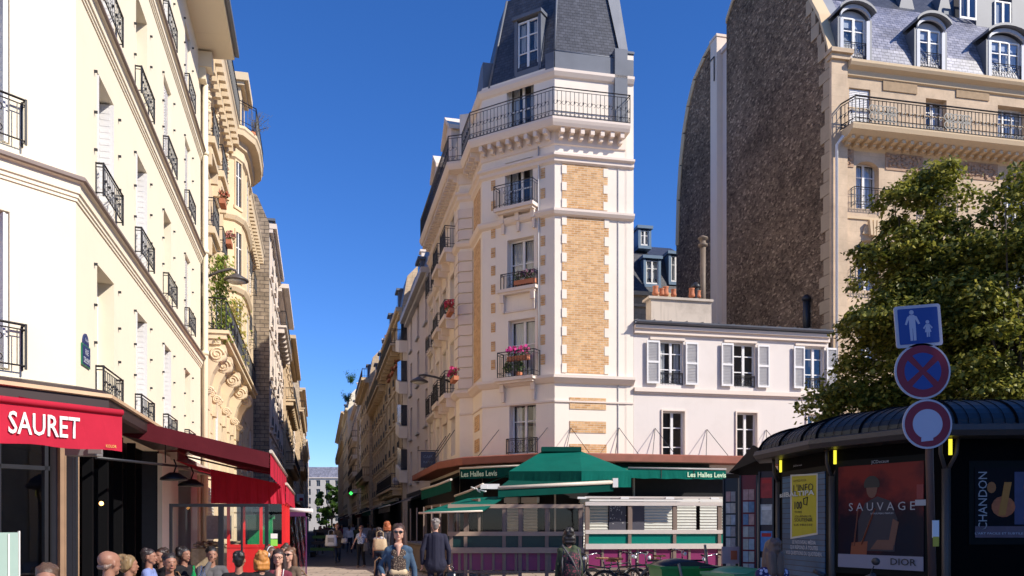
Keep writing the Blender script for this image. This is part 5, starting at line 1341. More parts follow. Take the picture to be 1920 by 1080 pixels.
def person(label, x, y, z=0, yaw=0, H=1.70, top=None, bottom=None, skin=None, hair='short', hcol=(.05, .03, .02), sit=False, pose={}, sleeves='long', skirt=False, coat=False, legs='long', voxel=.011, female=False, group=None, glasses=None, vneck=False, lean=0, headturn=0, shoe=None, girth=1.0, headtilt=0):
 """faces -Y at yaw 0 (towards the camera)"""
 t = thing('person', label, 'person', (x, y, z), yaw, group); k = H / 1.75
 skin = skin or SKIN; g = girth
 P = dict(hip=(0, 0, .95), neck=(0, 0, 1.47), head=(0, -.015, 1.635), shL=(-.175, 0, 1.40), shR=(.175, 0, 1.40), elL=(-.235, .02, 1.12), elR=(.235, .02, 1.12), wrL=(-.25, -.05, .88), wrR=(.25, -.05, .88),
             kL=(-.10, -.03, .51), kR=(.10, -.03, .51), aL=(-.10, .03, .09), aR=(.10, .03, .09), hL=(-.09, 0, .93), hR=(.09, 0, .93))
 if female: P.update(shL=(-.142, 0, 1.375), shR=(.142, 0, 1.375), elL=(-.195, .02, 1.12), elR=(.195, .02, 1.12), wrL=(-.22, -.05, .88), wrR=(.22, -.05, .88))
 if sit:
  dz = .95 - .56
  for q in ('hip', 'neck', 'head', 'shL', 'shR', 'elL', 'elR', 'wrL', 'wrR', 'hL', 'hR'): P[q] = (P[q][0], P[q][1], P[q][2] - dz)
  P.update(kL=(-.14, -.42, .53), kR=(.14, -.42, .53), aL=(-.14, -.38, .09), aR=(.14, -.38, .09), wrL=(-.2, -.3, .80), wrR=(.2, -.3, .80), elL=(-.25, -.08, .78), elR=(.25, -.08, .78))
 P.update(pose)
 if lean:
  a = R(lean); hz = P['hip'][2]
  for q in ('neck', 'head', 'shL', 'shR', 'elL', 'elR', 'wrL', 'wrR'):
   if q in pose and q.startswith(('wr', 'el')): continue
   v = Vector(P[q]) - Vector((0, 0, hz)); P[q] = (v.x, v.y * math.cos(a) - v.z * math.sin(a), v.z * math.cos(a) + v.y * math.sin(a) + hz)
 V = {q: Vector(p) * k for q, p in P.items()}
 S, T, B, SH = 0, 1, 2, 3; pc = []
 def add(a, b, ra, rb, m): pc.append((tuple(a), tuple(b), ra * k, rb * k, m))
 hip, neck = V['hip'], V['neck']; up = (neck - hip).normalized(); X = Vector((1, 0, 0)); l = (neck - hip).length
 at_ = lambda f, dx, dy=0: hip + up * (l * f) + X * (dx * k) + Vector((0, dy * k, 0))
 w = .92 if female else 1.0
 # torso
 add(at_(.02, -.075*w), at_(.02, .075*w), .118*g, .118*g, B if not coat else T)
 add(at_(.30, -.055), at_(.30, .055), (.095 if female else .108)*g, (.095 if female else .108)*g, T)
 for s in (-1, 1): add(at_(.06, s*.06), at_(.32, s*.05), .11*g, .10*g, T); add(at_(.32, s*.05), at_(.66, s*.075*w), .10*g, .118*g*w, T); add(at_(.66, s*.075*w), at_(.86, s*.09*w), .118*g*w, .075, T)
 add(V['shL'], V['shR'], .068, .068, T)
 if female:
  for s in (-1, 1): add(at_(.66, s*.07, -.075), at_(.64, s*.07, -.085), .055, .05, T)
 if coat:
  add(at_(.85, 0, .03), at_(-.28, 0, .02), .115, .14, T)
  for s in (-1, 1): add(at_(.80, s*.075), at_(.05, s*.072), .118, .128, T); add(at_(.05, s*.072), at_(-.30, s*.075), .128, .135, T)
 if coat or skirt:
  lo = -.34 if coat else -.8; r2 = .15 if coat else .21
  for s in (-1, 1): add(at_(.1, s*.06), at_(lo / 1.0 * .52 / .52 * .6, s*.09), .125, r2*.95, T if coat else B)
 # neck and head
 hd = V['head']; add(neck - up * .05 * k, hd - Vector((0, -.01, .05)) * k, .058 if not female else .05, .05, S)
 Mh = Matrix.Rotation(headturn, 3, 'Z') @ Matrix.Rotation(R(headtilt), 3, 'X')
 def h(dx, dy, dz): return hd + Mh @ (Vector((dx, dy, dz)) * k)
 add(h(0, -.012, .03), h(0, .03, .035), .078, .082, S); add(h(0, -.02, -.01), h(0, .02, .0), .073, .07, S); add(h(0, -.035, -.06), h(0, -.06, -.085), .05, .03, S); add(h(-.03, -.03, -.05), h(.03, -.03, -.05), .04, .04, S)
 add(h(0, -.085, .012), h(0, -.105, -.022), .010, .014, S); add(h(-.03, -.075, .035), h(.03, -.075, .035), .017, .017, S)
 add(h(-.018, -.088, -.052), h(.018, -.088, -.052), .009, .009, S)
 for s in (-1, 1): add(h(s*.079, .005, .015), h(s*.082, .012, -.02), .012, .012, S)
 if vneck: add(at_(.93, 0, -.05), at_(.74, 0, -.105), .05, .035, S)
 # arms
 am = T if sleeves == 'long' else (T if sleeves == 'short' else S)
 for q in 'LR':
  sh, el, wr = V['sh' + q], V['el' + q], V['wr' + q]; f = .85 if female else 1
  if sleeves == 'short':
   m_ = sh.lerp(el, .45); add(sh, m_, .062*f, .055*f, T); add(m_, el, .046*f, .040*f, S); add(el, wr, .040*f, .028*f, S)
  else:
   e = .008 if sleeves == 'long' else 0
   add(sh, el, (.058 + e)*f, (.046 + e)*f, am); add(el, wr, (.045 + e)*f, (.032 + e)*f, am if sleeves == 'long' else S)
  d = (wr - el).normalized(); sd = d.cross(Vector((0, 1, 0)) if abs(d.y) < .8 else Vector((0, 0, 1))).normalized(); side = Vector((0, -1, 0)) - d * Vector((0, -1, 0)).dot(d)
  if side.length < .2: side = Vector((1, 0, 0)) - d * d.x
  side.normalize(); curl = d.cross(side) * (1 if q == 'L' else -1)
  p0 = wr + d * .015 * k; p1 = wr + d * .085 * k
  add(p0, p1 + side*.018*k, .026, .022, S); add(p0, p1 - side*.018*k, .026, .022, S)
  for i, (o, ll) in enumerate(((.031, .07), (.011, .08), (-.010, .075), (-.030, .058))):
   a = p1 + side * o * k + d * .01 * k; b = a + (d * .8 + curl * .35).normalized() * ll * .5 * k; c = b + (d * .45 + curl * .8).normalized() * ll * .5 * k
   add(a, b, .0105, .010, S); add(b, c, .010, .009, S)
  a = p0 + side * .03 * k + d * .02 * k; b = a + (d + side * .8).normalized() * .04 * k; add(a, b, .013, .011, S); add(b, b + (d * .9 + curl * .4).normalized() * .03 * k, .011, .009, S)
 # legs
 lm = B if legs == 'long' else S
 for q in 'LR':
  hp, kn, an = V['h' + q], V['k' + q], V['a' + q]
  add(hp, kn, .092*g, .062, B if (legs == 'long' or skirt) else B); add(kn, an, .060 if lm == B else .05, .048 if lm == B else .036, lm)
  fw = Vector((0, -1, 0)); add(an + Vector((0, .03, -.035)) * k, an + (fw * .15 + Vector((0, 0, -.055))) * k, .042, .034, SH)
 mats = [skin, top, bottom or top, shoe or SHOE]
 body = blob_mesh('body', pc, mats, t, voxel)
 # hair
 if hair != 'none':
  hm = hair_mat('hair_%02d_%02d_%02d' % tuple(int(c * 99) for c in hcol), hcol); hp = []
  def ha(a, b, ra, rb): hp.append((tuple(a), tuple(b), ra * k, rb * k, 0))
  if hair != 'fringe':
   ha(h(0, .008, .056), h(0, .045, .05), .084, .087)
   rr = random.Random(len(label))
   for i in range(16): a = rr.uniform(.0, 6.28); e_ = rr.uniform(.2, 1.2); ha(h(.07 * math.cos(a) * math.cos(e_), .035 + .075 * abs(math.sin(a)) * math.cos(e_), .055 + .085 * math.sin(e_)), h(.08 * math.cos(a) * math.cos(e_), .045 + .08 * abs(math.sin(a)) * math.cos(e_), .05 + .088 * math.sin(e_)), .018, .026); ha(h(0, .06, .02), h(0, .055, -.03), .078, .062)
  if hair in ('bob', 'long', 'bun', 'curly'):
   for s in (-1, 1): ha(h(s*.05, .0, .075), h(s*.078, .02, -.0), .035, .036)
  if hair == 'bob':
   for s in (-1, 1): ha(h(s*.078, .02, .0), h(s*.08, .03, -.12), .040, .038)
   ha(h(-.05, .06, -.05), h(.05, .06, -.05), .06, .06); ha(h(-.05, .07, -.11), h(.05, .07, -.11), .045, .045)
  if hair == 'long':
   for s in (-1, 1): ha(h(s*.08, .02, .0), h(s*.088, .02, -.14), .038, .046); ha(h(s*.088, .02, -.14), h(s*.10, -.0, -.27), .046, .026)
   ha(h(-.05, .07, -.05), h(-.05, .09, -.25), .06, .05); ha(h(.05, .07, -.05), h(.05, .09, -.25), .06, .05)
  if hair == 'bun': ha(h(0, .05, .13), h(0, .06, .14), .045, .045)
  if hair == 'curly':
   rr = random.Random(int(x * 100))
   for i in range(16):
    a = rr.uniform(0, 6.28); ha(h(.09 * math.cos(a), .03 + .08 * abs(math.sin(a)), rr.uniform(-.03, .12)), h(.095 * math.cos(a), .035 + .085 * abs(math.sin(a)), rr.uniform(-.02, .12)), .035, .035)
  if hair == 'fringe':
   for s in (-1, 1): ha(h(s*.068, .035, -.01), h(s*.05, .06, -.03), .014, .02)
   ha(h(-.04, .072, -.03), h(.04, .072, -.03), .028, .028)
  if hp: blob_mesh('hair', hp, [hm], t, max(.010, voxel * .9), 2)
 # face
 if hair != 'skip':
  e = MB()
  for s in (-1, 1): c = h(s*.030, -.083, .018); e.ball(c, (.012*k, .007*k, .006*k), 8, 5)
  e.build('eyes', plain('eye_dark', (.03, .02, .02), rough=.2), t, local=True)
  m = MB(); c = h(0, -.099, -.052); m.ball(c, (.022*k, .006*k, .006*k), 8, 5); m.build('mouth', plain('lip', (.42, .13, .11), rough=.5), t, local=True)
 if glasses:
  q = MB(); gm = plain('sunglass_black', (.01, .01, .012), rough=.1, spec=.7) if glasses == 'sun' else plain('thin_frames', (.03, .02, .02), rough=.3)
  for s in (-1, 1):
   c = h(s*.034, -.098, .018)
   if glasses == 'sun': q.ball(c, (.029*k, .010*k, .023*k), 10, 6)
   else:
    pts = [h(s*.034 + .026*math.cos(R(a)), -.102, .018 + .021*math.sin(R(a))) for a in range(0, 361, 36)]; q.tube(pts, .0028, 4, raw=True)
   q.tube([h(s*.06, -.095, .022), h(s*.082, .0, .022)], .003, 4, raw=True)
  q.tube([h(-.012, -.106, .024), h(.012, -.106, .024)], .003, 4, raw=True); q.build('glasses', gm, t, local=True)
 t['_k'] = k
 return t, V
def held(name, mb_, mat, root, label=None):
 return mb_
def seat_stool(x, y, yaw, label, hz=.46):
 t = thing('bistro_chair', label, 'chair', (x, y, 0), yaw, 'bistro chairs on the terrace')
 fm = plain('rattan', (.22, .12, .06), rough=.6, var=.3, scale=30)
 q = MB(); q.lathe((0, 0, hz - .03), [(.05, 0), (.2, 0), (.21, .015), (.2, .03), (.01, .03)], 14); q.build('seat', fm, t, local=True)
 q = MB(); pts = [(-.19, .17, hz), (-.2, .21, hz + .14), (-.12, .22, hz + .22), (.12, .22, hz + .22), (.2, .21, hz + .14), (.19, .17, hz)]; q.tube(pts, .012, 6, raw=True)
 for i in range(3): q.tube([(-.17, .215, hz + .08 + i*.04), (.17, .215, hz + .08 + i*.04)], .008, 4, raw=True)
 q.build('backrest', fm, t, local=True)
 for sx_, sy_ in ((-1, -1), (1, -1), (-1, 1), (1, 1)):
  q = MB(); q.tube([(sx_*.15, sy_*.15, hz - .02), (sx_*.2, sy_*.2, 0)], .013, 6, raw=True); q.build('leg', fm, t, local=True)
 return t
denim = cloth('denim_blue', (.05, .085, .135), .5); dkjean = cloth('dark_jeans', (.02, .03, .055)); blackc = cloth('black_cloth', (.014, .013, .015)); navy = cloth('navy_suit', (.022, .022, .04), .1)
grey_c = cloth('grey_cloth', (.10, .095, .10)); white_c = cloth('white_shirt', (.62, .62, .66), .05); blue_c = cloth('blue_shirt', (.20, .25, .48)); olive = cloth('olive_jacket', (.06, .075, .045)); maroon = cloth('maroon_top', (.16, .03, .05)); brown_c = cloth('brown_jacket', (.12, .085, .06))
floral = pattern_mat('blue_white_floral', (.05, .08, .20), (.45, .50, .62), 30, .42); snake = pattern_mat('brown_snake_print', (.35, .26, .18), (.05, .03, .022), 48, .30); blossom = pattern_mat('purple_white_blossom', (.62, .52, .62), (.03, .02, .09), 22, .40)
def strap_bag(root, name, pts_box, mat, handle=None):
 q = MB(); (x0, x1, y0, y1, z0, z1) = pts_box
 q.prism([(x0, z0), (x1, z0), (x1 - .02, z1), (x0 + .02, z1)], 0, 0) if False else q.box(x0, x1, y0, y1, z0, z1)
 return q
def bag(label, cat, x, y, z, w, h, d, mat, yaw=0, handle=.18, deco=None, name='bag'):
 t = thing(name, label, cat, (x, y, z), yaw)
 q = MB(); n = 10
 prof = [(w*.5, d*.5), (w*.52, d*.55), (w*.5, d*.5), (w*.46, d*.3), (w*.44, d*.12)]; zs = [0, h*.15, h*.5, h*.85, h]
 rings = [[Vector((a*sx_, b*sy_, zz)) for sx_, sy_ in ((-1, -1), (-.4, -1.15), (.4, -1.15), (1, -1), (1, 1), (.4, 1.15), (-.4, 1.15), (-1, 1))] for (a, b), zz in zip(prof, zs)]
 for r0, r1 in zip(rings[:-1], rings[1:]):
  for i in range(8): j = (i + 1) % 8; q.face([r0[i], r0[j], r1[j], r1[i]], smooth=True, raw=True)
 q.face(rings[0][::-1], raw=True); q.face(rings[-1], raw=True); q.build('bag_body', mat, t, local=True)
 q = MB()
 for s in (-1, 1): q.tube([(-w*.25, s*d*.15, h*.95), (-w*.22, s*d*.1, h + handle*.8), (0, 0, h + handle), (w*.22, s*d*.1, h + handle*.8), (w*.25, s*d*.15, h*.95)], .009, 5, raw=True)
 q.build('handle', mat, t, local=True)
 if deco: q = MB(); q.box(-w*.28, w*.28, -d*.60, -d*.575, h*.25, h*.75); q.build('print', deco, t, local=True)
 return t
def all_people():
 # woman in sunglasses, front centre
 t, V = person('woman in dark sunglasses and open denim jacket over a brown patterned dress', -1.63, 11.8, yaw=.12, H=1.70, top=denim, bottom=snake, skin=SKIN2, hair='long', hcol=(.045, .02, .015), female=True, skirt=True, legs='bare', glasses='sun', voxel=.0085,
  pose=dict(elL=(-.27, .05, 1.13), wrL=(-.22, -.18, 1.03), elR=(.23, .03, 1.11), wrR=(.25, -.04, .86), kL=(-.09, -.10, .51), aL=(-.08, -.12, .1), aR=(.10, .14, .12)))
 pcs = [((-.05, -.07, 1.30), (-.045, -.075, 1.0), .062, .062, 0), ((.05, -.07, 1.30), (.045, -.075, 1.0), .062, .062, 0), ((0, -.075, 1.28), (0, -.08, .98), .06, .065, 0), ((-.05, -.04, .95), (.05, -.04, .95), .115, .115, 0)]
 blob_mesh('dress_front', pcs, [snake], t, .010, 2)
 blob_mesh('belt', [((-.07, -.085, 1.03), (.07, -.085, 1.03), .062, .062, 0)], [plain('cream_belt', (.55, .42, .26), rough=.5)], t, .008, 1)
 blob_mesh('neckline', [((0, -.085, 1.40), (0, -.125, 1.27), .042, .014, 0), ((-.03, -.07, 1.42), (.03, -.07, 1.42), .035, .035, 0)], [SKIN2], t, .008, 2)
 b = t.location; bag('tan leather shoulder bag hanging under the arm of the woman in sunglasses', 'handbag', b.x - .27, b.y - .02, .72, .30, .26, .12, cloth('tan_leather', (.22, .12, .07)), handle=.26, name='handbag')
 # man in the navy suit, from behind
 t, V = person('grey haired man in a dark navy suit walking away, seen from behind', -1.62, 17.4, yaw=math.pi + .1, H=1.82, top=navy, bottom=navy, skin=SKIN2, hair='short', hcol=(.22, .19, .17), coat=True, voxel=.009, pose=dict(elL=(-.27, .04, 1.12), wrL=(-.27, -.02, .86), elR=(.27, .04, 1.12), wrR=(.27, -.02, .86), kL=(-.1, -.06, .5), aL=(-.1, -.02, .09), aR=(.1, .2, .16)))
 blob_mesh('collar', [((-.035, .02, 1.50), (.035, .02, 1.50), .05, .05, 0)], [white_c], t, .009, 1)
 bag('black plastic carrier bag held low by the man in the navy suit', 'bag', -1.30, 17.35, .42, .26, .30, .16, plain('black_plastic', (.012, .012, .014), rough=.25, spec=.6), handle=.12)
 # two women walking towards us, mid distance
 t, V = person('woman with a bun hugging her jacket and carrying a white shopping bag', at(632, 0, 36.5).x, 36.5, yaw=.1, H=1.76, top=brown_c, bottom=dkjean, skin=SKIN2, hair='bun', hcol=(.30, .13, .05), female=True, voxel=.012, coat=True,
  pose=dict(elL=(-.26, -.02, 1.15), wrL=(-.05, -.22, 1.2), elR=(.26, -.02, 1.13), wrR=(.02, -.22, 1.16), kL=(-.06, -.08, .5), aL=(-.02, -.14, .1), aR=(.08, .16, .14)))
 p = at(622, 0, 36.3); bag('large white shopping bag with a grey print on the bun haired woman\'s arm', 'shopping bag', p.x, 36.2, .78, .50, .50, .14, plain('white_plastic', (.62, .62, .66), rough=.4, var=.05), handle=.22, deco=plain('grey_print', (.30, .30, .32), var=.4, scale=18))
 p = at(647, 0, 36.3); bag('small silver grey handbag at the hip of the bun haired woman', 'handbag', p.x, 36.2, .92, .28, .22, .12, plain('silver_leather', (.32, .31, .33), rough=.3, metal=.3), handle=.15)
 t, V = person('woman in a blue and white patterned short sleeved top and black trousers, striding', at(677, 0, 33).x, 33.0, yaw=-.15, H=1.66, top=floral, bottom=blackc, skin=SKIN2, hair='short', hcol=(.22, .09, .04), female=True, voxel=.011, sleeves='short', glasses='sun', vneck=True, shoe=plain('tan_sandal', (.35, .2, .12)),
  pose=dict(elL=(-.27, .02, 1.15), wrL=(-.34, -.05, .92), elR=(.25, .03, 1.13), wrR=(.26, .03, .88), kL=(-.08, -.10, .5), aL=(-.07, -.16, .1), kR=(.10, .0, .5), aR=(.12, .10, .12)))
 p = at(687, 0, 32.9); bag('dark grey handbag beside the woman in the patterned top', 'handbag', p.x, 32.85, .66, .2, .36, .12, grey_c, handle=.2)
 # couple from behind
 t, V = person('red haired person in a dark grey top seen from behind', at(726, 0, 25.5).x, 25.5, yaw=math.pi, H=1.80, top=cloth('charcoal_top', (.06, .055, .065)), bottom=dkjean, hair='bob', hcol=(.38, .11, .04), voxel=.011, pose=dict(aL=(-.1, .12, .12)))
 t, V = person('person in a pale grey top with a beige tote, beside the red haired person', at(711, 0, 25.2).x, 25.2, yaw=math.pi - .2, H=1.62, top=cloth('pale_grey_top', (.42, .40, .42)), bottom=dkjean, hair='bob', hcol=(.03, .02, .02), voxel=.011, female=True, sleeves='short')
 p = at(713, 0, 24.9); bag('pleated beige tote bag carried behind the sunglasses woman', 'bag', p.x, 24.85, .93, .42, .36, .14, plain('beige_canvas', (.45, .33, .20), var=.25, scale=30), handle=.25)
 # woman with backpack seen from behind, right of centre
 t, V = person('dark haired woman in an olive jacket seen from behind by the bicycles', at(1067, 0, 13.4).x, 13.4, yaw=math.pi, H=1.64, top=olive, bottom=blackc, hair='bob', hcol=(.018, .014, .014), female=True, voxel=.009, girth=1.1)
 bl = pattern_mat('dark_floral_bag', (.16, .03, .05), (.015, .013, .015), 26, .35)
 x0 = at(1069, 0, 13.4).x; bt = thing('backpack', 'dark floral backpack with grey straps worn by the woman in the olive jacket', 'backpack', (x0, 13.16, .82))
 q = MB(); q.lathe((0, 0, 0), [(.02, 0), (.15, .02), (.165, .12), (.16, .32), (.13, .42), (.02, .46)], 14, sy=.55); q.build('bag_body', bl, bt, local=True)
 q = MB()
 for s in (-1, 1): q.tube([(s*.13, -.02, .02), (s*.15, -.06, .3), (s*.11, .06, .5)], .014, 5, raw=True)
 q.tube([(-.14, .05, .56), (.0, -.1, .34), (.17, -.02, .0)], .018, 5, raw=True); q.build('strap', grey_c, bt, local=True)
 # woman by the kiosk
 t, V = person('long haired woman in a purple and white blossom blouse, from behind, at the kiosk', at(1448, 0, 8.0).x, 8.0, z=.05, yaw=math.pi + .25, H=1.50, top=blossom, bottom=dkjean, hair='long', hcol=(.16, .085, .055), female=True, voxel=.009, girth=1.15)
 # terrace
 def seated(label, px, Y, top_y, yaw, hairk, hc, topm, **k):
  p = at(px, 0, Y); zt = CAM_H + (HY - top_y) / FPX * Y; zoff = zt - (1.75 * .97 - .39) ; zoff = max(0, zoff)
  t, V = person(label, p.x, Y, zoff, yaw, 1.70, topm, dkjean, None, hairk, hc, True, voxel=.009, **k)
  ch = seat_stool(p.x, Y + .0, yaw, 'bistro chair under the ' + label[:60].split(',')[0], .46)
  return t, zoff
 return seated
seated = all_people()
def terrace_people():
 items = [
     ('bald man in a white shirt and dark waistcoat with his back to us', 203, 7.4, 1033, math.pi - .5, 'fringe', (.20, .13, .10), white_c, dict(girth=1.15)),
     ('seated person with tousled blond highlights, face warmly lit', 240, 10.0, 1047, math.pi - .9, 'curly', (.20, .13, .06), blackc, {}),
     ('seated man in a blue shirt in profile facing right', 279, 12.4, 1031, math.pi / 2 + .2, 'short', (.03, .02, .02), blue_c, dict(headturn=-.1)),
     ('dark haired woman just behind the man in the blue shirt, hand raised', 303, 13.0, 1034, -.4, 'bob', (.03, .015, .01), blackc, {}),
     ('seated dark figure with curly black hair against the cream pier', 345, 13.4, 1028, 1.2, 'curly', (.02, .015, .012), blackc, {}),
     ('low seated person with black hair beside the green bottle', 318, 10.6, 1060, .7, 'short', (.02, .015, .012), blackc, {}),
     ('man in a grey jumper resting his face on his hand', 397, 13.0, 1028, .5, 'short', (.012, .01, .01), grey_c, dict(pose=dict(elL=(-.22, -.28, .84), wrL=(-.06, -.14, 1.11), elR=(.26, -.1, .82), wrR=(.1, -.35, .80)))),
     ('person with short black hair seen from behind in front of the red box', 448, 11.4, 1045, math.pi + .2, 'short', (.015, .01, .01), blackc, dict(girth=1.1)),
     ('woman with straight copper blonde hair in black, turned towards her friends', 490, 11.6, 1040, math.pi + .6, 'bob', (.50, .21, .05), blackc, dict(female=True)),
     ('girl with silver headphones looking sideways behind the blonde woman', 508, 13.2, 1027, 1.1, 'bob', (.10, .05, .03), grey_c, dict(female=True)),
     ('round faced woman with thin glasses in a maroon top facing us', 522, 12.2, 1037, .15, 'long', (.035, .018, .015), maroon, dict(female=True, glasses='thin', vneck=True, skin=SKIN2, sleeves='short') ),
     ('woman with wavy brown hair and sunglasses holding a white straw cup', 543, 13.4, 1032, -.2, 'long', (.13, .06, .03), brown_c, dict(female=True, glasses='sun', sleeves='short', skin=SKIN2)),
     ('dark haired person with a topknot behind the wavy haired woman', 534, 14.6, 1024, -.3, 'bun', (.05, .03, .02), blackc, dict(female=True)),
     ('person low in the frame with brown hair in front of the dark shop window', 87, 6.6, 1063, .4, 'short', (.09, .05, .03), blackc, {}),
 ]
 for lab, px, Y, ty, yaw, hk, hc, tp, kw in items:
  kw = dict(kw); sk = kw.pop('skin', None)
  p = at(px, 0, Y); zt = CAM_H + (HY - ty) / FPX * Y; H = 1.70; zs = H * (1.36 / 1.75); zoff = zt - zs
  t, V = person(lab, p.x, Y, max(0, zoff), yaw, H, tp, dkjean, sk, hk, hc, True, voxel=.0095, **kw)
  seat_stool(p.x, Y, yaw, 'rattan chair under the ' + ' '.join(lab.split(' ')[:12]), max(.3, zoff) + .43)
  if 'headphones' in lab:
   hd = V['head']; q = MB()
   for s in (-1, 1): q.lathe((hd.x + s*.085, hd.y, hd.z), [(.01, -.015), (.04, -.012), (.04, .012), (.01, .015)], 12, axis=(1, 0, 0))
   q.tube([(hd.x + .098*math.cos(R(a)), hd.y + .01, hd.z + .01 + .125*math.sin(R(a))) for a in range(0, 181, 20)], .01, 5, raw=True)
   o = q.build('headphones', plain('silver_plastic', (.5, .5, .52), rough=.3), None, local=True); o.location = t.location; o.rotation_euler = t.rotation_euler; tag(o, 'silver headphones worn by the girl behind the blonde woman', 'headphones')
 # tables, bottle, glasses
 wood = plain('table_wood', (.10, .06, .04), rough=.4)
 for i, (px, Y, lab) in enumerate(((350, 11.0, 'round bistro table with the green bottle in front of the man in the grey jumper'), (520, 11.4, 'round bistro table before the woman in the maroon top'), (255, 8.0, 'round bistro table next to the bald man'))):
  p = at(px, 0, Y); t = thing('bistro_table', lab, 'table', (p.x, Y, 0), 0, 'bistro tables on the terrace')
  q = MB(); q.lathe((0, 0, .83), [(.02, 0), (.34, 0), (.35, .015), (.34, .03), (.001, .03)], 24); q.build('tabletop', wood, t, local=True)
  q = MB(); q.tube([(0, 0, .03), (0, 0, .84)], .03, 8, raw=True); q.build('pedestal', iron, t, local=True)
  q = MB(); q.lathe((0, 0, 0), [(.22, 0), (.22, .02), (.04, .05), (.03, .06)], 16); q.build('foot', iron, t, local=True)
 def bottle(px, Y, m, lab, h=.3, r=.035):
  p = at(px, 0, Y); q = MB(); q.lathe((p.x, Y, .865), [(r*.95, 0), (r, .01), (r, h*.58), (r*.45, h*.75), (r*.38, h), (r*.001, h)], 12); o = q.build('bottle', m); tag(o, lab, 'bottle')
 gg = plain('green_bottle_glass', (.01, .22, .05), rough=.08, spec=.8); cg = glass('tumbler_glass', (.95, .97, .97), .2)
 bottle(363, 10.9, gg, 'green glass bottle on the terrace table'); bottle(377, 11.05, cg, 'clear water carafe right of the green bottle', .3, .045); bottle(383, 10.9, cg, 'second clear bottle, rightmost on the green bottle table', .27, .035)
 for i, (px, Y, lab) in enumerate(((356, 10.8, 'water glass left of the green bottle'), (371, 10.85, 'water glass between the green bottle and the carafe'), (516, 11.2, 'wine glass before the woman in the maroon top'), (528, 11.3, 'tall glass with white straw before the wavy haired woman'))):
  p = at(px, 0, Y); q = MB(); q.lathe((p.x, Y, .865), [(.03, 0), (.032, .01), (.038, .13), (.036, .13), (.03, .015)], 14); o = q.build('drinking_glass', cg); tag(o, lab, 'glass')
  if 'straw' in lab:
   q = MB(); q.tube([(p.x, Y, .88), (p.x + .03, Y, 1.10)], .006, 6, raw=True); o = q.build('drinking_straw', white_p); tag(o, 'white straw standing in the tall glass on the terrace', 'straw')
terrace_people()
def far_crowd():
 rnd = random.Random(31)
 cols_ = [('black', blackc), ('dark grey', grey_c), ('navy blue', navy), ('brown', brown_c), ('maroon', maroon), ('white', white_c), ('blue', blue_c), ('olive', olive)]
 spots = [(600, 47), (608, 58), (617, 70), (627, 52), (641, 62), (655, 49), (662, 75), (668, 56), (690, 66), (698, 46), (636, 90), (648, 110), (612, 95), (622, 120)]
 for i, (px, Y) in enumerate(spots):
  nm, m = cols_[i % 8]; away = i % 2
  person('pedestrian in %s %s in the shaded street, %s%s' % (nm, 'walking away' if away else 'approaching', ['along the left shops', 'left of centre', 'mid street', 'right of centre', 'by the right shops'][min(4, max(0, int((px - 598) / 21)))], ', nearer' if Y < 60 else ', further' if Y < 85 else ', farthest'), at(px, 0, Y).x, Y, 0, math.pi * away + rnd.uniform(-.3, .3), rnd.uniform(1.62, 1.84), m, dkjean if i % 3 else grey_c, None, rnd.choice(['short', 'bob']), (.04, .025, .02), voxel=.022, group='far pedestrians in the shaded street',
   pose=dict(aL=(-.1, -.18, .1), kL=(-.1, -.12, .5), aR=(.1, .2, .15)))
far_crowd()
# ================================================================ awnings, stalls, kiosk, signs, trees
def fabric(name, c, trans=.25):
 m, n, b = _new(name); b.inputs['Roughness'].default_value = .85; b.inputs['Specular IOR Level'].default_value = .15
 geo = n.nodes.new('ShaderNodeNewGeometry'); no = n.nodes.new('ShaderNodeTexNoise'); no.inputs['Scale'].default_value = 2.2; no.inputs['Detail'].default_value = 5; n.links.new(geo.outputs['Position'], no.inputs['Vector'])
 mx = n.nodes.new('ShaderNodeMix'); mx.data_type = 'RGBA'; mx.inputs['A'].default_value = rgba([x*.8 for x in c]); mx.inputs['B'].default_value = rgba([min(1, x*1.2) for x in c]); n.links.new(no.outputs['Fac'], mx.inputs['Factor']); n.links.new(mx.outputs['Result'], b.inputs['Base Color'])
 bp = n.nodes.new('ShaderNodeBump'); bp.inputs['Strength'].default_value = .35; bp.inputs['Distance'].default_value = .05; n.links.new(no.outputs['Fac'], bp.inputs['Height']); n.links.new(bp.outputs[0], b.inputs['Normal'])
 tr = n.nodes.new('ShaderNodeBsdfTranslucent'); n.links.new(mx.outputs['Result'], tr.inputs[0]); ms = n.nodes.new('ShaderNodeMixShader'); ms.inputs[0].default_value = trans
 out = [x for x in n.nodes if x.type == 'OUTPUT_MATERIAL'][0]; n.links.new(b.outputs[0], ms.inputs[1]); n.links.new(tr.outputs[0], ms.inputs[2]); n.links.new(ms.outputs[0], out.inputs[0]); MAT[name] = m; return m
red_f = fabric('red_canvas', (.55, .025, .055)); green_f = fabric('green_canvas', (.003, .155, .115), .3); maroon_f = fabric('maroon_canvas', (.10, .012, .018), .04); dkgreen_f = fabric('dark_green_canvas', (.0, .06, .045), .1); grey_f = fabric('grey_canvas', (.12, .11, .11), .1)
alu = plain('bronze_aluminium', (.20, .145, .115), rough=.5, metal=0, var=.12); alu_lt = plain('pale_aluminium', (.66, .58, .52), rough=.35, metal=.2, var=.08); cream_bar = plain('cream_bar', (.58, .50, .41), rough=.4)
ink_w = plain('white_lettering', (.74, .72, .70), rough=.6, var=.02)
def V3(x, y, z): return Vector((x, y, z))
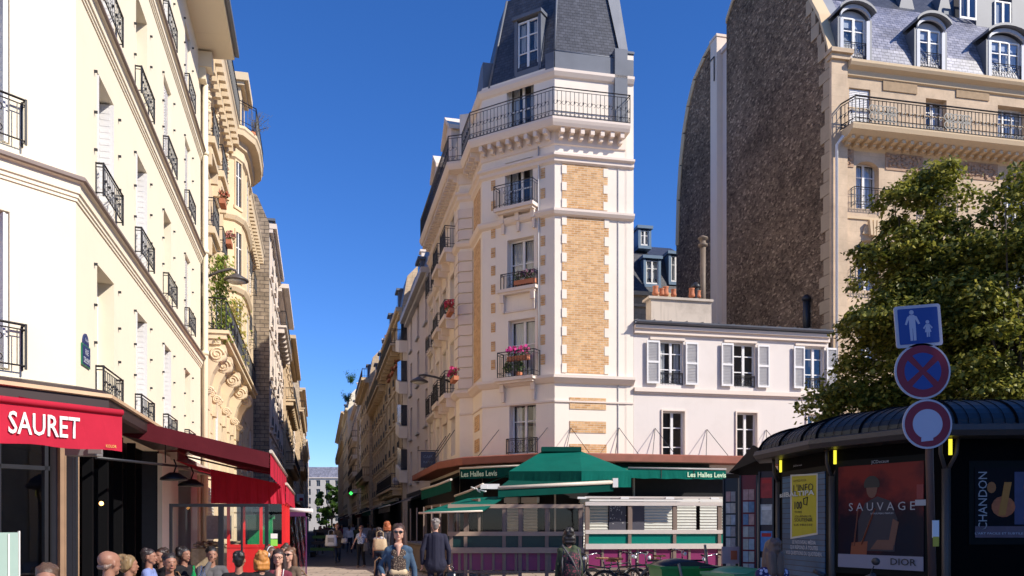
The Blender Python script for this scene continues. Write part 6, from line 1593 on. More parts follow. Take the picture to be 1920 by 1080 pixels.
def wavy_valance(mb, F, u0, u1, w, z0, z1, amp=.02, n=None):
 n = n or max(4, int(abs(u1 - u0) / .12));
 for i in range(n):
  a = u0 + (u1 - u0) * i / n; b = u0 + (u1 - u0) * (i + 1) / n; wa = w + amp * math.sin(i * 1.9); wb = w + amp * math.sin((i + 1) * 1.9)
  mb.face([(a, wa, z0 + .01 * math.sin(i)), (b, wb, z0 + .01 * math.sin(i + 1)), (b, w, z1), (a, w, z1)])
def awning(name, label, F, u0, u1, zw, zf, proj, drop, mat, vmat=None, amp=.02, w0=.12, arms=True, bar=cream_bar, side=True):
 p = F.p((u0 + u1) / 2, 0, zw); t = thing(name, label, 'awning', tuple(p))
 q = MB(F); n = max(2, int(abs(u1 - u0) / .5))
 for i in range(n):
  a = u0 + (u1 - u0) * i / n; b = u0 + (u1 - u0) * (i + 1) / n
  m1 = (w0 + proj) / 2; zm = (zw + zf) / 2 - .04
  q.face([(a, w0, zw), (b, w0, zw), (b, m1, zm), (a, m1, zm)], smooth=True); q.face([(a, m1, zm), (b, m1, zm), (b, proj, zf), (a, proj, zf)], smooth=True)
 q.build('canopy', mat, t)
 q = MB(F); wavy_valance(q, F, u0, u1, proj + .02, zf - drop, zf + .01, amp); q.build('valance', vmat or mat, t)
 q = MB(F); ns = max(1, int(abs(u1 - u0) / 1.1))
 for k in range(1, ns): us_ = u0 + (u1 - u0) * k / ns; q.box(us_ - .008, us_ + .008, proj + .026 + amp, proj + .032 + amp, zf - drop + .01, zf)
 if ns > 1 and bar is not red_f: q.build('seam', plain('dark_thread', (.05, .01, .015), rough=.9), t)
 q = MB(F); q.tube([(u0, proj + .03, zf + .03), (u1, proj + .03, zf + .03)], .035, 8); q.build('front_bar', bar, t)
 q = MB(F); q.box(u0, u1, .01, w0 + .12, zw - .02, zw + .18); q.build('cassette', iron if bar is not cream_bar else bar, t)
 if arms:
  for s in (.12, .88):
   u = u0 + (u1 - u0) * s; q = MB(F); q.tube([(u, w0, zw - .12), (u + (.5 - s) * .8, proj * .5, (zw + zf) / 2 - .12), (u, proj, zf - .02)], .025, 6); q.build('folding_arm', grey_p, t)
 return t
# ---- left: the restaurant
def left_awnings():
 # corner awning with lettering
 t = awning('restaurant_awning', 'bright red awning lettered SAURET over the corner terrace', FG, 1.0, 4.6, 3.42, 2.97, 3.1, .42, red_f, red_f, .010, arms=True, bar=red_f)
 # closed near side of the awning
 q = MB(FG); q.face([(1.0, .12, 3.5), (1.0, 3.1, 2.97), (1.0, 3.1, 2.93), (1.0, .12, 3.42)]); q.build('side_hem', red_f, t)
 p = FG.p(3.04, 3.13, 2.64); d = -FG.d.to_3d(); n = FG.n.to_3d()
 a = FG.p(FG.u(150, 3.14), 3.14, 0); b = FG.p(FG.u(16, 3.14), 3.14, 0)
 text_mesh('lettering', 'SAURET', FG.p(FG.u(16, 3.14), 3.134, 2.66), d, .235, ink_w, t, n=n, width=(a - b).length, bold=.012)
 text_mesh('lettering', 'KOLOR', FG.p(FG.u(199, 3.14), 3.136, 2.585), d, .035, plain('yellow_ink', (.6, .45, .1)), t, n=n, width=.12)
 # fascia round the corner
 t2 = thing('shop_fascia', 'dark fascia box with a gold tube light wrapping the cream building corner', 'fascia', tuple(FL.p(0, 0, 3.6)))
 path = [tuple(FG.p(3.4, 0, 0)[:2]), tuple(A0), tuple(FL.p(FL.u(288), 0, 0)[:2])]
 q = MB(); q.sweep(path, [(.0, 3.34), (.46, 3.34), (.5, 3.38), (.5, 3.62), (.4, 3.68), (0, 3.76)]); q.build('fascia_box', plain('dark_fascia', (.035, .02, .02), rough=.5), t2)
 q = MB(); q.sweep(path, [(.505, 3.55), (.55, 3.56), (.55, 3.61), (.505, 3.62)]); q.build('tube_light', plain('brass_tube', (.62, .42, .26), rough=.35), t2)
 # long street side awning
 u0 = (14.6 - A0.y) / SD.y; u1 = (22.3 - A0.y) / SD.y
 t = awning('long_awning', 'long dark maroon awning with a bright red front flap on the cream building', FL, u0, u1, 3.62, 3.04, 2.6, .42, maroon_f, red_f, .015, bar=cream_bar)
 q = MB(FL); q.face([(u0, .1, 3.62), (u0, 2.6, 3.04), (u0, 2.6, 2.76), (u0, .1, 3.3)]); q.build('side_flap', maroon_f, t)
 q = MB(FL); q.tube([(u0 + .3, .2, 3.5), (u0 + .35, 1.4, 3.2), (u0 + .3, 2.6, 2.85)], .03, 6); q.build('folding_arm', iron, t)
 # shop two: red awning, red glazed terrace
 u0 = (19.3 - A0.y) / SD.y; u1 = (26.0 - A0.y) / SD.y
 t = awning('red_shop_awning', 'crumpled bright red awning with hanging side curtain behind the maroon one', FL, u0, u1, 3.25, 2.68, 2.7, .42, red_f, red_f, .03)
 q = MB(FL); n = 26
 for i in range(n):
  wa = 1.0 + (2.7 - 1.0) * i / n; wb = 1.0 + (2.7 - 1.0) * (i + 1) / n; zt = lambda w: 3.25 - .57 * w / 2.7; d1 = .035 * math.sin(i * 1.7) ; d2 = .035 * math.sin((i + 1) * 1.7)
  q.face([(u0 - .02 + d1, wa, 2.22), (u0 - .02 + d2, wb, 2.22), (u0 - .02, wb, zt(wb)), (u0 - .02, wa, zt(wa))], smooth=False)
 q.build('side_curtain', red_f, t)
 t = thing('red_glazed_terrace', 'red framed glass terrace enclosure with solid red lower panels', 'terrace enclosure', tuple(FL.p(u0, 1.5, 0)))
 rp = plain('red_paint', (.62, .02, .02), rough=.35, var=.08); u = u0 + .08
 q = MB(FL); q.box(u, u + .05, 1.35, 2.68, .02, 1.16); q.box(u, u + 3.2, 2.64, 2.69, .02, 1.16); q.build('lower_panel', rp, t)
 q = MB(FL)
 for w in (1.35, 1.7, 2.1, 2.62): q.box(u - .01, u + .06, w, w + .07, 1.16, 2.3)
 for uu in (u + 1.0, u + 2.1, u + 3.15): q.box(uu, uu + .07, 2.63, 2.70, 1.16, 2.3)
 q.box(u - .015, u + .065, 1.35, 2.7, 1.16, 1.24); q.box(u - .015, u + .065, 1.35, 2.7, 2.22, 2.32); q.box(u, u + 3.2, 2.62, 2.7, 1.16, 1.24); q.box(u, u + 3.2, 2.62, 2.7, 2.22, 2.32); q.build('frame', rp, t)
 q = MB(FL); q.face([(u + .02, 1.35, 1.2), (u + .02, 2.65, 1.2), (u + .02, 2.65, 2.25), (u + .02, 1.35, 2.25)]); q.face([(u, 2.66, 1.2), (u + 3.2, 2.66, 1.2), (u + 3.2, 2.66, 2.25), (u, 2.66, 2.25)]); q.build('pane', clear_g, t)
 # things inside
 q = MB(FL); q.box(u + .9, u + 1.2, 1.75, 2.35, .9, 1.9); q.box(u + .9, u + 1.25, 1.7, 2.4, 1.86, 1.96); o = q.build('green_cabinet', plain('green_plastic', (.02, .28, .10), rough=.4)); tag(o, 'green plastic cabinet inside the red glazed terrace', 'cabinet')
 q = MB(FL); q.box(u + 1.5, u + 1.6, .7, 1.3, 1.35, 1.95);
 o = q.build('notice_board', plain('pale_notice', (.6, .62, .66), var=.3, scale=14)); tag(o, 'pale notice board hanging inside the red glazed terrace', 'notice')
 rnd = random.Random(2); q = MB(FL); q.box(u + .25, u + 1.0, .5, 1.7, .02, 1.14);
 for i in range(60): c = FL.p(u + rnd.uniform(.3, .9), rnd.uniform(.55, 1.65), 1.17 + rnd.random() * .12); q.ball(c, (rnd.uniform(.04, .1), .06, .04), 6, 4)
 o = q.build('shellfish_display', plain('shellfish', (.35, .27, .18), var=.6, scale=12)); tag(o, 'heaped seafood display behind the red framed glass', 'food display')
 q = MB(FL); q.box(u - .03, u - .015, 2.36, 2.52, 1.2, 1.36); q.m = 1; q.box(u - .03, u - .015, 2.36, 2.52, 1.38, 1.5); o = q.build('sticker', [plain('lime_sticker', (.25, .6, .08)), ink_w]); tag(o, 'lime green and white sticker pair on the red framed glass', 'sticker')
 # clear plastic windbreak and white roller bar
 p0 = at(539, 0, 24.0); p1 = at(575, 0, 24.0); F = Frame((p0.x, 24.0), (1, 0), 1); W = p1.x - p0.x
 t = thing('plastic_windbreak', 'clear wrinkled plastic windbreak with violet edge beside the red terrace', 'windbreak', (p0.x + W / 2, 24, 0))
 q = MB(F); q.box(0, .03, -.02, .02, 0, 2.12); q.box(W - .03, W, -.02, .02, 0, 2.12); q.box(0, W, -.02, .02, 1.96, 2.14); q.box(0, W, -.02, .02, .05, .1); q.build('frame', plain('violet_trim', (.10, .03, .10), rough=.4), t)
 q = MB(F); nn = 12
 for i in range(nn):
  for j in range(10):
   f_ = lambda a, b: .03 * math.sin(a * 2.3 + b * 1.1) + .02 * math.sin(b * 2.9 - a)
   a0, a1 = W * i / nn, W * (i + 1) / nn; b0, b1 = .1 + 1.86 * j / 10, .1 + 1.86 * (j + 1) / 10
   q.face([(a0, f_(i, j), b0), (a1, f_(i + 1, j), b0), (a1, f_(i + 1, j + 1), b1), (a0, f_(i, j + 1), b1)], smooth=True)
 q.build('plastic_sheet', glass('clear_plastic', (.72, .74, .82), .16, .12), t)
 q = MB(F); q.tube([(-.05, .3, 2.16), (W + .25, .3, 2.12)], .06, 10); o = q.build('roller_bar', white_p); tag(o, 'white roller bar above the plastic windbreak', 'awning bar')
 # black framed glass screen of the terrace
 F = Frame((at(318, 0, 15.2).x, 15.2), (1, 0), 1); W = at(503, 0, 15.2).x - F.o.x
 t = thing('terrace_screen', 'black framed clear glass screen closing the terrace', 'glass screen', (F.o.x + W / 2, 15.2, 0))
 q = MB(F); q.box(0, W, -.02, .02, 2.04, 2.1); q.box(.0, .05, -.02, .02, 0, 2.04); a = at(410, 0, 15.2).x - F.o.x; q.box(a, a + .09, -.03, .03, 0, 2.04); q.box(W - .06, W, -.02, .02, 0, 2.04); a2 = at(452, 0, 15.2).x - F.o.x; q.box(a2, a2 + .03, -.015, .015, 0, 2.04); q.build('frame', iron, t)
 q = MB(F); q.face([(.05, 0, .1), (W, 0, .1), (W, 0, 2.04), (.05, 0, 2.04)]); q.build('pane', clear_g, t)
 # heaters
 for i, (px, py, Y) in enumerate(((326, 893, 15.5), (358, 905, 16.6))):
  c = at(px, py, Y); t = thing('hanging_heater', ['black dish heater hanging under the maroon awning, nearer one', 'black dish heater hanging under the maroon awning, right and further back'][i], 'heater', tuple(c), 0, 'dish heaters under the maroon awning')
  q = MB(); q.lathe((0, 0, -.05), [(.001, .12), (.08, .12), (.13, .09), (.24, .02), (.25, -.02), (.22, -.03), (.01, -.03)], 18); q.build('dish', iron, t, local=True)
  q = MB(); q.tube([(0, 0, .06), (.05, 0, .2), (0, 0, .32)], .015, 5, raw=True); q.build('hook', iron, t, local=True)
 q = MB(); a = at(180, 858, 13.0); b = at(352, 876, 16.0); q.tube([a, b], .025, 6, raw=True); c = at(310, 868, 15.5); q.tube([c, c + V3(0, 0, .7)], .012, 5, raw=True); o = q.build('support_rail', iron); tag(o, 'black pipe rail carrying the dish heaters', 'rail')
 c = at(176, 846, 10.0); q = MB(); q.box(c.x - .3, c.x + .06, 9.9, 10.1, c.z - .06, c.z + .06); q.box(c.x + .0, c.x + .16, 9.86, 9.9, c.z - .04, c.z + .05); o = q.build('strip_heater', plain('grey_heater', (.18, .17, .17), rough=.4)); tag(o, 'grey strip heater under the red lettered awning', 'heater')
 # small warm bulb inside
 c = at(190, 944, 13.4); q = MB(); q.ball(c, .035, 10, 6); t = q.build('wall_bulb', plain('warm_bulb', (1, .5, .15), emit=(1, .45, .12), estr=6)); tag(t, 'small glowing orange wall lamp inside the dark terrace', 'lamp')
 # menu board in the window
 q = MB(FG);
 t = thing('menu_board', 'pale green lit menu board standing behind the shop window at the left edge', 'menu board', tuple(FG.p(.9, -.1, 1.1)))
 q.box(.74, 1.12, -.14, -.12, .5, 1.6); q.build('panel', plain('mint_board', (.30, .42, .38), rough=.5, var=.05), t)
 q = MB(FG); q.box(.72, .74, -.15, -.11, .5, 1.62); q.box(.86, .88, -.115, -.105, .5, 1.58); q.build('frame', white_p, t)
left_awnings()
def back_shutters():
 q = MB(FL); a, b = FL.u(330), FL.u(344); q.box(a, b, -.22, -.16, .05, 2.6); o = q.build('glass_door', plain('glass_red_reflection', (.05, .01, .015), rough=.08, spec=.7)); tag(o, 'narrow dark glass door coloured with red reflections right of the cream pier', 'door')  # red reflections are put into the glass colour
 a, b = FL.u(352), FL.u(364); q = MB(FL); q.box(a, b, -.3, .08, .0, 3.3); o = q.build('grey_pier', grey_p); tag(o, 'plain grey pier between the glass door and the slatted shutter', 'pier')
 a, b = FO.u(379), FO.u(394); q = MB(FO); n = 26
 for k in range(n): z = .3 + k * .1; q.face([(a, .1, z), (b, .1, z), (b, .13, z + .05), (a, .13, z + .05)]); q.face([(a, .13, z + .05), (b, .13, z + .05), (b, .1, z + .1), (a, .1, z + .1)])
 o = q.build('roller_shutter', plain('cream_shutter', (.58, .54, .46), rough=.5)); tag(o, 'cream slatted roller shutter on the honey stone building behind the terrace', 'roller shutter')
back_shutters()
def wall_lamp(label, F, u, z, L, px_tag=None, group='street lamps on brackets', up=.35):
 p = F.p(u, 0, z); t = thing('street_lamp', label, 'street lamp', tuple(p), 0, group)
 q = MB(F); q.prism([(u - .04, z - .16), (u + .04, z - .16), (u + .04, z + .16), (u - .04, z + .16)], 0, .05); q.build('wall_plate', iron, t)
 q = MB(F); q.tube([(u, .03, z), (u, L * .5, z + up * .7), (u, L * .85, z + up), (u, L, z + up * .85), (u, L, z + up * .5)], .045, 8); q.build('arm', plain('grey_lamp', (.08, .07, .065), rough=.4), t)
 c = F.p(u, L, z + up * .5); q = MB(); q.lathe((c.x, c.y, c.z - .16), [(.04, .2), (.10, .17), (.24, .09), (.37, .01), (.38, -.03), (.3, -.05)], 20); q.build('lamp_shade', plain('grey_lamp', (.08, .07, .065)), t)
 q = MB(); q.lathe((c.x, c.y, c.z - .21), [(.3, .0), (.2, -.05), (.001, -.07)], 16); q.build('diffuser', plain('frosted', (.5, .48, .42), rough=.3), t)
 return t
u, z = FL.uz(382, 528); wall_lamp('grey bracket street lamp projecting from the corner of the cream building', FL, FL.u(379), z, 1.0)
FE = Frame(on_line(5.6, 41.0), K4 - on_line(5.6, 41.0)); u, z = FE.uz(846, 716); wall_lamp('dark bracket street lamp on the shaded side of the corner building', FE, u, z, 1.35, up=.25)
# ---- right: corner fish shop
def corner_shop():
 AF = Frame(K1, BD); BF = Frame(K2, K1 - K2); EF = FE
 LA = (K0 - K1).length
 rust = plain('rust_red_fascia', (.26, .085, .055), rough=.7, var=.3, scale=3)
 path = [tuple(on_line(5.6, 41.0)), tuple(K4), tuple(K2), tuple(K1), tuple(AF.p(LA + 7.9, 0, 0)[:2])]
 t = thing('shop_canopy', 'rust red flat canopy wrapping the corner building and the low white building', 'canopy', (K1.x, K1.y, 3.9))
 q = MB(); q.sweep(path, [(.02, 3.92), (.9, 3.90), (.92, 3.93), (.92, 4.16), (.85, 4.2), (.02, 4.22)]); q.build('canopy_slab', rust, t)
 q = MB()
 for F, x, yt in ((AF, 1070, 802), (AF, 1160, 802), (AF, 1228, 803), (AF, 1325, 805), (AF, 1436, 806)):
  u, z = F.uz(x, yt)
  for s in (-1, 1): q.fr = F; q.tube([(u, .02, z), (u + s * .42, .86, 4.2)], .012, 4)
 for F, x0, y0 in ((BF, 936, 806), (BF, 1027, 802)):
  u, z = F.uz(x0, y0); q.fr = F; q.tube([(u, .02, z), (u - .35, .86, 4.2)], .012, 4)
 for uu in (5.2, 6.4, 7.6): q.fr = EF; q.tube([(uu, .02, 5.6), (uu - 1.1, .86, 4.2)], .02, 4)
 q.build('stay_rods', iron, t)
 # green lettered valances
 F = AF
 t = awning('green_lettered_awning', 'green awning with pale lettering Les Halles Levis along the low white building', F, F.u(1178, 1.6), F.u(1362, 1.6), 3.84, 3.62, 1.55, .32, green_f, green_f, .008, arms=False, bar=plain('dull_bar', (.3, .28, .27), rough=.4))
 w = 1.585; a, z0 = F.uz(1289, 898, w); b = F.u(1361, w)
 text_mesh('lettering', 'Les Halles Levis', F.p(a, w + .01, 3.37), F.d.to_3d(), .17, plain('pale_green_ink', (.55, .72, .50), var=.03), t, n=F.n.to_3d(), width=b - a, bold=.02)
 F = BF; w = 1.25
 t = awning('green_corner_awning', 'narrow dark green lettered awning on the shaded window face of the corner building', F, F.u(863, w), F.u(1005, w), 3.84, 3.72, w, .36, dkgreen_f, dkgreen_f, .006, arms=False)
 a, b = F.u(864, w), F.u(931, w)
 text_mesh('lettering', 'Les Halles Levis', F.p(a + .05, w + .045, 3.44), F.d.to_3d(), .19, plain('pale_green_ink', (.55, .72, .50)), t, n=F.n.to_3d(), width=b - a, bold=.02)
 # hooded green awning on the prow
 t = thing('hooded_green_awning', 'large bright green hooded awning on the prow of the corner building', 'awning', (1.7, 27.2, 3.6))
 T1, T2 = V3(1.05, 28.05, 4.24), V3(2.3, 27.95, 4.24); Z = 3.45
 P = [V3(-.12, 27.6, Z + .02), V3(-.1, 26.6, Z), V3(2.2, 26.0, Z - .03), V3(3.85, 26.5, Z), V3(3.85, 28.6, Z + .1)]
 q = MB(XYF)
 q.face([P[1], P[2], T2, T1], raw=True); q.face([P[0], P[1], T1], raw=True); q.face([P[2], P[3], T2], raw=True); q.face([P[3], P[4], T2], raw=True); q.build('canopy', green_f, t)
 q = MB()
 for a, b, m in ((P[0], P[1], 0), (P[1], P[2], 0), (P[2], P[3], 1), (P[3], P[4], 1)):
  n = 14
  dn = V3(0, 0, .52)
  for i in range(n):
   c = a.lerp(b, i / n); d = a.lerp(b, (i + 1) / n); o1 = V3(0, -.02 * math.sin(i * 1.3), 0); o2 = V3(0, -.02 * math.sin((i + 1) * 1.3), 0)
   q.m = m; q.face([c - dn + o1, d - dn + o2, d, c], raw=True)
 q.build('valance', [dkgreen_f, green_f], t)  # left faces get darker canvas, right faces brighter: shade put into the colour
 q = MB(); q.box(1.0, 2.35, 27.8, 28.2, 4.2, 4.36); q.build('cassette', dkgreen_f, t)
 # low retractable awning with white bar
 t = thing('low_green_awning', 'low dark green awning with a long cream front bar under the hooded awning', 'awning', (1.3, 25, 2.6))
 a = at(934, 915, 24.6); b = at(1150, 904, 25.2)
 q = MB(); q.tube([a, b], .06, 8, raw=True); q.build('front_bar', cream_bar, t)
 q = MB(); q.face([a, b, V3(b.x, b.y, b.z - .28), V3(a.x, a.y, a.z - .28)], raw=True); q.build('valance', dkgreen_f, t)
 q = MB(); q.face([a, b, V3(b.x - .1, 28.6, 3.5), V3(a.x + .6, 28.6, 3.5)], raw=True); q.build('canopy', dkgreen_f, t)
 q = MB(); q.box(b.x - .02, b.x + .14, b.y - .06, b.y + .1, b.z - .16, b.z + .12); q.box(a.x - .45, a.x + .04, a.y - .04, a.y + .06, a.z - .03, a.z + .12); q.build('end_cap', white_p, t)
 # cluttered brackets by the left end
 q = MB(); rnd = random.Random(8); c0 = at(895, 918, 24.4)
 for i in range(9): p = c0 + V3(rnd.uniform(-.1, .35), rnd.uniform(-.1, .1), rnd.uniform(-.05, .12)); q.tube([p, p + V3(rnd.uniform(-.2, .2), .05, rnd.uniform(-.06, .06))], .02, 5, raw=True)
 q.box(c0.x + .1, c0.x + .3, 24.3, 24.5, c0.z + .02, c0.z + .14); o = q.build('awning_bracket', white_p); tag(o, 'cluster of white metal brackets at the left tip of the low awning', 'bracket')
 # lit sheet awning on the left
 t = thing('sheet_awning', 'flat bright green awning sheet sloping down over the left end of the stall', 'awning', (-1.6, 24, 2.2))
 A_ = [at(785, 962, 22.6), at(905, 958, 22.4), at(950, 930, 25.4), at(878, 934, 26.2)]
 q = MB(); q.face(A_, raw=True); q.face([v - V3(0, 0, .02) for v in A_][::-1], raw=True); q.build('canopy', green_f, t)
 q = MB(); q.tube([A_[0], A_[1]], .03, 6, raw=True); q.build('front_bar', cream_bar, t)
 for lab, x0, y0, x1, y1, Y0, Y1 in (('short green awning with white curved bar, leftmost by the dark street', 790, 918, 846, 899, 33.5, 29.5), ('short green awning with cream bar between the leftmost one and the white brackets', 853, 930, 906, 908, 29.0, 27.0)):
  a = at(x0, y0, Y0); b = at(x1, y1, Y1); t = thing('small_green_awning', lab, 'awning', tuple(a), 0, 'short green awnings on the street side')
  q = MB(); q.tube([a, a.lerp(b, .5) + V3(0, 0, -.03), b], .045, 8, raw=True); q.build('front_bar', cream_bar, t)
  q = MB(); q.face([a, b, b - V3(0, 0, .42), a - V3(0, 0, .42)], raw=True); q.build('valance', dkgreen_f, t)
  q = MB(); q.face([a, b, b + V3(1.3, .3, .5), a + V3(1.3, .3, .5)], raw=True); q.build('canopy', dkgreen_f, t)
 # roller shutters and doors of the shopfront
 for i, (x0, x1, lab) in enumerate(((1088, 1140, 'white slatted roller shutter left of the starry dark door'), (1208, 1262, 'white slatted roller shutter right of the starry dark door'), (1268, 1305, 'white slatted roller shutter third from the left behind the stall'), (1312, 1354, 'white slatted roller shutter nearest the kiosk'), (950, 972, 'dim slatted roller shutter in the shade of the low awning'), (982, 1008, 'second dim slatted roller shutter in the shade, beside a dark door'))):
  F = AF if x0 > 1040 else BF; w = .25; a, b = F.u(x0, w), F.u(x1, w); z0 = .3; z1 = F.z((x0 + x1) / 2, 943, w)
  q = MB(F); n = int((z1 - z0) / .105)
  for k in range(n):
   zz = z0 + (z1 - z0) * k / n; h = (z1 - z0) / n
   q.face([(a, w, zz), (b, w, zz), (b, w + .03, zz + h * .5), (a, w + .03, zz + h * .5)]); q.face([(a, w + .03, zz + h * .5), (b, w + .03, zz + h * .5), (b, w, zz + h), (a, w, zz + h)])
  q.box(a - .04, b + .04, w - .05, w + .12, z1, z1 + .2)
  o = q.build('roller_shutter', plain('white_shutter', (.62, .60, .54), rough=.5)); tag(o, lab, 'roller shutter', 'roller shutters behind the stall')
 F = AF; w = .25; a, b = F.u(1141, w), F.u(1207, w); t = thing('shop_door', 'dark grey shop door sprinkled with small white star stickers', 'door', tuple(F.p((a + b) / 2, w, 0)))
 q = MB(F); q.box(a, (a + b) / 2 - .03, w, w + .05, .1, 2.7); q.box((a + b) / 2 + .03, b, w, w + .05, .1, 2.7); q.build('leaf', plain('slate_grey_door', (.10, .095, .12), rough=.3), t)
 q = MB(F); rnd = random.Random(12)
 for i in range(34): u = rnd.uniform(a + .05, a + .75); z = rnd.uniform(1.75, 2.5); s = rnd.uniform(.012, .025); q.prism([(u - s, z), (u, z - s), (u + s, z), (u, z + s)], w + .051, w + .056)
 q.build('star_stickers', ink_w, t)
 # aluminium and glass stall fronts
 def stall(lab, F, L, posts, top, mid, rail, lowz, upper_dark, nm='glazed_stall', extra=None, mat=alu, railm=alu_lt):
  t = thing(nm, lab, 'stall', tuple(F.p(L / 2, 0, 0)))
  q = MB(F)
  for u in posts: q.box(u - .05, u + .05, -.05, .06, 0, top + .04); q.box(u + .06, u + .09, -.02, .02, mid, top); q.cut('post', mat, t)
  q = MB(F); q.box(0, L, -.06, .09, top - .06, top + .05); (None if upper_dark else q.box(0, L, -.04, .07, top + .16, top + .22)); q.build('top_rail', railm, t)
  q = MB(F); q.box(0, L, -.03, .075, mid - .06, mid + .06); q.build('middle_rail', railm, t)
  q = MB(F); q.box(0, L, -.1, .12, rail - .09, rail + .07); q.build('counter_rail', railm, t)
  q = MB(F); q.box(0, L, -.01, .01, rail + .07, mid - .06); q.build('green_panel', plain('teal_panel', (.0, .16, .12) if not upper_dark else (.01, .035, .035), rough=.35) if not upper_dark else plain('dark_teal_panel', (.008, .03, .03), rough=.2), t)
  q = MB(F); q.face([(0, 0, mid), (L, 0, mid), (L, 0, top), (0, 0, top)]); q.build('pane', glass('stall_glass', (.8, .82, .82), .03), t)
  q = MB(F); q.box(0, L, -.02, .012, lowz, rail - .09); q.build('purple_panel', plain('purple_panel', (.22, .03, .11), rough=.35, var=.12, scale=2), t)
  q = MB(F); n = len(posts) * 2
  for k in range(n + 1): u = L * k / n; q.box(u - .035, u + .035, .013, .04, lowz - .04, rail - .09)
  q.box(0, L, .013, .05, lowz - .08, lowz - .02); q.build('panel_battens', mat, t)
  return t
 F = Frame((at(1096, 0, 25).x, 24.9), (1, .12), 1); L = F.u(1356); ps = [F.u(x) for x in (1100, 1180, 1264, 1348)]
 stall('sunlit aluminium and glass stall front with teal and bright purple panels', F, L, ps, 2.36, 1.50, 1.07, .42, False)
 q = MB(F)
 for u, in ((u,) for u in ps): q.box(u - .3, u - .04, .02, .12, 2.5, 2.56)
 q.box(.2, L, -.35, -.25, 2.44, 2.5); o = q.build('fluorescent_fitting', white_p); tag(o, 'long pale light fitting above the sunlit stall', 'light fitting')
 F2 = Frame((at(840, 0, 23.4).x, 23.4), (1, .03), 1); L2 = F2.u(1094); ps = [F2.u(x) for x in (846, 873, 945, 975, 1025, 1088)]
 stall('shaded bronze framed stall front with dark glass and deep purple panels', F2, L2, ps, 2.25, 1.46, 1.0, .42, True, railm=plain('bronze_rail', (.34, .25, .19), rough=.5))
 # crates/pallet under the stall
 for i, (F_, x0, x1, lab) in enumerate(((F2, 850, 960, 'pale wooden pallet under the shaded stall'), (F2, 965, 1090, 'second pale wooden pallet, under the right half of the shaded stall'), (F, 1120, 1220, 'pale wooden pallet behind the bicycles'))):
  a, b = F_.u(x0, .3), F_.u(x1, .3); q = MB(F_); n = 9
  for k in range(n): u = a + (b - a) * k / n; q.box(u, u + (b - a) / n * .86, .15, .75, .12, .15)
  q.box(a, b, .2, .3, .02, .12); q.box(a, b, .6, .7, .02, .12)
  o = q.build('pallet', plain('pale_pallet_wood', (.42, .31, .22), var=.25, scale=10)); tag(o, lab, 'pallet', 'wooden pallets at the stalls')
 # counter running into the street
 p0 = at(842, 0, 24.2); p1 = at(757, 0, 33.5); F = Frame((p0.x, p0.y), (p1.x - p0.x, p1.y - p0.y), 1)
 if F.n.x > 0: F = Frame((p0.x, p0.y), (p1.x - p0.x, p1.y - p0.y), -1)
 L = (Vector((p1.x, p1.y)) - Vector((p0.x, p0.y))).length; t = thing('market_counter', 'empty slatted market counter receding along the shaded street', 'counter', tuple(F.p(L / 2, 0, 0)))
 q = MB(F); q.box(0, L, -1.0, .08, 1.0, 1.06); q.build('counter_top', plain('steel_top', (.22, .22, .26), rough=.35, metal=.6), t)
 q = MB(F); n = int(L / .16)
 for k in range(n): q.box(L * k / n, L * k / n + .12, -.02, .02, .12, 1.0)
 q.build('slatted_side', plain('worn_slats', (.17, .13, .10), var=.3), t)
 q = MB(F)
 for k in range(7): u = L * k / 6.02 + .03; q.box(u - .04, u + .04, -.95, -.88, 0, 2.4); q.cut('post', alu, t); q.box(u - .025, u + .025, -.06, -.02, 1.06, 2.35); q.cut('post', alu, t)
 q.box(0, L, -.95, -.88, 2.4, 2.5); q.build('top_rail', alu, t)
 # dim shop interior wall behind
 return t
corner_shop()
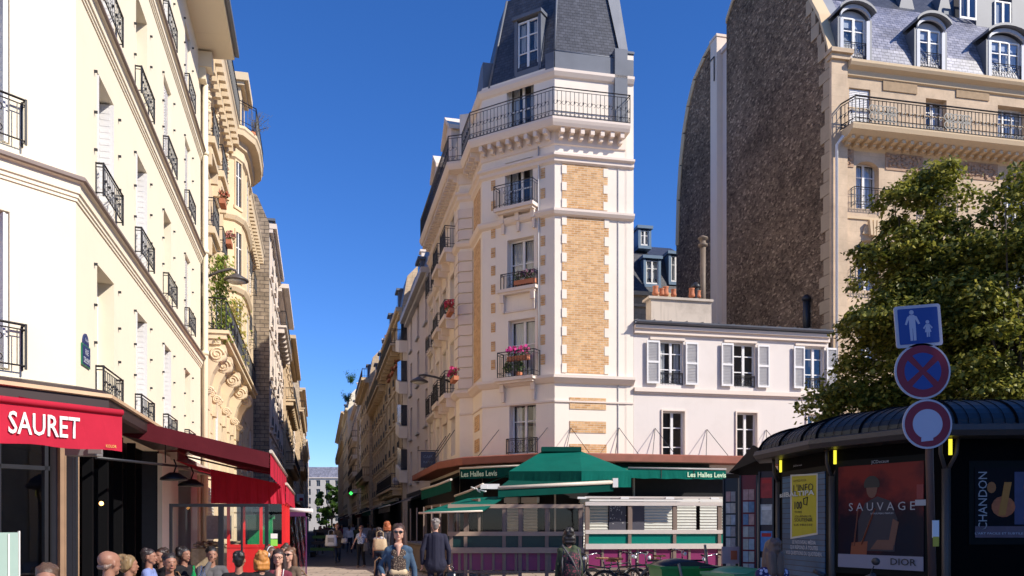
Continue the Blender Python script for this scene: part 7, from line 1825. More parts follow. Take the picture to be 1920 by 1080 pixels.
# ---- signs on the street sides
def hanging_signs():
 # navy banner sign
 c = at(803, 862, 38.6); t = thing('hanging_shop_sign', 'navy blue square hanging shop sign with pale lettering on the shaded side', 'shop sign', tuple(c)); w = .35; h = .38
 q = MB(); q.box(c.x - w, c.x + w, c.y - .03, c.y + .03, c.z - h, c.z + h); q.build('board', plain('navy_board', (.01, .02, .075), rough=.4), t)
 q = MB(); q.tube([c + V3(-w - .15, 0, h + .05), c + V3(w + .5, 0, h + .05)], .02, 5, raw=True); q.build('bracket', iron, t)
 ink = plain('dull_blue_ink', (.12, .18, .32)); text_mesh('lettering', 'CAFE', (c.x - .22, c.y - .035, c.z + .08), (1, 0, 0), .12, ink, t, n=(0, -1, 0), width=.44); text_mesh('lettering', 'PLATON', (c.x - .22, c.y - .035, c.z - .16), (1, 0, 0), .10, ink, t, n=(0, -1, 0), width=.44)
 c = at(743, 902, 56); t = thing('round_shop_sign', 'round pale shop sign with grey lettering hanging over the shaded street', 'shop sign', tuple(c))
 q = MB(); q.lathe((c.x, c.y - .06, c.z), [(.001, 0), (.27, 0), (.27, .12), (.001, .12)], 24, axis=(0, 1, 0)); q.build('disc', plain('pale_disc', (.55, .52, .55), var=.05), t)
 text_mesh('lettering', 'boulangerie', (c.x - .2, c.y - .075, c.z - .04), (1, 0, 0), .08, plain('grey_ink', (.15, .14, .15)), t, n=(0, -1, 0), width=.4)
 q = MB(); q.tube([c + V3(0, 0, .2), c + V3(.9, .1, .2)], .02, 5, raw=True); q.build('bracket', iron, t)
 c = at(658, 925, 95); t = thing('pharmacy_cross', 'glowing green pharmacy cross on the far right facades', 'pharmacy sign', tuple(c)); s = .06
 g = plain('green_led', (.05, .9, .12), emit=(.05, 1, .12), estr=2.2)
 q = MB(); q.box(c.x - s, c.x + s, c.y - .1, c.y + .1, c.z - 3*s, c.z + 3*s); q.box(c.x - 3*s, c.x - s, c.y - .1, c.y + .1, c.z - s, c.z + s); q.box(c.x + s, c.x + 3*s, c.y - .1, c.y + .1, c.z - s, c.z + s); q.build('cross', g, t)
 q = MB(); q.tube([c, c + V3(1.6, 0, 0)], .03, 5, raw=True); q.build('bracket', iron, t)
 c = at(563, 933, 70); q = MB(); q.box(c.x - .3, c.x + .3, c.y - .03, c.y + .03, c.z - .3, c.z + .3); q.m = 1; q.box(c.x - .06, c.x + .25, c.y - .04, c.y - .031, c.z - .28, c.z - .02); o = q.build('small_shop_sign', [white_p, red_f]); tag(o, 'small white and red square shop sign far down the left side', 'shop sign')
 # street awnings further along both sides
 rnd = random.Random(77)
 specs = [(-1, -2.9, 38, 44, maroon_f, 'dark red awning past the plastic windbreak on the left'), (-1, -2.7, 47, 55, maroon_f, 'maroon awning under the stone gabled house'), (-1, -2.8, 58, 67, grey_f, 'grey awning under the heavy corniced house'), (-1, -2.7, 70, 86, dkgreen_f, 'dark green awning under the ochre balconied house'), (-1, -3.0, 90, 108, maroon_f, 'far maroon awning midway down the left side'),
             (1, 5.6, 42, 50, grey_f, 'dark grey awning under the plain grey house on the shaded side'), (1, 5.5, 56, 66, dkgreen_f, 'dark green awning under the ochre stone house'), (1, 5.6, 70, 82, maroon_f, 'maroon awning under the many windowed ochre house'), (1, 5.2, 86, 99, grey_f, 'grey awning under the brown bayed house'), (1, 5.3, 113, 127, maroon_f, 'small faded red awning far down the right side')]
 for side, c, a, b, m, lab in specs:
  F = Frame(on_line(c, a), SD, 1)
  if F.n.x * side > 0: F = Frame(on_line(c, a), SD, -1)
  awning('street_awning', lab, F, 0, (b - a) / SD.y, 3.4, 2.7, 1.9, .3, m, m, .02, bar=cream_bar if m is not grey_f else white_p, arms=False)
 # produce stands in the shade
 for i, (px, Y, W, lab, col) in enumerate(((606, 44, 1.3, 'dark tiered produce rack on the left edge of the shaded street', (.05, .04, .04)), (612, 62, 1.4, 'low produce stand with red crate further down the left edge', (.12, .02, .02)), (700, 48, 1.6, 'pale folding display board standing by the right shops', (.25, .25, .3)), (655, 60, .9, 'small white menu board in the middle of the shaded street', (.4, .4, .48)), (690, 72, 1.6, 'far produce stand on the right side', (.10, .08, .06)))):
  p = at(px, 0, Y); t = thing('produce_stand' if 'board' not in lab else 'display_board', lab, 'stand' if 'board' not in lab else 'board', (p.x, Y, 0)); m = plain('stand_%d' % i, col, var=.4, scale=8)
  if 'board' in lab:
   q = MB(); q.box(p.x - W/2, p.x + W/2, Y - .03, Y + .03, .35, 1.55); q.build('panel', m, t)
   q = MB(); q.box(p.x - W/2, p.x - W/2 + .05, Y - .2, Y + .2, 0, .35); q.box(p.x + W/2 - .05, p.x + W/2, Y - .2, Y + .2, 0, .35); q.build('feet', iron, t)
  else:
   for k in range(4):
    q = MB(); z = .35 + k * .32; y = Y + k * .22; q.box(p.x - W/2, p.x + W/2, y - .18, y + .18, z, z + .05); q.box(p.x - W/2, p.x + W/2, y - .2, y - .18, z, z + .16)
    for s in range(14): cc = V3(p.x + rnd.uniform(-W/2 + .08, W/2 - .08), y + rnd.uniform(-.1, .1), z + .11); q.ball(cc, .06, 6, 4)
    q.build('tray', m if k % 2 else plain('produce_%d' % i, rnd.choice([(.25, .06, .03), (.08, .16, .04), (.3, .2, .05)]), var=.3), t)
   q = MB()
   for sx_ in (-1, 1): q.box(p.x + sx_ * W/2 - .03, p.x + sx_ * W/2 + .03, Y - .2, Y + .9, 0, .3 + 0); q.box(p.x + sx_ * W/2 - .02, p.x + sx_ * W/2 + .02, Y + .7, Y + .76, 0, 1.6)
   q.build('frame', iron, t)
hanging_signs()
# ---- window flowers
def window_flowers():
 B = Frame(K2, K1 - K2)
 for lab, px, py, w, col, sd in (('pink flowers and leafy pots on the lower scrolled balcony of the corner building', 972, 676, .3, (.55, .04, .22), 1), ('dark foliage box on the middle window railing of the corner building', 985, 533, .14, (.12, .05, .08), 2)):
  u, z = B.uz(px, py, w); p = B.p(u, w, z); flowers('flower_box', lab, p.x, p.y, p.z, .85, col, tuple(B.d), seed=sd)
 u, z = B.uz(968, 708, .25);
 for i, (uu, r, lab) in enumerate(((u - .35, .13, 'bushy green pot plant at the left of the lower scrolled balcony'), (u + .12, .16, 'round leafy pot plant in the middle of the lower scrolled balcony'))):
  p = B.p(uu, .24, 6.98); t = thing('pot_plant', lab, 'plant', tuple(p)); q = MB(); q.lathe((p.x, p.y, p.z), [(.08, 0), (.12, .2), (.1, .21), (.001, .2)], 12); q.build('pot', terra if i else white_p, t)
  g = MB(); rnd = random.Random(i + 50)
  for k in range(260):
   v = Vector([rnd.gauss(0, 1) for _ in range(3)]).normalized() * rnd.uniform(.4, 1); c = p + V3(v.x * .2, v.y * .14, .42 + v.z * .26); s = .045; a = rnd.random() * 6
   g.face([c, c + V3(s*math.cos(a), s*math.sin(a), s*.4), c + V3(0, s*.4, s*1.5)], raw=True)
  g.build('leaves', MAT['plant_leaf'], t)
 E = FE; LE = (K4 - on_line(5.6, 41.0)).length
 for lab, px, py, col, sd in (('red flowers spilling over an upper balcony on the shaded street side', 844, 590, (.5, .03, .06), 3), ('deep pink flowers on the lower balcony of the shaded street side', 852, 716, (.45, .02, .12), 4)):
  u, z = E.uz(px, py, .45); p = E.p(u, .45, z); flowers('flower_box', lab, p.x, p.y, p.z, .9, col, tuple(E.d), seed=sd)
 for i, (px, py, Y) in enumerate(((742, 690, 56), (735, 703, 58.5), (729, 716, 61))):
  c = at(px, py, Y); flowers('flower_box', ['red window flowers on the ochre house, highest and nearest of three', 'red window flowers on the ochre house, middle of three', 'red window flowers on the ochre house, lowest and farthest of three'][i], c.x, c.y, c.z, 1.3, (.35, .02, .03), tuple(SD), seed=60 + i, group='red window flowers on the ochre house')
window_flowers()
# ---- newspaper kiosk
def kiosk():
 km = plain('kiosk_dark_green', (.005, .007, .007), rough=.5, spec=.1); kr = plain('kiosk_roof_metal', (.02, .027, .034), rough=.42, metal=.3, var=.3); kb = plain('kiosk_black', (.003, .003, .0035), rough=.6, spec=.03)
 kt = plain('kiosk_bronze_trim', (.065, .05, .042), rough=.45); yel = plain('yellow_lamp', (.85, .75, .05), emit=(.9, .8, .05), estr=.9)
 t = thing('newspaper_kiosk', 'dark green newspaper kiosk with a ribbed barrel roof, yellow lamps and lit poster panels', 'kiosk', (6.5, 11.5, 0))
 C = [V3(4.35, 13.3, 0), V3(4.05, 12.5, 0), V3(4.22, 10.85, 0), V3(4.98, 9.45, 0), V3(7.2, 9.3, 0), V3(9.2, 9.6, 0), V3(9.6, 13.4, 0)]
 ze = 2.74
 # body
 q = MB(); q.plan([(p.x, p.y) for p in C], .0, 2.95);
 q.build('body', kb, t)
 def fr(i): a, b = C[i], C[i+1]; F = Frame((a.x, a.y), (b.x - a.x, b.y - a.y), 1); return F, (b - a).length
 q = MB()
 for i in range(1, 5):
  p = C[i]; q.tube([V3(p.x, p.y - .03, 0), V3(p.x, p.y - .03, 2.35)], .05, 8, raw=True)
  q.tube([V3(p.x, p.y - .03, 2.3), V3(p.x - .09, p.y - .08, 2.52), V3(p.x - .10, p.y - .1, 2.72)], .025, 6, raw=True); q.tube([V3(p.x, p.y - .03, 2.3), V3(p.x + .09, p.y - .08, 2.52), V3(p.x + .10, p.y - .1, 2.72)], .025, 6, raw=True)
  q.cut('column', kt, t)
 for i in range(1, 4):
  p = C[i]; q = MB(); q.tube([V3(p.x, p.y - .12, 2.5), V3(p.x, p.y - .12, 2.68)], .021, 8, raw=True); q.build('lamp', yel, t)
 # roof: eave then curved ribs
 path = [(p.x, p.y) for p in C[:6]]
 side = 1
 q = MB(); q.sweep(path, [(-.05, ze - .05), (.32, ze - .04), (.36, ze + .02), (.34, ze + .08), (.28, ze + .1)], side=side); q.build('eave', kt, t)
 prof = [(.28 - .95 * (1 - math.cos(R(a))), ze + .09 + .38 * math.sin(R(a))) for a in range(0, 91, 10)]
 q = MB(); q.sweep(path, prof, side=side, caps=False)
 cx = sum(p.x for p in C) / 7; q.face([V3(*p) for p in ((4.9, 13.2, ze + .47), (4.85, 12.4, ze + .47), (5.0, 11.3, ze + .47), (5.5, 10.2, ze + .47), (7.2, 10.0, ze + .47), (9.2, 10.3, ze + .47), (9.2, 13.2, ze + .47))], raw=True); q.build('roof', kr, t)
 q = MB()
 for i in range(5):
  F, L = fr(i); n = max(2, int(L / .13))
  for k in range(n + 1):
   u = L * k / n; big = k % 5 == 0; q.fr = F
   inset = [(u + (L / 2 - u) * .0, w, z) for w, z in prof]
   # ribs follow the curve, squeezed where the corner mitres
   e0 = .35 * (0 if 0 < i else 0)
   q.tube([(min(max(u, -(w - .0) * .35 if False else 0), L), w + .012, z) for w, z in prof], .016 if big else .004, 4, cap=False)
 q.build('roof_ribs', kb, t)
 # poster panels
 F, L = fr(2)
 def panel(F, u0, u1, z0, z1, mat, name='poster', w=.03):
  q = MB(F); q.box(u0 - .06, u1 + .06, .0, w - .012, z0 - .08, z1 + .08); q.build('poster_case', km, t)
  q = MB(F); q.box(u0, u1, w - .01, w, z0, z1); o = q.build(name, mat, t); return o
 # blue poster with the yellow sheet
 F1, L1 = fr(1)
 bluep = blocks('blue_slatted_poster', (.03, .10, .19), (.04, .125, .23), (.012, .035, .07), 4, .075, .006, bump=0, noise=.35, rough=.3)
 def q3(F, xa, xb, w): return F.u(xa, w), F.u(xb, w)
 P1a = at(1466, 0, 12.2);
 u0, u1 = .22, L1 - .12
 panel(F1, u0, u1, .85, 2.42, bluep)
 X = lambda px: F1.u(px, .04); Zt = lambda px, py: F1.z(px, py, .04)
 q = MB(F1); a, b = X(1484), X(1530); q.prism([(a, Zt(1487, 1007)), (b, Zt(1530, 999)), (b, Zt(1528, 891)), (a, Zt(1484, 893))], .031, .034); q.build('yellow_sheet', plain('yellow_sheet', (.42, .37, .02), rough=.6, var=.06), t)
 q = MB(F1); a2, b2 = X(1481), X(1532); q.prism([(a2, Zt(1486, 1011)), (b2, Zt(1532, 1002)), (b2, Zt(1530, 888)), (a2, Zt(1482, 890))], .0305, .0325); q.build('sheet_border', plain('pale_border', (.5, .5, .46)), t)
 dk = plain('black_print', (.02, .02, .02)); pw = plain('pale_print', (.42, .45, .5)); d1 = F1.d.to_3d(); n1 = F1.n.to_3d()
 def tx(s, xa, xb, py, hpx, mat, F=F1, w=.036, bold=0.0, nm='lettering'):
  a, b = F.u(xa, w), F.u(xb, w); z = F.z((xa + xb) / 2, py, w); h = abs(F.z((xa + xb) / 2, py - hpx, w) - z)
  text_mesh(nm, s, F.p(a, w, z), F.d.to_3d(), h, mat, t, n=F.n.to_3d(), width=b - a, bold=bold)
 tx('VOTEZ POUR', 1488, 1512, 903, 4, dk); tx("L'INFO", 1488, 1525, 921, 14, dk); tx('100', 1490, 1504, 954, 14, dk, bold=.02); tx('TITRES', 1490, 1504, 962, 4, dk); tx('JOURNAUX', 1490, 1522, 970, 4, dk); tx('SOUTENIR', 1490, 1524, 978, 7, dk); tx('LA PRESSE', 1490, 1524, 986, 4, dk)
 tx('silBALTIPA', 1462, 1527, 930, 9, plain('milky_print', (.5, .55, .55)), w=.045, bold=.02)
 tx('LE NOUVEAU MÉDIA', 1486, 1530, 1020, 7, pw, bold=.015); tx('QUI RÉPOND À TOUTES', 1482, 1534, 1030, 7, pw, bold=.015); tx('VOS QUESTIONS DU QUOTIDIEN.', 1474, 1542, 1041, 7, pw, bold=.015)
 q = MB(F1); a = X(1510); z = Zt(1512, 940); q.tube([(a - .06, .038, z + .04), (a + .06, .038, z + .06), (a + .04, .038, z - .05), (a - .05, .038, z - .04), (a - .06, .038, z + .04)], .008, 4); q.build('cart_drawing', dk, t)
 # perfume poster
 F2, L2 = fr(2)
 u0, u1 = F2.u(1572, .03), F2.u(1732, .03); z0, z1 = 1.16, 2.46
 m, n, b = _new('red_blue_poster'); b.inputs['Roughness'].default_value = .25
 uv = n.nodes.new('ShaderNodeUVMap'); no = n.nodes.new('ShaderNodeTexNoise'); no.inputs['Scale'].default_value = 2.2; no.inputs['Detail'].default_value = 4; n.links.new(uv.outputs[0], no.inputs['Vector'])
 sp = n.nodes.new('ShaderNodeSeparateXYZ'); n.links.new(uv.outputs[0], sp.inputs[0]); ad = n.nodes.new('ShaderNodeMath'); ad.operation = 'MULTIPLY_ADD'; ad.inputs[1].default_value = .35; n.links.new(sp.outputs['Y'], ad.inputs[0]); ad.inputs[2].default_value = -.45
 a3 = n.nodes.new('ShaderNodeMath'); a3.operation = 'ADD'; n.links.new(ad.outputs[0], a3.inputs[0]); n.links.new(no.outputs['Fac'], a3.inputs[1])
 cr = n.nodes.new('ShaderNodeValToRGB'); e = cr.color_ramp.elements; e[0].position = .42; e[0].color = (.006, .008, .02, 1); e[1].position = .9; e[1].color = (.20, .025, .02, 1); k = e.new(.6); k.color = (.014, .008, .016, 1); k = e.new(.74); k.color = (.07, .014, .018, 1)
 n.links.new(a3.outputs[0], cr.inputs[0]); n.links.new(cr.outputs[0], b.inputs['Base Color']); b.inputs['Specular IOR Level'].default_value = .15; MAT['red_blue_poster'] = m
 panel(F2, u0, u1, z0, z1, m)
 um = (u0 + u1) / 2; W = u1 - u0
 q = MB(F2); q.prism([(um - .30, z0 + .22), (um + .22, z0 + .22), (um + .26, z0 + .62), (um + .16, z0 + .84), (um - .02, z0 + .9), (um - .2, z0 + .82), (um - .3, z0 + .6)], .031, .0325); q.build('poster_torso', plain('poster_navy', (.012, .014, .03), rough=.4), t)
 q = MB(F2); q.prism([(um - .10 + .08 * math.cos(R(a)), z0 + 1.0 + .12 * math.sin(R(a))) for a in range(0, 360, 30)], .031, .033); q.cut('poster_head', plain('poster_flesh', (.13, .055, .04), rough=.4), t); q.prism([(um + .14, z0 + .34), (um + .22, z0 + .3), (um + .28, z0 + .58), (um + .2, z0 + .62)], .033, .035); q.prism([(um - .12, z0 + .24), (um + .2, z0 + .24), (um + .22, z0 + .36), (um - .02, z0 + .36)], .033, .036); q.build('poster_figure', plain('poster_flesh', (.13, .055, .04), rough=.4), t)
 q = MB(F2); q.prism([(um - .10 + .115 * math.cos(R(a)), z0 + 1.05 + .11 * math.sin(R(a))) for a in range(-20, 201, 20)], .0325, .034); q.build('poster_hair', dk, t)
 q = MB(F2); q.tube([(um - .25, .036, z0 + .3), (um - .05, .036, z0 + .75)], .012, 4); q.tube([(um - .36, .036, z0 + .28), (um - .3, .036, z0 + .75)], .01, 4); q.prism([(um - .42, z0 + .15), (um - .18, z0 + .12), (um - .16, z0 + .34), (um - .4, z0 + .32)], .031, .034); q.build('poster_glow', plain('poster_orange', (.22, .05, .02), rough=.4), t)
 q = MB(F2); q.prism([(u0, z0), (u1, z0), (u1, z0 + .17), (u0, z0 + .17)], .034, .037); q.build('poster_band', plain('poster_white', (.22, .21, .26), rough=.4, var=.03), t)
 lw = plain('silver_lettering', (.34, .34, .36), rough=.4, var=.02)
 tx('S A U V A G E', 1592, 1716, 957, 16, lw, F2, .04); tx('LE NOUVEAU PARFUM', 1633, 1675, 964, 3, pw, F2, .04)
 tx('DIOR', 1670, 1718, 1060, 13, dk, F2, .042, bold=.005); tx('JCDecaux', 1634, 1667, 868, 6, lw, F2, .04);
 q = MB(F2); a, b_ = F2.u(1716, .04), F2.u(1736, .04); z = F2.z(1725, 940, .04); q.box(a, b_, .038, .042, z - .05, z + .02); q.m = 1; q.box(a + .02, b_ - .03, .038, .042, z + .03, z + .2); q.build('sticker', [lw, plain('dull_red_sticker', (.22, .03, .03))], t)
 tx('JCDecaux', 1488, 1504, 874, 3, lw, F1, .04)
 # right hand panel
 F3, L3 = fr(3)
 u0, u1 = F3.u(1828, .03), F3.u(1990, .03); z0, z1 = 1.56, 2.36
 panel(F3, u0, u1, z0, z1, plain('night_poster', (.006, .006, .009), rough=.5, spec=.1))
 z = F3.z(1850, 990, .04)
 txt = text_mesh('lettering', 'CHANDON', (0, 0, 0), (1, 0, 0), .1, lw, t, n=(0, -1, 0), width=.66)
 # turn the word to read upwards
 me = txt.data; off = wloc(t); base = F3.p(F3.u(1851, .04), .036, F3.z(1850, 993, .04)); d3 = F3.d.to_3d()
 for v in me.vertices:
  c = v.co + off; v.co = base + V3(0, 0, 1) * (c.x) - d3 * (c.z) * 1.0 - off
 q = MB(F3); a = F3.u(1876, .03); zz = F3.z(1876, 950, .03); q.prism([(a - .03, zz - .1), (a + .05, zz - .1), (a + .12, zz + .28), (a + .04, zz + .28)], .034, .037); q.build('bottle_picture', plain('poster_amber', (.42, .16, .02), rough=.4), t)
 q = MB(F3); q.prism([(a + .03 + .13 * math.cos(R(k)), zz + .0 + .12 * math.sin(R(k))) for k in range(0, 360, 24)], .031, .034); q.build('glass_picture', plain('poster_rust', (.40, .10, .03), rough=.4, var=.5, scale=20), t)
 q = MB(F3);
 for (dx, dz, r_) in ((-.1, .22, .05), (.3, .22, .05), (.33, -.12, .08)): q.prism([(a + dx + r_ * math.cos(R(k)), zz + dz + r_ * 1.3 * math.sin(R(k))) for k in range(0, 360, 30)], .031, .033)
 q.build('fruit_picture', plain('poster_orange2', (.30, .10, .02), rough=.4), t)
 q = MB(F3); q.box(F3.u(1902, .03), F3.u(1985, .03), .031, .033, z0 + .15, z1 - .05); q.build('blue_picture', plain('poster_blue', (.02, .03, .10), rough=.3, var=.6, scale=5), t)
 q = MB(F3); q.box(u0, u1, .034, .036, z0, z0 + .13); q.build('lower_strip', plain('poster_strip', (.12, .08, .10), var=.4, scale=10), t)
 tx('L’ART FACILE ET SUBTILE', 1828, 1918, 1002, 4, pw, F3, .04)
 # left side: magazine racks under the flap
 q = MB(); a = at(1366, 886, 14.6); b = at(1446, 852, 12.6); q.face([a, b, V3(b.x, b.y + .1, b.z - .04), V3(5.0, 14.8, 2.4)], raw=True); q.face([a, b, b + V3(.2, 1.6, .3), a + V3(1.0, .9, .3)], raw=True); q.build('side_flap', kb, t)
 return t, C
kiosk_t, KC = kiosk()
def racks():
 # open rack shutters angled out on the left of the kiosk
 rnd = random.Random(15)
 specs = [(1356, 1385, 14.9, (.012, .02, .03), 'dark magazine rack panel nearest the stall, with postcards'), (1387, 1421, 14.0, (.20, .015, .02), 'red backed magazine rack panel with a tall white postcard strip'), (1423, 1452, 13.0, (.03, .015, .02), 'magazine rack panel next to the kiosk column, with red and white magazines')]
 for i, (x0, x1, Y, col, lab) in enumerate(specs):
  a = at(x0, 0, Y); b = at(x1, 0, Y - .15); F = Frame((a.x, Y), (b.x - a.x, -.15), 1); L = (Vector((b.x, Y - .15)) - Vector((a.x, Y))).length
  t = thing('magazine_rack', lab, 'magazine rack', tuple(F.p(L / 2, 0, 0)), 0, 'magazine racks on the kiosk side')
  q = MB(F); q.box(0, L, -.06, 0, .15, 2.55); q.build('panel', plain('rack_%d' % i, col, rough=.4), t)
  q = MB(F); q.box(0, .025, 0, .03, .15, 2.55); q.box(L - .025, L, 0, .03, .15, 2.55); q.build('frame', iron, t)
  rows = 9
  for r_ in range(rows):
   for c_ in range(2 if i < 2 else 1):
    w = L * (.30 if i < 2 else .78); u = (L * .2 + c_ * w * 1.05) if i < 2 else L * .12; z = .45 + r_ * .21
    if i == 2 and r_ % 2: continue
    h = .18 if i < 2 else .32
    base = [(.5, .5, .5), (.35, .42, .5), (.45, .45, .42), (.5, .3, .28), (.15, .25, .4), (.3, .3, .32)][rnd.randrange(6)] if i < 2 else [(.45, .03, .04), (.5, .5, .52), (.10, .25, .55), (.5, .48, .45), (.4, .03, .03)][r_ // 2 % 5]
    q = MB(F); q.box(u, u + w * .97, .004, .016, z, z + h)
    o = q.build('postcard' if i < 2 else 'magazine', plain('print_%d_%d_%d' % tuple(int(c * 20) for c in base), base, rough=.5, var=.5, scale=14), t)
    if i == 2:
     q = MB(F); q.box(u + .02, u + w * .9, .0165, .018, z + h * .72, z + h * .9); q.build('masthead', ink_w if r_ % 4 else plain('red_ink', (.5, .03, .03)), o)
 c = at(1362, 1030, 14.6); q = MB(); q.box(c.x - .1, c.x + .35, 14.5, 14.55, c.z - .25, c.z + .05); q.m = 1; q.box(c.x + .05, c.x + .16, 14.49, 14.5, c.z - .18, c.z - .02); o = q.build('poster_board', [plain('pale_pink_board', (.48, .38, .38)), plain('orange_figure', (.55, .14, .06))]); tag(o, 'small pale board with an orange figure at the foot of the dark rack', 'board')
racks()
# ---- road signs on a leaning pole
def road_signs():
 Y = 7.6; top = at(1722, 572, Y); base = V3(at(1742, 0, Y).x + .06, Y, 0); mid = at(1738, 830, Y)
 t = thing('road_sign_post', 'leaning dark pole carrying one square blue sign and two round red edged signs', 'road sign', tuple(base))
 pm = plain('brown_pole', (.10, .055, .045), rough=.45, metal=.3)
 ax = (top - base).normalized(); c3 = at(1739, 795, Y);
 q = MB(); q.tube([base, V3(mid.x + .02, Y, mid.z), V3(top.x + .02, Y, top.z - .05)], .035, 10, raw=True); q.build('pole', pm, t)
 rim = plain('pale_rim', (.50, .47, .52), rough=.35); redm = plain('sign_red', (.22, .008, .03), rough=.4, var=.05); blu = plain('sign_blue', (.012, .055, .26), rough=.4, var=.05); wh = plain('sign_white', (.46, .46, .56), rough=.45, var=.04)
 def disc(px, py, r, tilt=0):
  c = at(px, py, Y - .08); d = V3(math.cos(R(tilt)), 0, math.sin(R(tilt))); u_ = V3(-math.sin(R(tilt)), 0, math.cos(R(tilt))); return c, d, u_
 def poly(c, d, u_, pts, w0, w1, mat, name):
  q = MB(); front = [c + d * a + u_ * b + V3(0, -w1, 0) for a, b in pts]; back = [c + d * a + u_ * b + V3(0, -w0, 0) for a, b in pts]
  q.face(front, raw=True); q.face(back[::-1], raw=True); n = len(pts)
  for i in range(n): j = (i + 1) % n; q.face([back[i], back[j], front[j], front[i]], raw=True)
  return q.build(name, mat, S)
 circ = lambda r, a0=0, a1=360, n=40: [(r * math.cos(R(a0 + (a1 - a0) * i / n)), r * math.sin(R(a0 + (a1 - a0) * i / n))) for i in range(n)]
 # blue square
 S = bpy.data.objects.new('pedestrian_sign', None); COL.objects.link(S); S.parent = t; S.location = (0, 0, 0)
 c, d, u_ = disc(1722, 611, 0, 4.5); s = 43.5 / FPX * (Y - .08); s2 = 37.5 / FPX * (Y - .08)
 rr = lambda hw, hh, r: [(sx_ * (hw - r) + r * math.cos(R(a)), sy_ * (hh - r) + r * math.sin(R(a))) for sx_, sy_, a0 in ((1, 1, 0), (-1, 1, 90), (-1, -1, 180), (1, -1, 270)) for a in range(a0, a0 + 91, 18)]
 poly(c, d, u_, rr(s, s * .90, .025), -.012, 0.0, rim, 'plate'); poly(c, d, u_, rr(s2, s2 * .89, .012), .0005, .003, blu, 'blue_field')
 k = s / 43.5
 man = [(-17, 16), (-13, 20), (-9, 22), (-5, 20), (1, 12), (3, 4), (1, 3), (-3, 11), (-4, 2), (-4, -13), (-4, -29), (-8, -29), (-9, -12), (-10, -12), (-10, -29), (-14, -29), (-14, -10), (-14, 2), (-14, 10), (-18, 2), (-21, 3)]
 MAN = [(-16.5, 21), (-6.5, 21), (-2, 17), (3, 4), (-.5, 3), (-5.5, 12), (-5.5, -1), (-6, -27), (-10.8, -27), (-11, -4), (-12, -4), (-12.2, -27), (-17, -27), (-17.5, -1), (-17.5, 12), (-22, 3), (-25.5, 4), (-21, 17)]
 # split into convex bits for clean faces
 bits = [[(-17.5, -4), (-5.5, -4), (-5.5, 18), (-7, 21), (-16, 21), (-17.5, 18)], [(-17, -27), (-12.2, -27), (-11.9, -4), (-17.4, -4)], [(-10.8, -27), (-6, -27), (-5.5, -4), (-11.1, -4)], [(-25.5, 4), (-22, 3), (-17.5, 13), (-17.5, 19), (-20, 18)], [(-.5, 3), (3, 4), (-2.5, 18), (-5.5, 19), (-5.5, 13)]]
 for bpts in bits: poly(c, d, u_, [(a * k, b * k) for a, b in bpts], .003, .0045, wh, 'pictogram_man')
 poly(c, d, u_, [(-11.5 * k + 4.2 * k * math.cos(R(a)), 26 * k + 4.2 * k * math.sin(R(a))) for a in range(0, 360, 24)], .003, .0045, wh, 'pictogram_head')
 girl = [[(11, -13), (23, -13), (19.5, 2), (14.5, 2)], [(14, -22), (16.4, -22), (16.6, -13), (14, -13)], [(17.6, -22), (20, -22), (20, -13), (17.4, -13)], [(8, -5), (10, -7), (15, 0), (14.5, 3)], [(24, -7), (26, -5), (19.5, 3), (19, 0)]]
 for bpts in girl: poly(c, d, u_, [(a * k, b * k) for a, b in bpts], .003, .0045, wh, 'pictogram_girl')
 poly(c, d, u_, [(17 * k + 3.4 * k * math.cos(R(a)), 6 * k + 3.4 * k * math.sin(R(a))) for a in range(0, 360, 24)], .003, .0045, wh, 'pictogram_head')
 # no stopping
 S = bpy.data.objects.new('no_stopping_sign', None); COL.objects.link(S); S.parent = t
 r = 52.5 / FPX * (Y - .08); c, d, u_ = disc(1730, 696, 0, 0); poly(c, d, u_, circ(r), -.012, 0, rim, 'plate'); poly(c, d, u_, circ(r * .93), .0005, .003, redm, 'red_ring')
 for a0 in (0, 90, 180, 270):
  pts = [(r * .07 * math.sqrt(2) * math.cos(R(a0 + 45 - 45 + 0)) if False else 0, 0)]
  a_ = a0 + 45 + 45; ctr = R(a0); off = r * .105
  pts = [(off * math.cos(ctr) * 1.2, off * math.sin(ctr) * 1.2)] + [(r * .66 * math.cos(R(a0 + b)), r * .66 * math.sin(R(a0 + b))) for b in (-35, -25, -12, 0, 12, 25, 35)]
  poly(c, d, u_, pts, .003, .0045, blu, 'blue_quarter')
 # no vehicles
 S = bpy.data.objects.new('no_vehicles_sign', None); COL.objects.link(S); S.parent = t
 r = 46.5 / FPX * (Y - .08); c, d, u_ = disc(1739, 795, 0, 0); poly(c, d, u_, circ(r), -.012, 0, rim, 'plate'); poly(c, d, u_, circ(r * .92), .0005, .003, redm, 'red_ring'); poly(c, d, u_, circ(r * .60), .003, .0045, wh, 'white_field'); poly(c, d, u_, [(-.26 * r, -.72 * r), (.22 * r, -.66 * r), (.22 * r, -.52 * r), (-.26 * r, -.56 * r)], .0046, .006, wh, 'tape_patch')
 # fixings and stickers
 for py in (600, 700, 790):
  c = at(1730, py, Y); q = MB(); q.box(c.x - .06, c.x + .07, Y - .07, Y + .045, c.z - .02, c.z + .02); q.build('clamp', grey_p, t)
 q = MB(); c = at(1750, 1000, Y); q.box(c.x - .03, c.x + .03, Y - .045, Y - .036, c.z - .04, c.z + .12); q.m = 1; q.box(c.x - .028, c.x + .028, Y - .047, Y - .046, c.z - .12, c.z - .03); q.build('sticker', [ink_w, plain('yellow_sticker', (.5, .4, .05))], t)
road_signs()
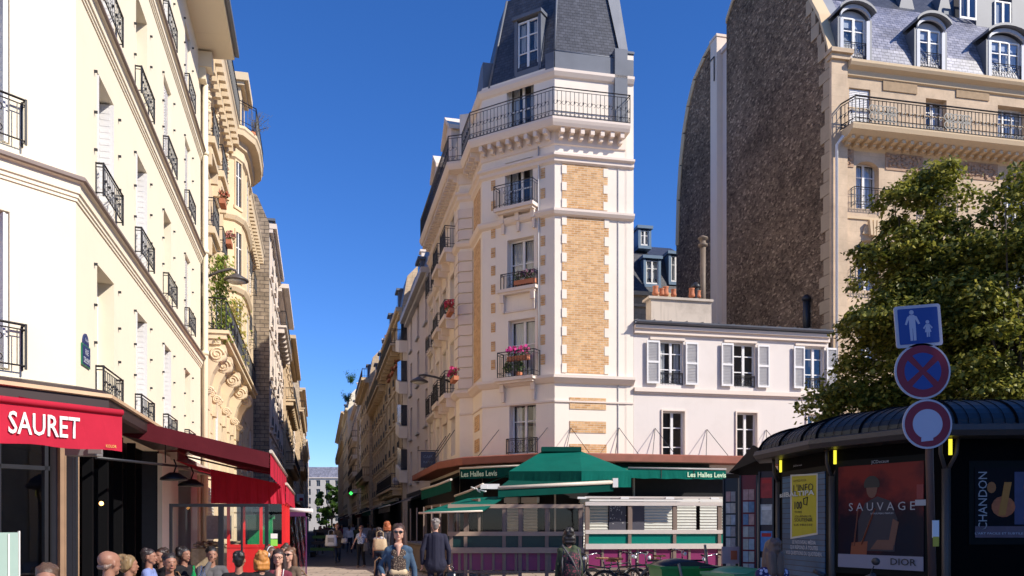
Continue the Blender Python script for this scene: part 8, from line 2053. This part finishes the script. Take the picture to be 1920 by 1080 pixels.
# ================================================================ trees
foliage('plane_leaf', (.06, .08, .012), (.18, .19, .028), (.44, .40, .075), .4)
foliage('lime_leaf', (.03, .075, .012), (.06, .13, .02), (.12, .20, .035), .35)
bark = plain('bark', (.09, .07, .05), rough=.9, var=.4, scale=9, bump=.6, bscale=20)
def tree(name, label, x, y, H, crown, trunk_h, n_leaf, leaf=.13, seed=1, mat='plane_leaf', group=None, r0=.2):
 """crown: list of (dx,dy,z,rx,ry,rz) ellipsoids filled with leaf clumps"""
 rnd = random.Random(seed); t = thing(name, label, 'tree', (x, y, 0), 0, group)
 q = MB(); q.tube([(0, 0, 0), (.05, .02, trunk_h * .5), (0, 0, trunk_h), (.1, .05, trunk_h + (H - trunk_h) * .45)], [r0, r0 * .8, r0 * .65, r0 * .3], 10, raw=True)
 ends = []
 for i in range(34):
  c = crown[rnd.randrange(len(crown))]; a = Vector((0, 0, trunk_h * rnd.uniform(.75, 1.0) + (H - trunk_h) * rnd.uniform(0, .3)))
  v = Vector([rnd.gauss(0, 1) for _ in range(3)]).normalized()
  b = Vector((c[0] + v.x * c[3] * .8, c[1] + v.y * c[4] * .8, c[2] + v.z * c[5] * .7)); m = a.lerp(b, .5) + Vector((rnd.uniform(-.2, .2), rnd.uniform(-.2, .2), rnd.uniform(-.1, .4)))
  q.tube([a, m, b], [r0 * .32, r0 * .16, .012], 5, raw=True); ends.append(b); ends.append(m.lerp(b, .5))
 q.build('trunk', bark, t, local=True)
 # clumps on the shell and inside
 cl = []
 tot = sum(c[3] * c[4] * c[5] for c in crown)
 for c in crown:
  k = int(120 * c[3] * c[4] * c[5] / tot) + 4
  for i in range(k):
   v = Vector([rnd.gauss(0, 1) for _ in range(3)]).normalized(); rr = rnd.uniform(.7, 1.12) if rnd.random() < .85 else rnd.uniform(.2, .6)
   cl.append((Vector((c[0] + v.x * c[3] * rr, c[1] + v.y * c[4] * rr, c[2] + v.z * c[5] * rr)), rnd.uniform(.28, .72)))
 vs = []; fs = []
 per = n_leaf // len(cl)
 for (p, r) in cl:
  sh = Vector((rnd.uniform(.7, 1.5), rnd.uniform(.7, 1.5), rnd.uniform(.4, .9)))
  for i in range(int(per * (r / .5) ** 1.6)):
   v = Vector([rnd.gauss(0, 1) for _ in range(3)]); v = v.normalized() * (abs(rnd.gauss(.8, .2))); v.z = abs(v.z) if rnd.random() < .6 else v.z
   c = p + Vector((v.x * r * sh.x, v.y * r * sh.y, v.z * r * sh.z - abs(v.x) * r * .2))
   s = leaf * rnd.uniform(.6, 1.25)
   n = (Vector((v.x * .5, v.y * .5, .75)) + Vector([rnd.gauss(0, .45) for _ in range(3)])).normalized(); a = n.cross(Vector((rnd.gauss(0, 1), rnd.gauss(0, 1), .3))).normalized(); b = n.cross(a)
   k = len(vs); vs += [c - a * s * .5, c + b * s * .38 - n * s * .08, c + a * s * .5, c - b * s * .38 - n * s * .08]; fs.append((k, k + 1, k + 2, k + 3))
 me = bpy.data.meshes.new('crown'); me.from_pydata([tuple(v) for v in vs], [], fs); me.materials.append(MAT[mat]); me.update()
 o = bpy.data.objects.new('crown', me); COL.objects.link(o); o.parent = t
 return t
def trees():
 # left hand crown of the pair, leaning over the kiosk
 x, y = at(1715, 0, 18.5).x, 18.5
 tree('street_tree', 'ragged sunlit street tree behind the kiosk, next to the low white building', x, y, 10.2, [(.1, 0, 8.9, .65, .9, 1.2), (-.1, 0, 7.5, 1.05, 1.3, 1.0), (.95, .3, 7.5, 1.0, 1.1, 1.0), (-.45, -.2, 5.7, 1.3, 1.4, 1.05), (.8, 0, 5.9, 1.3, 1.4, 1.2), (-.75, 0, 4.2, 1.15, 1.3, .8), (.6, 0, 4.1, 1.4, 1.4, .9), (-1.2, .1, 3.5, .6, .9, .5)], 3.2, 56000, .125, 3, r0=.2)
 x2, y2 = at(1900, 0, 16.8).x, 16.8
 tree('street_tree', 'darker leafy street tree at the right edge of the picture behind the kiosk', x2, y2, 8.6, [(.2, 0, 7.9, 1.1, 1.2, 1.1), (1.4, 0, 7.4, 1.5, 1.5, 1.3), (.2, 0, 6.6, 1.4, 1.3, 1.0), (-.3, 0, 5.4, 1.5, 1.5, 1.3), (1.2, 0, 5.2, 1.6, 1.6, 1.3), (-.5, 0, 4.0, 1.3, 1.4, .95), (1.1, 0, 3.9, 1.5, 1.5, .9)], 3.0, 44000, .12, 5, r0=.19)
 p = at(622, 0, 232); tree('distant_tree', 'round green tree at the far end of the street', p.x, 232, 15, [(0, 0, 9, 4.4, 3.5, 4.2), (3.6, 0, 12, 4.0, 3, 3.8), (-2.6, 0, 5.5, 3, 3, 3.5), (2.5, 0, 5.5, 5.5, 3, 4.5)], 3, 30000, .8, 9, 'lime_leaf', r0=.4)
 # red creeper and roof plants on the distant roofs are small shrubs
 for i, (px, py, Y, lab) in enumerate(((655, 706, 92, 'wispy green roof terrace shrub against the sky on the shaded side'), (648, 742, 97, 'dark clipped roof terrace shrub below the wispy one'))):
  c = at(px + 2, py + 8, Y); rnd = random.Random(i); g = MB()
  for k in range(500):
   v = Vector([rnd.gauss(0, .25) for _ in range(3)]); s = .11; q_ = c + v + V3(0, 0, abs(v.x)); g.face([q_, q_ + V3(s, 0, s * .4), q_ + V3(s * .3, s, s)], raw=True)
  o = g.build('roof_shrub', MAT['plant_leaf']); tag(o, lab, 'shrub')
trees()
# ================================================================ bicycles
def bicycle_proto():
 t = thing('bicycle', 'x', 'bicycle', (0, 0, 0)); fm = plain('bike_black', (.015, .015, .018), rough=.3, spec=.6); ch = plain('chrome', (.45, .45, .46), rough=.2, metal=.9); rb = plain('rubber', (.012, .012, .012), rough=.8)
 # bike along x: rear wheel at -.52, front at .52
 for nm, x in (('rear_wheel', -.52), ('front_wheel', .54)):
  q = MB(); q.tube([(x + .335 * math.cos(R(a)), 0, .345 + .335 * math.sin(R(a))) for a in range(0, 361, 12)], .016, 6, raw=True, cap=False); w = q.build('tyre', rb, None, local=True)
  e = bpy.data.objects.new(nm, None); COL.objects.link(e); e.parent = t; w.parent = e
  q = MB(); q.tube([(x + .31 * math.cos(R(a)), 0, .345 + .31 * math.sin(R(a))) for a in range(0, 361, 12)], .009, 4, raw=True, cap=False)
  for k in range(18): a = R(k * 20); q.tube([(x, .02 * (-1) ** k, .345), (x + .305 * math.cos(a), 0, .345 + .305 * math.sin(a))], .0018, 3, raw=True, cap=False)
  q.lathe((x, -.04, .345), [(.001, 0), (.025, 0), (.025, .08), (.001, .08)], 8, axis=(0, 1, 0)); w = q.build('rim', ch, None, local=True); w.parent = e
  q = MB(); q.tube([(x + .365 * math.cos(R(a)), 0, .345 + .365 * math.sin(R(a))) for a in range(20, 171, 15)], .014, 4, raw=True); q.build('mudguard', fm, t, local=True)
 q = MB(); T = lambda *p, r=.016: q.tube(list(p), r, 8, raw=True)
 T((-.08, 0, .30), (.42, 0, .74), r=.018); T((-.22, 0, .78), (.40, 0, .84)); T((-.08, 0, .30), (-.24, 0, .86)); T((-.08, 0, .30), (-.52, 0, .345), r=.011); T((-.22, 0, .76), (-.52, 0, .345), r=.010); T((.42, 0, .72), (.385, 0, .90), r=.02)
 for s in (-1, 1): T((.42, s*.02, .70), (.46, s*.05, .55), (.54, s*.05, .345), r=.011)
 q.build('frame', fm, t, local=True)
 q = MB(); q.lathe((-.08, -.05, .30), [(.001, 0), (.09, 0), (.09, .01), (.001, .01)], 14, axis=(0, 1, 0)); q.tube([(-.08, -.06, .30), (.06, -.07, .2)], .01, 5, raw=True); q.tube([(-.08, .06, .30), (-.22, .07, .40)], .01, 5, raw=True); q.build('crank', ch, t, local=True)
 q = MB(); q.tube([(-.24, 0, .84), (-.262, 0, .94)], .013, 6, raw=True); q.build('seat_post', ch, t, local=True)
 q = MB(); pts = [((-.42, 0), .075), ((-.36, 0), .09), ((-.28, 0), .075), ((-.2, 0), .035), ((-.12, 0), .02)]
 for a, b in zip(pts[:-1], pts[1:]):
  for s in (-1, 1): q.face([(a[0][0], 0, .975), (b[0][0], 0, .97), (b[0][0], s*b[1], .955), (a[0][0], s*a[1], .958)], raw=True, smooth=True); q.face([(a[0][0], s*a[1], .958), (b[0][0], s*b[1], .955), (b[0][0], s*b[1]*.8, .925), (a[0][0], s*a[1]*.8, .93)], raw=True)
 q.face([(-.42, -.075, .958), (-.42, .075, .958), (-.42, .06, .93), (-.42, -.06, .93)], raw=True); q.build('saddle', plain('brown_leather', (.24, .11, .05), rough=.5), t, local=True)
 q = MB(); q.tube([(.385, 0, .9), (.37, 0, 1.02), (.40, 0, 1.05)], .012, 6, raw=True); q.tube([(.28, -.28, 1.08), (.34, -.22, 1.09), (.40, -.06, 1.05), (.40, .06, 1.05), (.34, .22, 1.09), (.28, .28, 1.08)], .011, 6, raw=True); q.build('handlebar', ch, t, local=True)
 for s in (-1, 1): q = MB(); q.tube([(.20, s*.29, 1.07), (.30, s*.27, 1.085)], .017, 6, raw=True); q.tube([(.34, s*.2, 1.08), (.27, s*.26, 1.02)], .006, 4, raw=True); q.build('grip', rb, t, local=True)
 q = MB(); q.lathe((.43, 0, .98), [(.001, 0), (.03, .0), (.045, .05), (.001, .055)], 10, axis=(1, 0, 0)); q.build('head_lamp', plain('lamp_white', (.8, .8, .78), rough=.15), t, local=True)
 return t
def bicycles():
 b0 = bicycle_proto(); spots = [(1128, 17.6, 2.4, 'bicycle with a brown saddle nearest the woman in the olive jacket', .0), (1178, 17.2, -.5, 'black bicycle with a white headlamp, second from the woman in the olive jacket', .02), (1212, 18.2, 2.0, 'dark bicycle standing between the white lamp bicycle and the green cart', 0), (1255, 19.0, .5, 'bicycle with chrome bars behind the first green cart', 0), (1352, 17.0, 2.2, 'bicycle between the two green carts, handlebars turned', 0), (1388, 17.6, -.8, 'rearmost bicycle at the foot of the magazine racks', 0), (1150, 18.9, .2, 'bicycle parked crosswise behind the brown saddled one', 0)]
 for i, (px, Y, rz, lab, _) in enumerate(spots):
  o = b0 if i == 0 else copy_tree(b0); move_to(o, (at(px, 0, Y).x, Y, 0), rz); o['label'] = lab; o['group'] = 'bicycles parked in front of the stalls'
  o.scale = (1, 1, 1.0 + .05 * (i % 2))
bicycles()
def carts():
 gp = plain('cart_green', (.03, .26, .05), rough=.35, var=.1); lid = plain('cart_lid', (.02, .02, .022), rough=.35); g2 = plain('cart_green_pale', (.12, .34, .16), rough=.35)
 for i, (px, Y, w, top, m, lab) in enumerate(((1281, 12.4, .88, 1.13, gp, 'bright green street cleaning cart with a bulging black lid, in front of the bicycles'), (1380, 11.4, .62, 1.08, g2, 'paler green cart with a tilted lid beside the woman in the blossom blouse'))):
  p = at(px, 0, Y); t = thing('cleaning_cart', lab, 'cart', (p.x, Y, 0), .1 + i * .3, 'green street carts')
  q = MB();
  b = [(-w/2*.8, -.3), (w/2*.8, -.3), (w/2*.8, .3), (-w/2*.8, .3)]; tt = [(-w/2, -.36), (w/2, -.36), (w/2, .36), (-w/2, .36)]
  for k in range(4):
   j = (k + 1) % 4; q.face([(b[k][0], b[k][1], .25), (b[j][0], b[j][1], .25), (tt[j][0], tt[j][1], top - .05), (tt[k][0], tt[k][1], top - .05)], raw=True)
  q.face([(a, c, .25) for a, c in b][::-1], raw=True); q.box(-w/2 - .02, w/2 + .02, -.38, .38, top - .07, top - .03); q.build('bin', m, t, local=True)
  q = MB(); n = 10
  for k in range(n):
   x0 = -w/2 + w * k / n; x1 = -w/2 + w * (k + 1) / n; f = lambda x: top - .03 + (.09 if i == 0 else .05) * math.cos(x / w * math.pi) + (0 if i == 0 else (x / w) * .12)
   q.face([(x0, -.37, f(x0) - .02), (x1, -.37, f(x1) - .02), (x1, .37, f(x1)), (x0, .37, f(x0))], raw=True, smooth=True); q.face([(x0, -.37, top - .05), (x1, -.37, top - .05), (x1, -.37, f(x1) - .02), (x0, -.37, f(x0) - .02)], raw=True)
  q.build('lid', lid if i == 0 else g2, t, local=True)
  for s in (-1, 1):
   q = MB(); q.lathe((s * w * .42, -.03, .17), [(.001, 0), (.17, 0), (.17, .06), (.001, .06)], 18, axis=(0, 1, 0)); q.build('wheel', plain('rubber', (.012, .012, .012)), t, local=True)
  q = MB(); q.tube([(-w/2, .42, top + .02), (w/2, .42, top + .02)], .016, 6, raw=True); q.build('handle', iron, t, local=True)
 for i, (px, Y, lab) in enumerate(((1288, 12.0, 'pale wooden broom handle leaning across the bright green cart'), (1325, 13.6, 'upright worn wooden stake with red tape between the green carts'))):
  p = at(px, 0, Y); q = MB(); q.tube([(p.x - (.12 if i == 0 else .03), Y, 1.14 if i == 0 else 1.38), (p.x + .12, Y + .05, .1)], .022, 8, raw=True); o = q.build('wooden_pole', plain('pale_pole', (.32, .23, .16), var=.3)); tag(o, lab, 'pole')
 # scooter by the kiosk
 c = at(1590, 0, 7.6); t = thing('scooter', 'blue scooter with black handlebars parked in front of the poster, only its top showing', 'scooter', (c.x, 7.6, 0), .4)
 bl = plain('scooter_blue', (.02, .09, .22), rough=.25, spec=.6)
 q = MB(); q.ball((-.05, 0, 1.13), (.16, .10, .10), 12, 8); q.build('headlamp_cowl', bl, t, local=True)
 q = MB(); q.tube([(-.05, -.33, 1.25), (-.03, -.2, 1.19), (0, 0, 1.16), (-.03, .2, 1.19), (-.05, .33, 1.25)], .016, 8, raw=True); q.tube([(-.06, -.36, 1.26), (-.045, -.24, 1.22)], .024, 8, raw=True); q.tube([(-.06, .36, 1.26), (-.045, .24, 1.22)], .024, 8, raw=True); q.build('handlebar', iron, t, local=True)
 q = MB(); q.prism([(-.12, .45), (.06, .5), (.02, 1.1), (-.1, 1.1)], -.2, .2); q.build('leg_shield', bl, t, local=True)
 q = MB(); q.prism([(.0, .3), (1.1, .3), (1.15, .62), (.75, .78), (.45, .78), (.35, .38), (.0, .36)], -.14, .14); q.build('body', bl, t, local=True)
 q = MB(); q.ball((.72, 0, .82), (.36, .15, .07), 12, 6); q.build('seat', iron, t, local=True)
 for nm, x in (('front_wheel', -.28), ('rear_wheel', .95)): q = MB(); q.tube([(x + .2 * math.cos(R(a)), 0, .24 + .2 * math.sin(R(a))) for a in range(0, 361, 20)], .05, 8, raw=True, cap=False); q.lathe((x, -.04, .24), [(.001, 0), (.16, 0), (.16, .08), (.001, .08)], 14, axis=(0, 1, 0)); q.build(nm, plain('rubber', (.012, .012, .012)), t, local=True)
 q = MB(); q.tube([(-.28, 0, .24), (-.08, 0, 1.1)], .03, 8, raw=True); q.build('fork', iron, t, local=True)
 q = MB(); q.tube([(-.03, -.26, 1.2), (-.02, -.32, 1.34)], .006, 4, raw=True); q.ball((-.02, -.34, 1.38), (.02, .05, .035), 8, 6); q.build('mirror', iron, t, local=True)
carts()
# ================================================================ the block across the square (behind the camera's right shoulder); it shades the kiosk
def across_block():
 t = thing('corner_block_across_square', 'tall stone block across the square to the right, outside the picture, shading the kiosk', 'building', (27, -8, 0))
 F = Frame((22.5, 5.2), (0, -1), 1)
 if F.n.x > 0: F = Frame((22.5, 5.2), (0, -1), -1)
 L = 34; H = 17.6
 for j in range(6):
  for i in range(11): u = 1.2 + i * 3.0; z = 1.2 + j * 3.2; window(F, t, u, u + 1.2, z, z + 2.1, far=True, trans=(), fm=white_p)
 wall(F, 0, L, 0, H, stone, t)
 q = MB(F); q.box(0, L, -11, -.4, 0, H - .1); q.build('inner_wall', stone_pl, t)
 q = MB(F); q.box(-.2, L, -11, .5, H - .3, H); q.build('cornice', stone_pl, t)
 q = MB(F);
 q.face([(0, 0, H), (L, 0, H), (L, -1.2, H + 1.7), (0, -1.2, H + 1.7)]); q.face([(0, -1.2, H + 1.7), (L, -1.2, H + 1.7), (L, -11, H + 1.7), (0, -11, H + 1.7)]); q.face([(0, 0, H), (0, -1.2, H + 1.7), (0, -11, H + 1.7), (0, -11, H)]); q.build('roof', slate, t)
across_block()
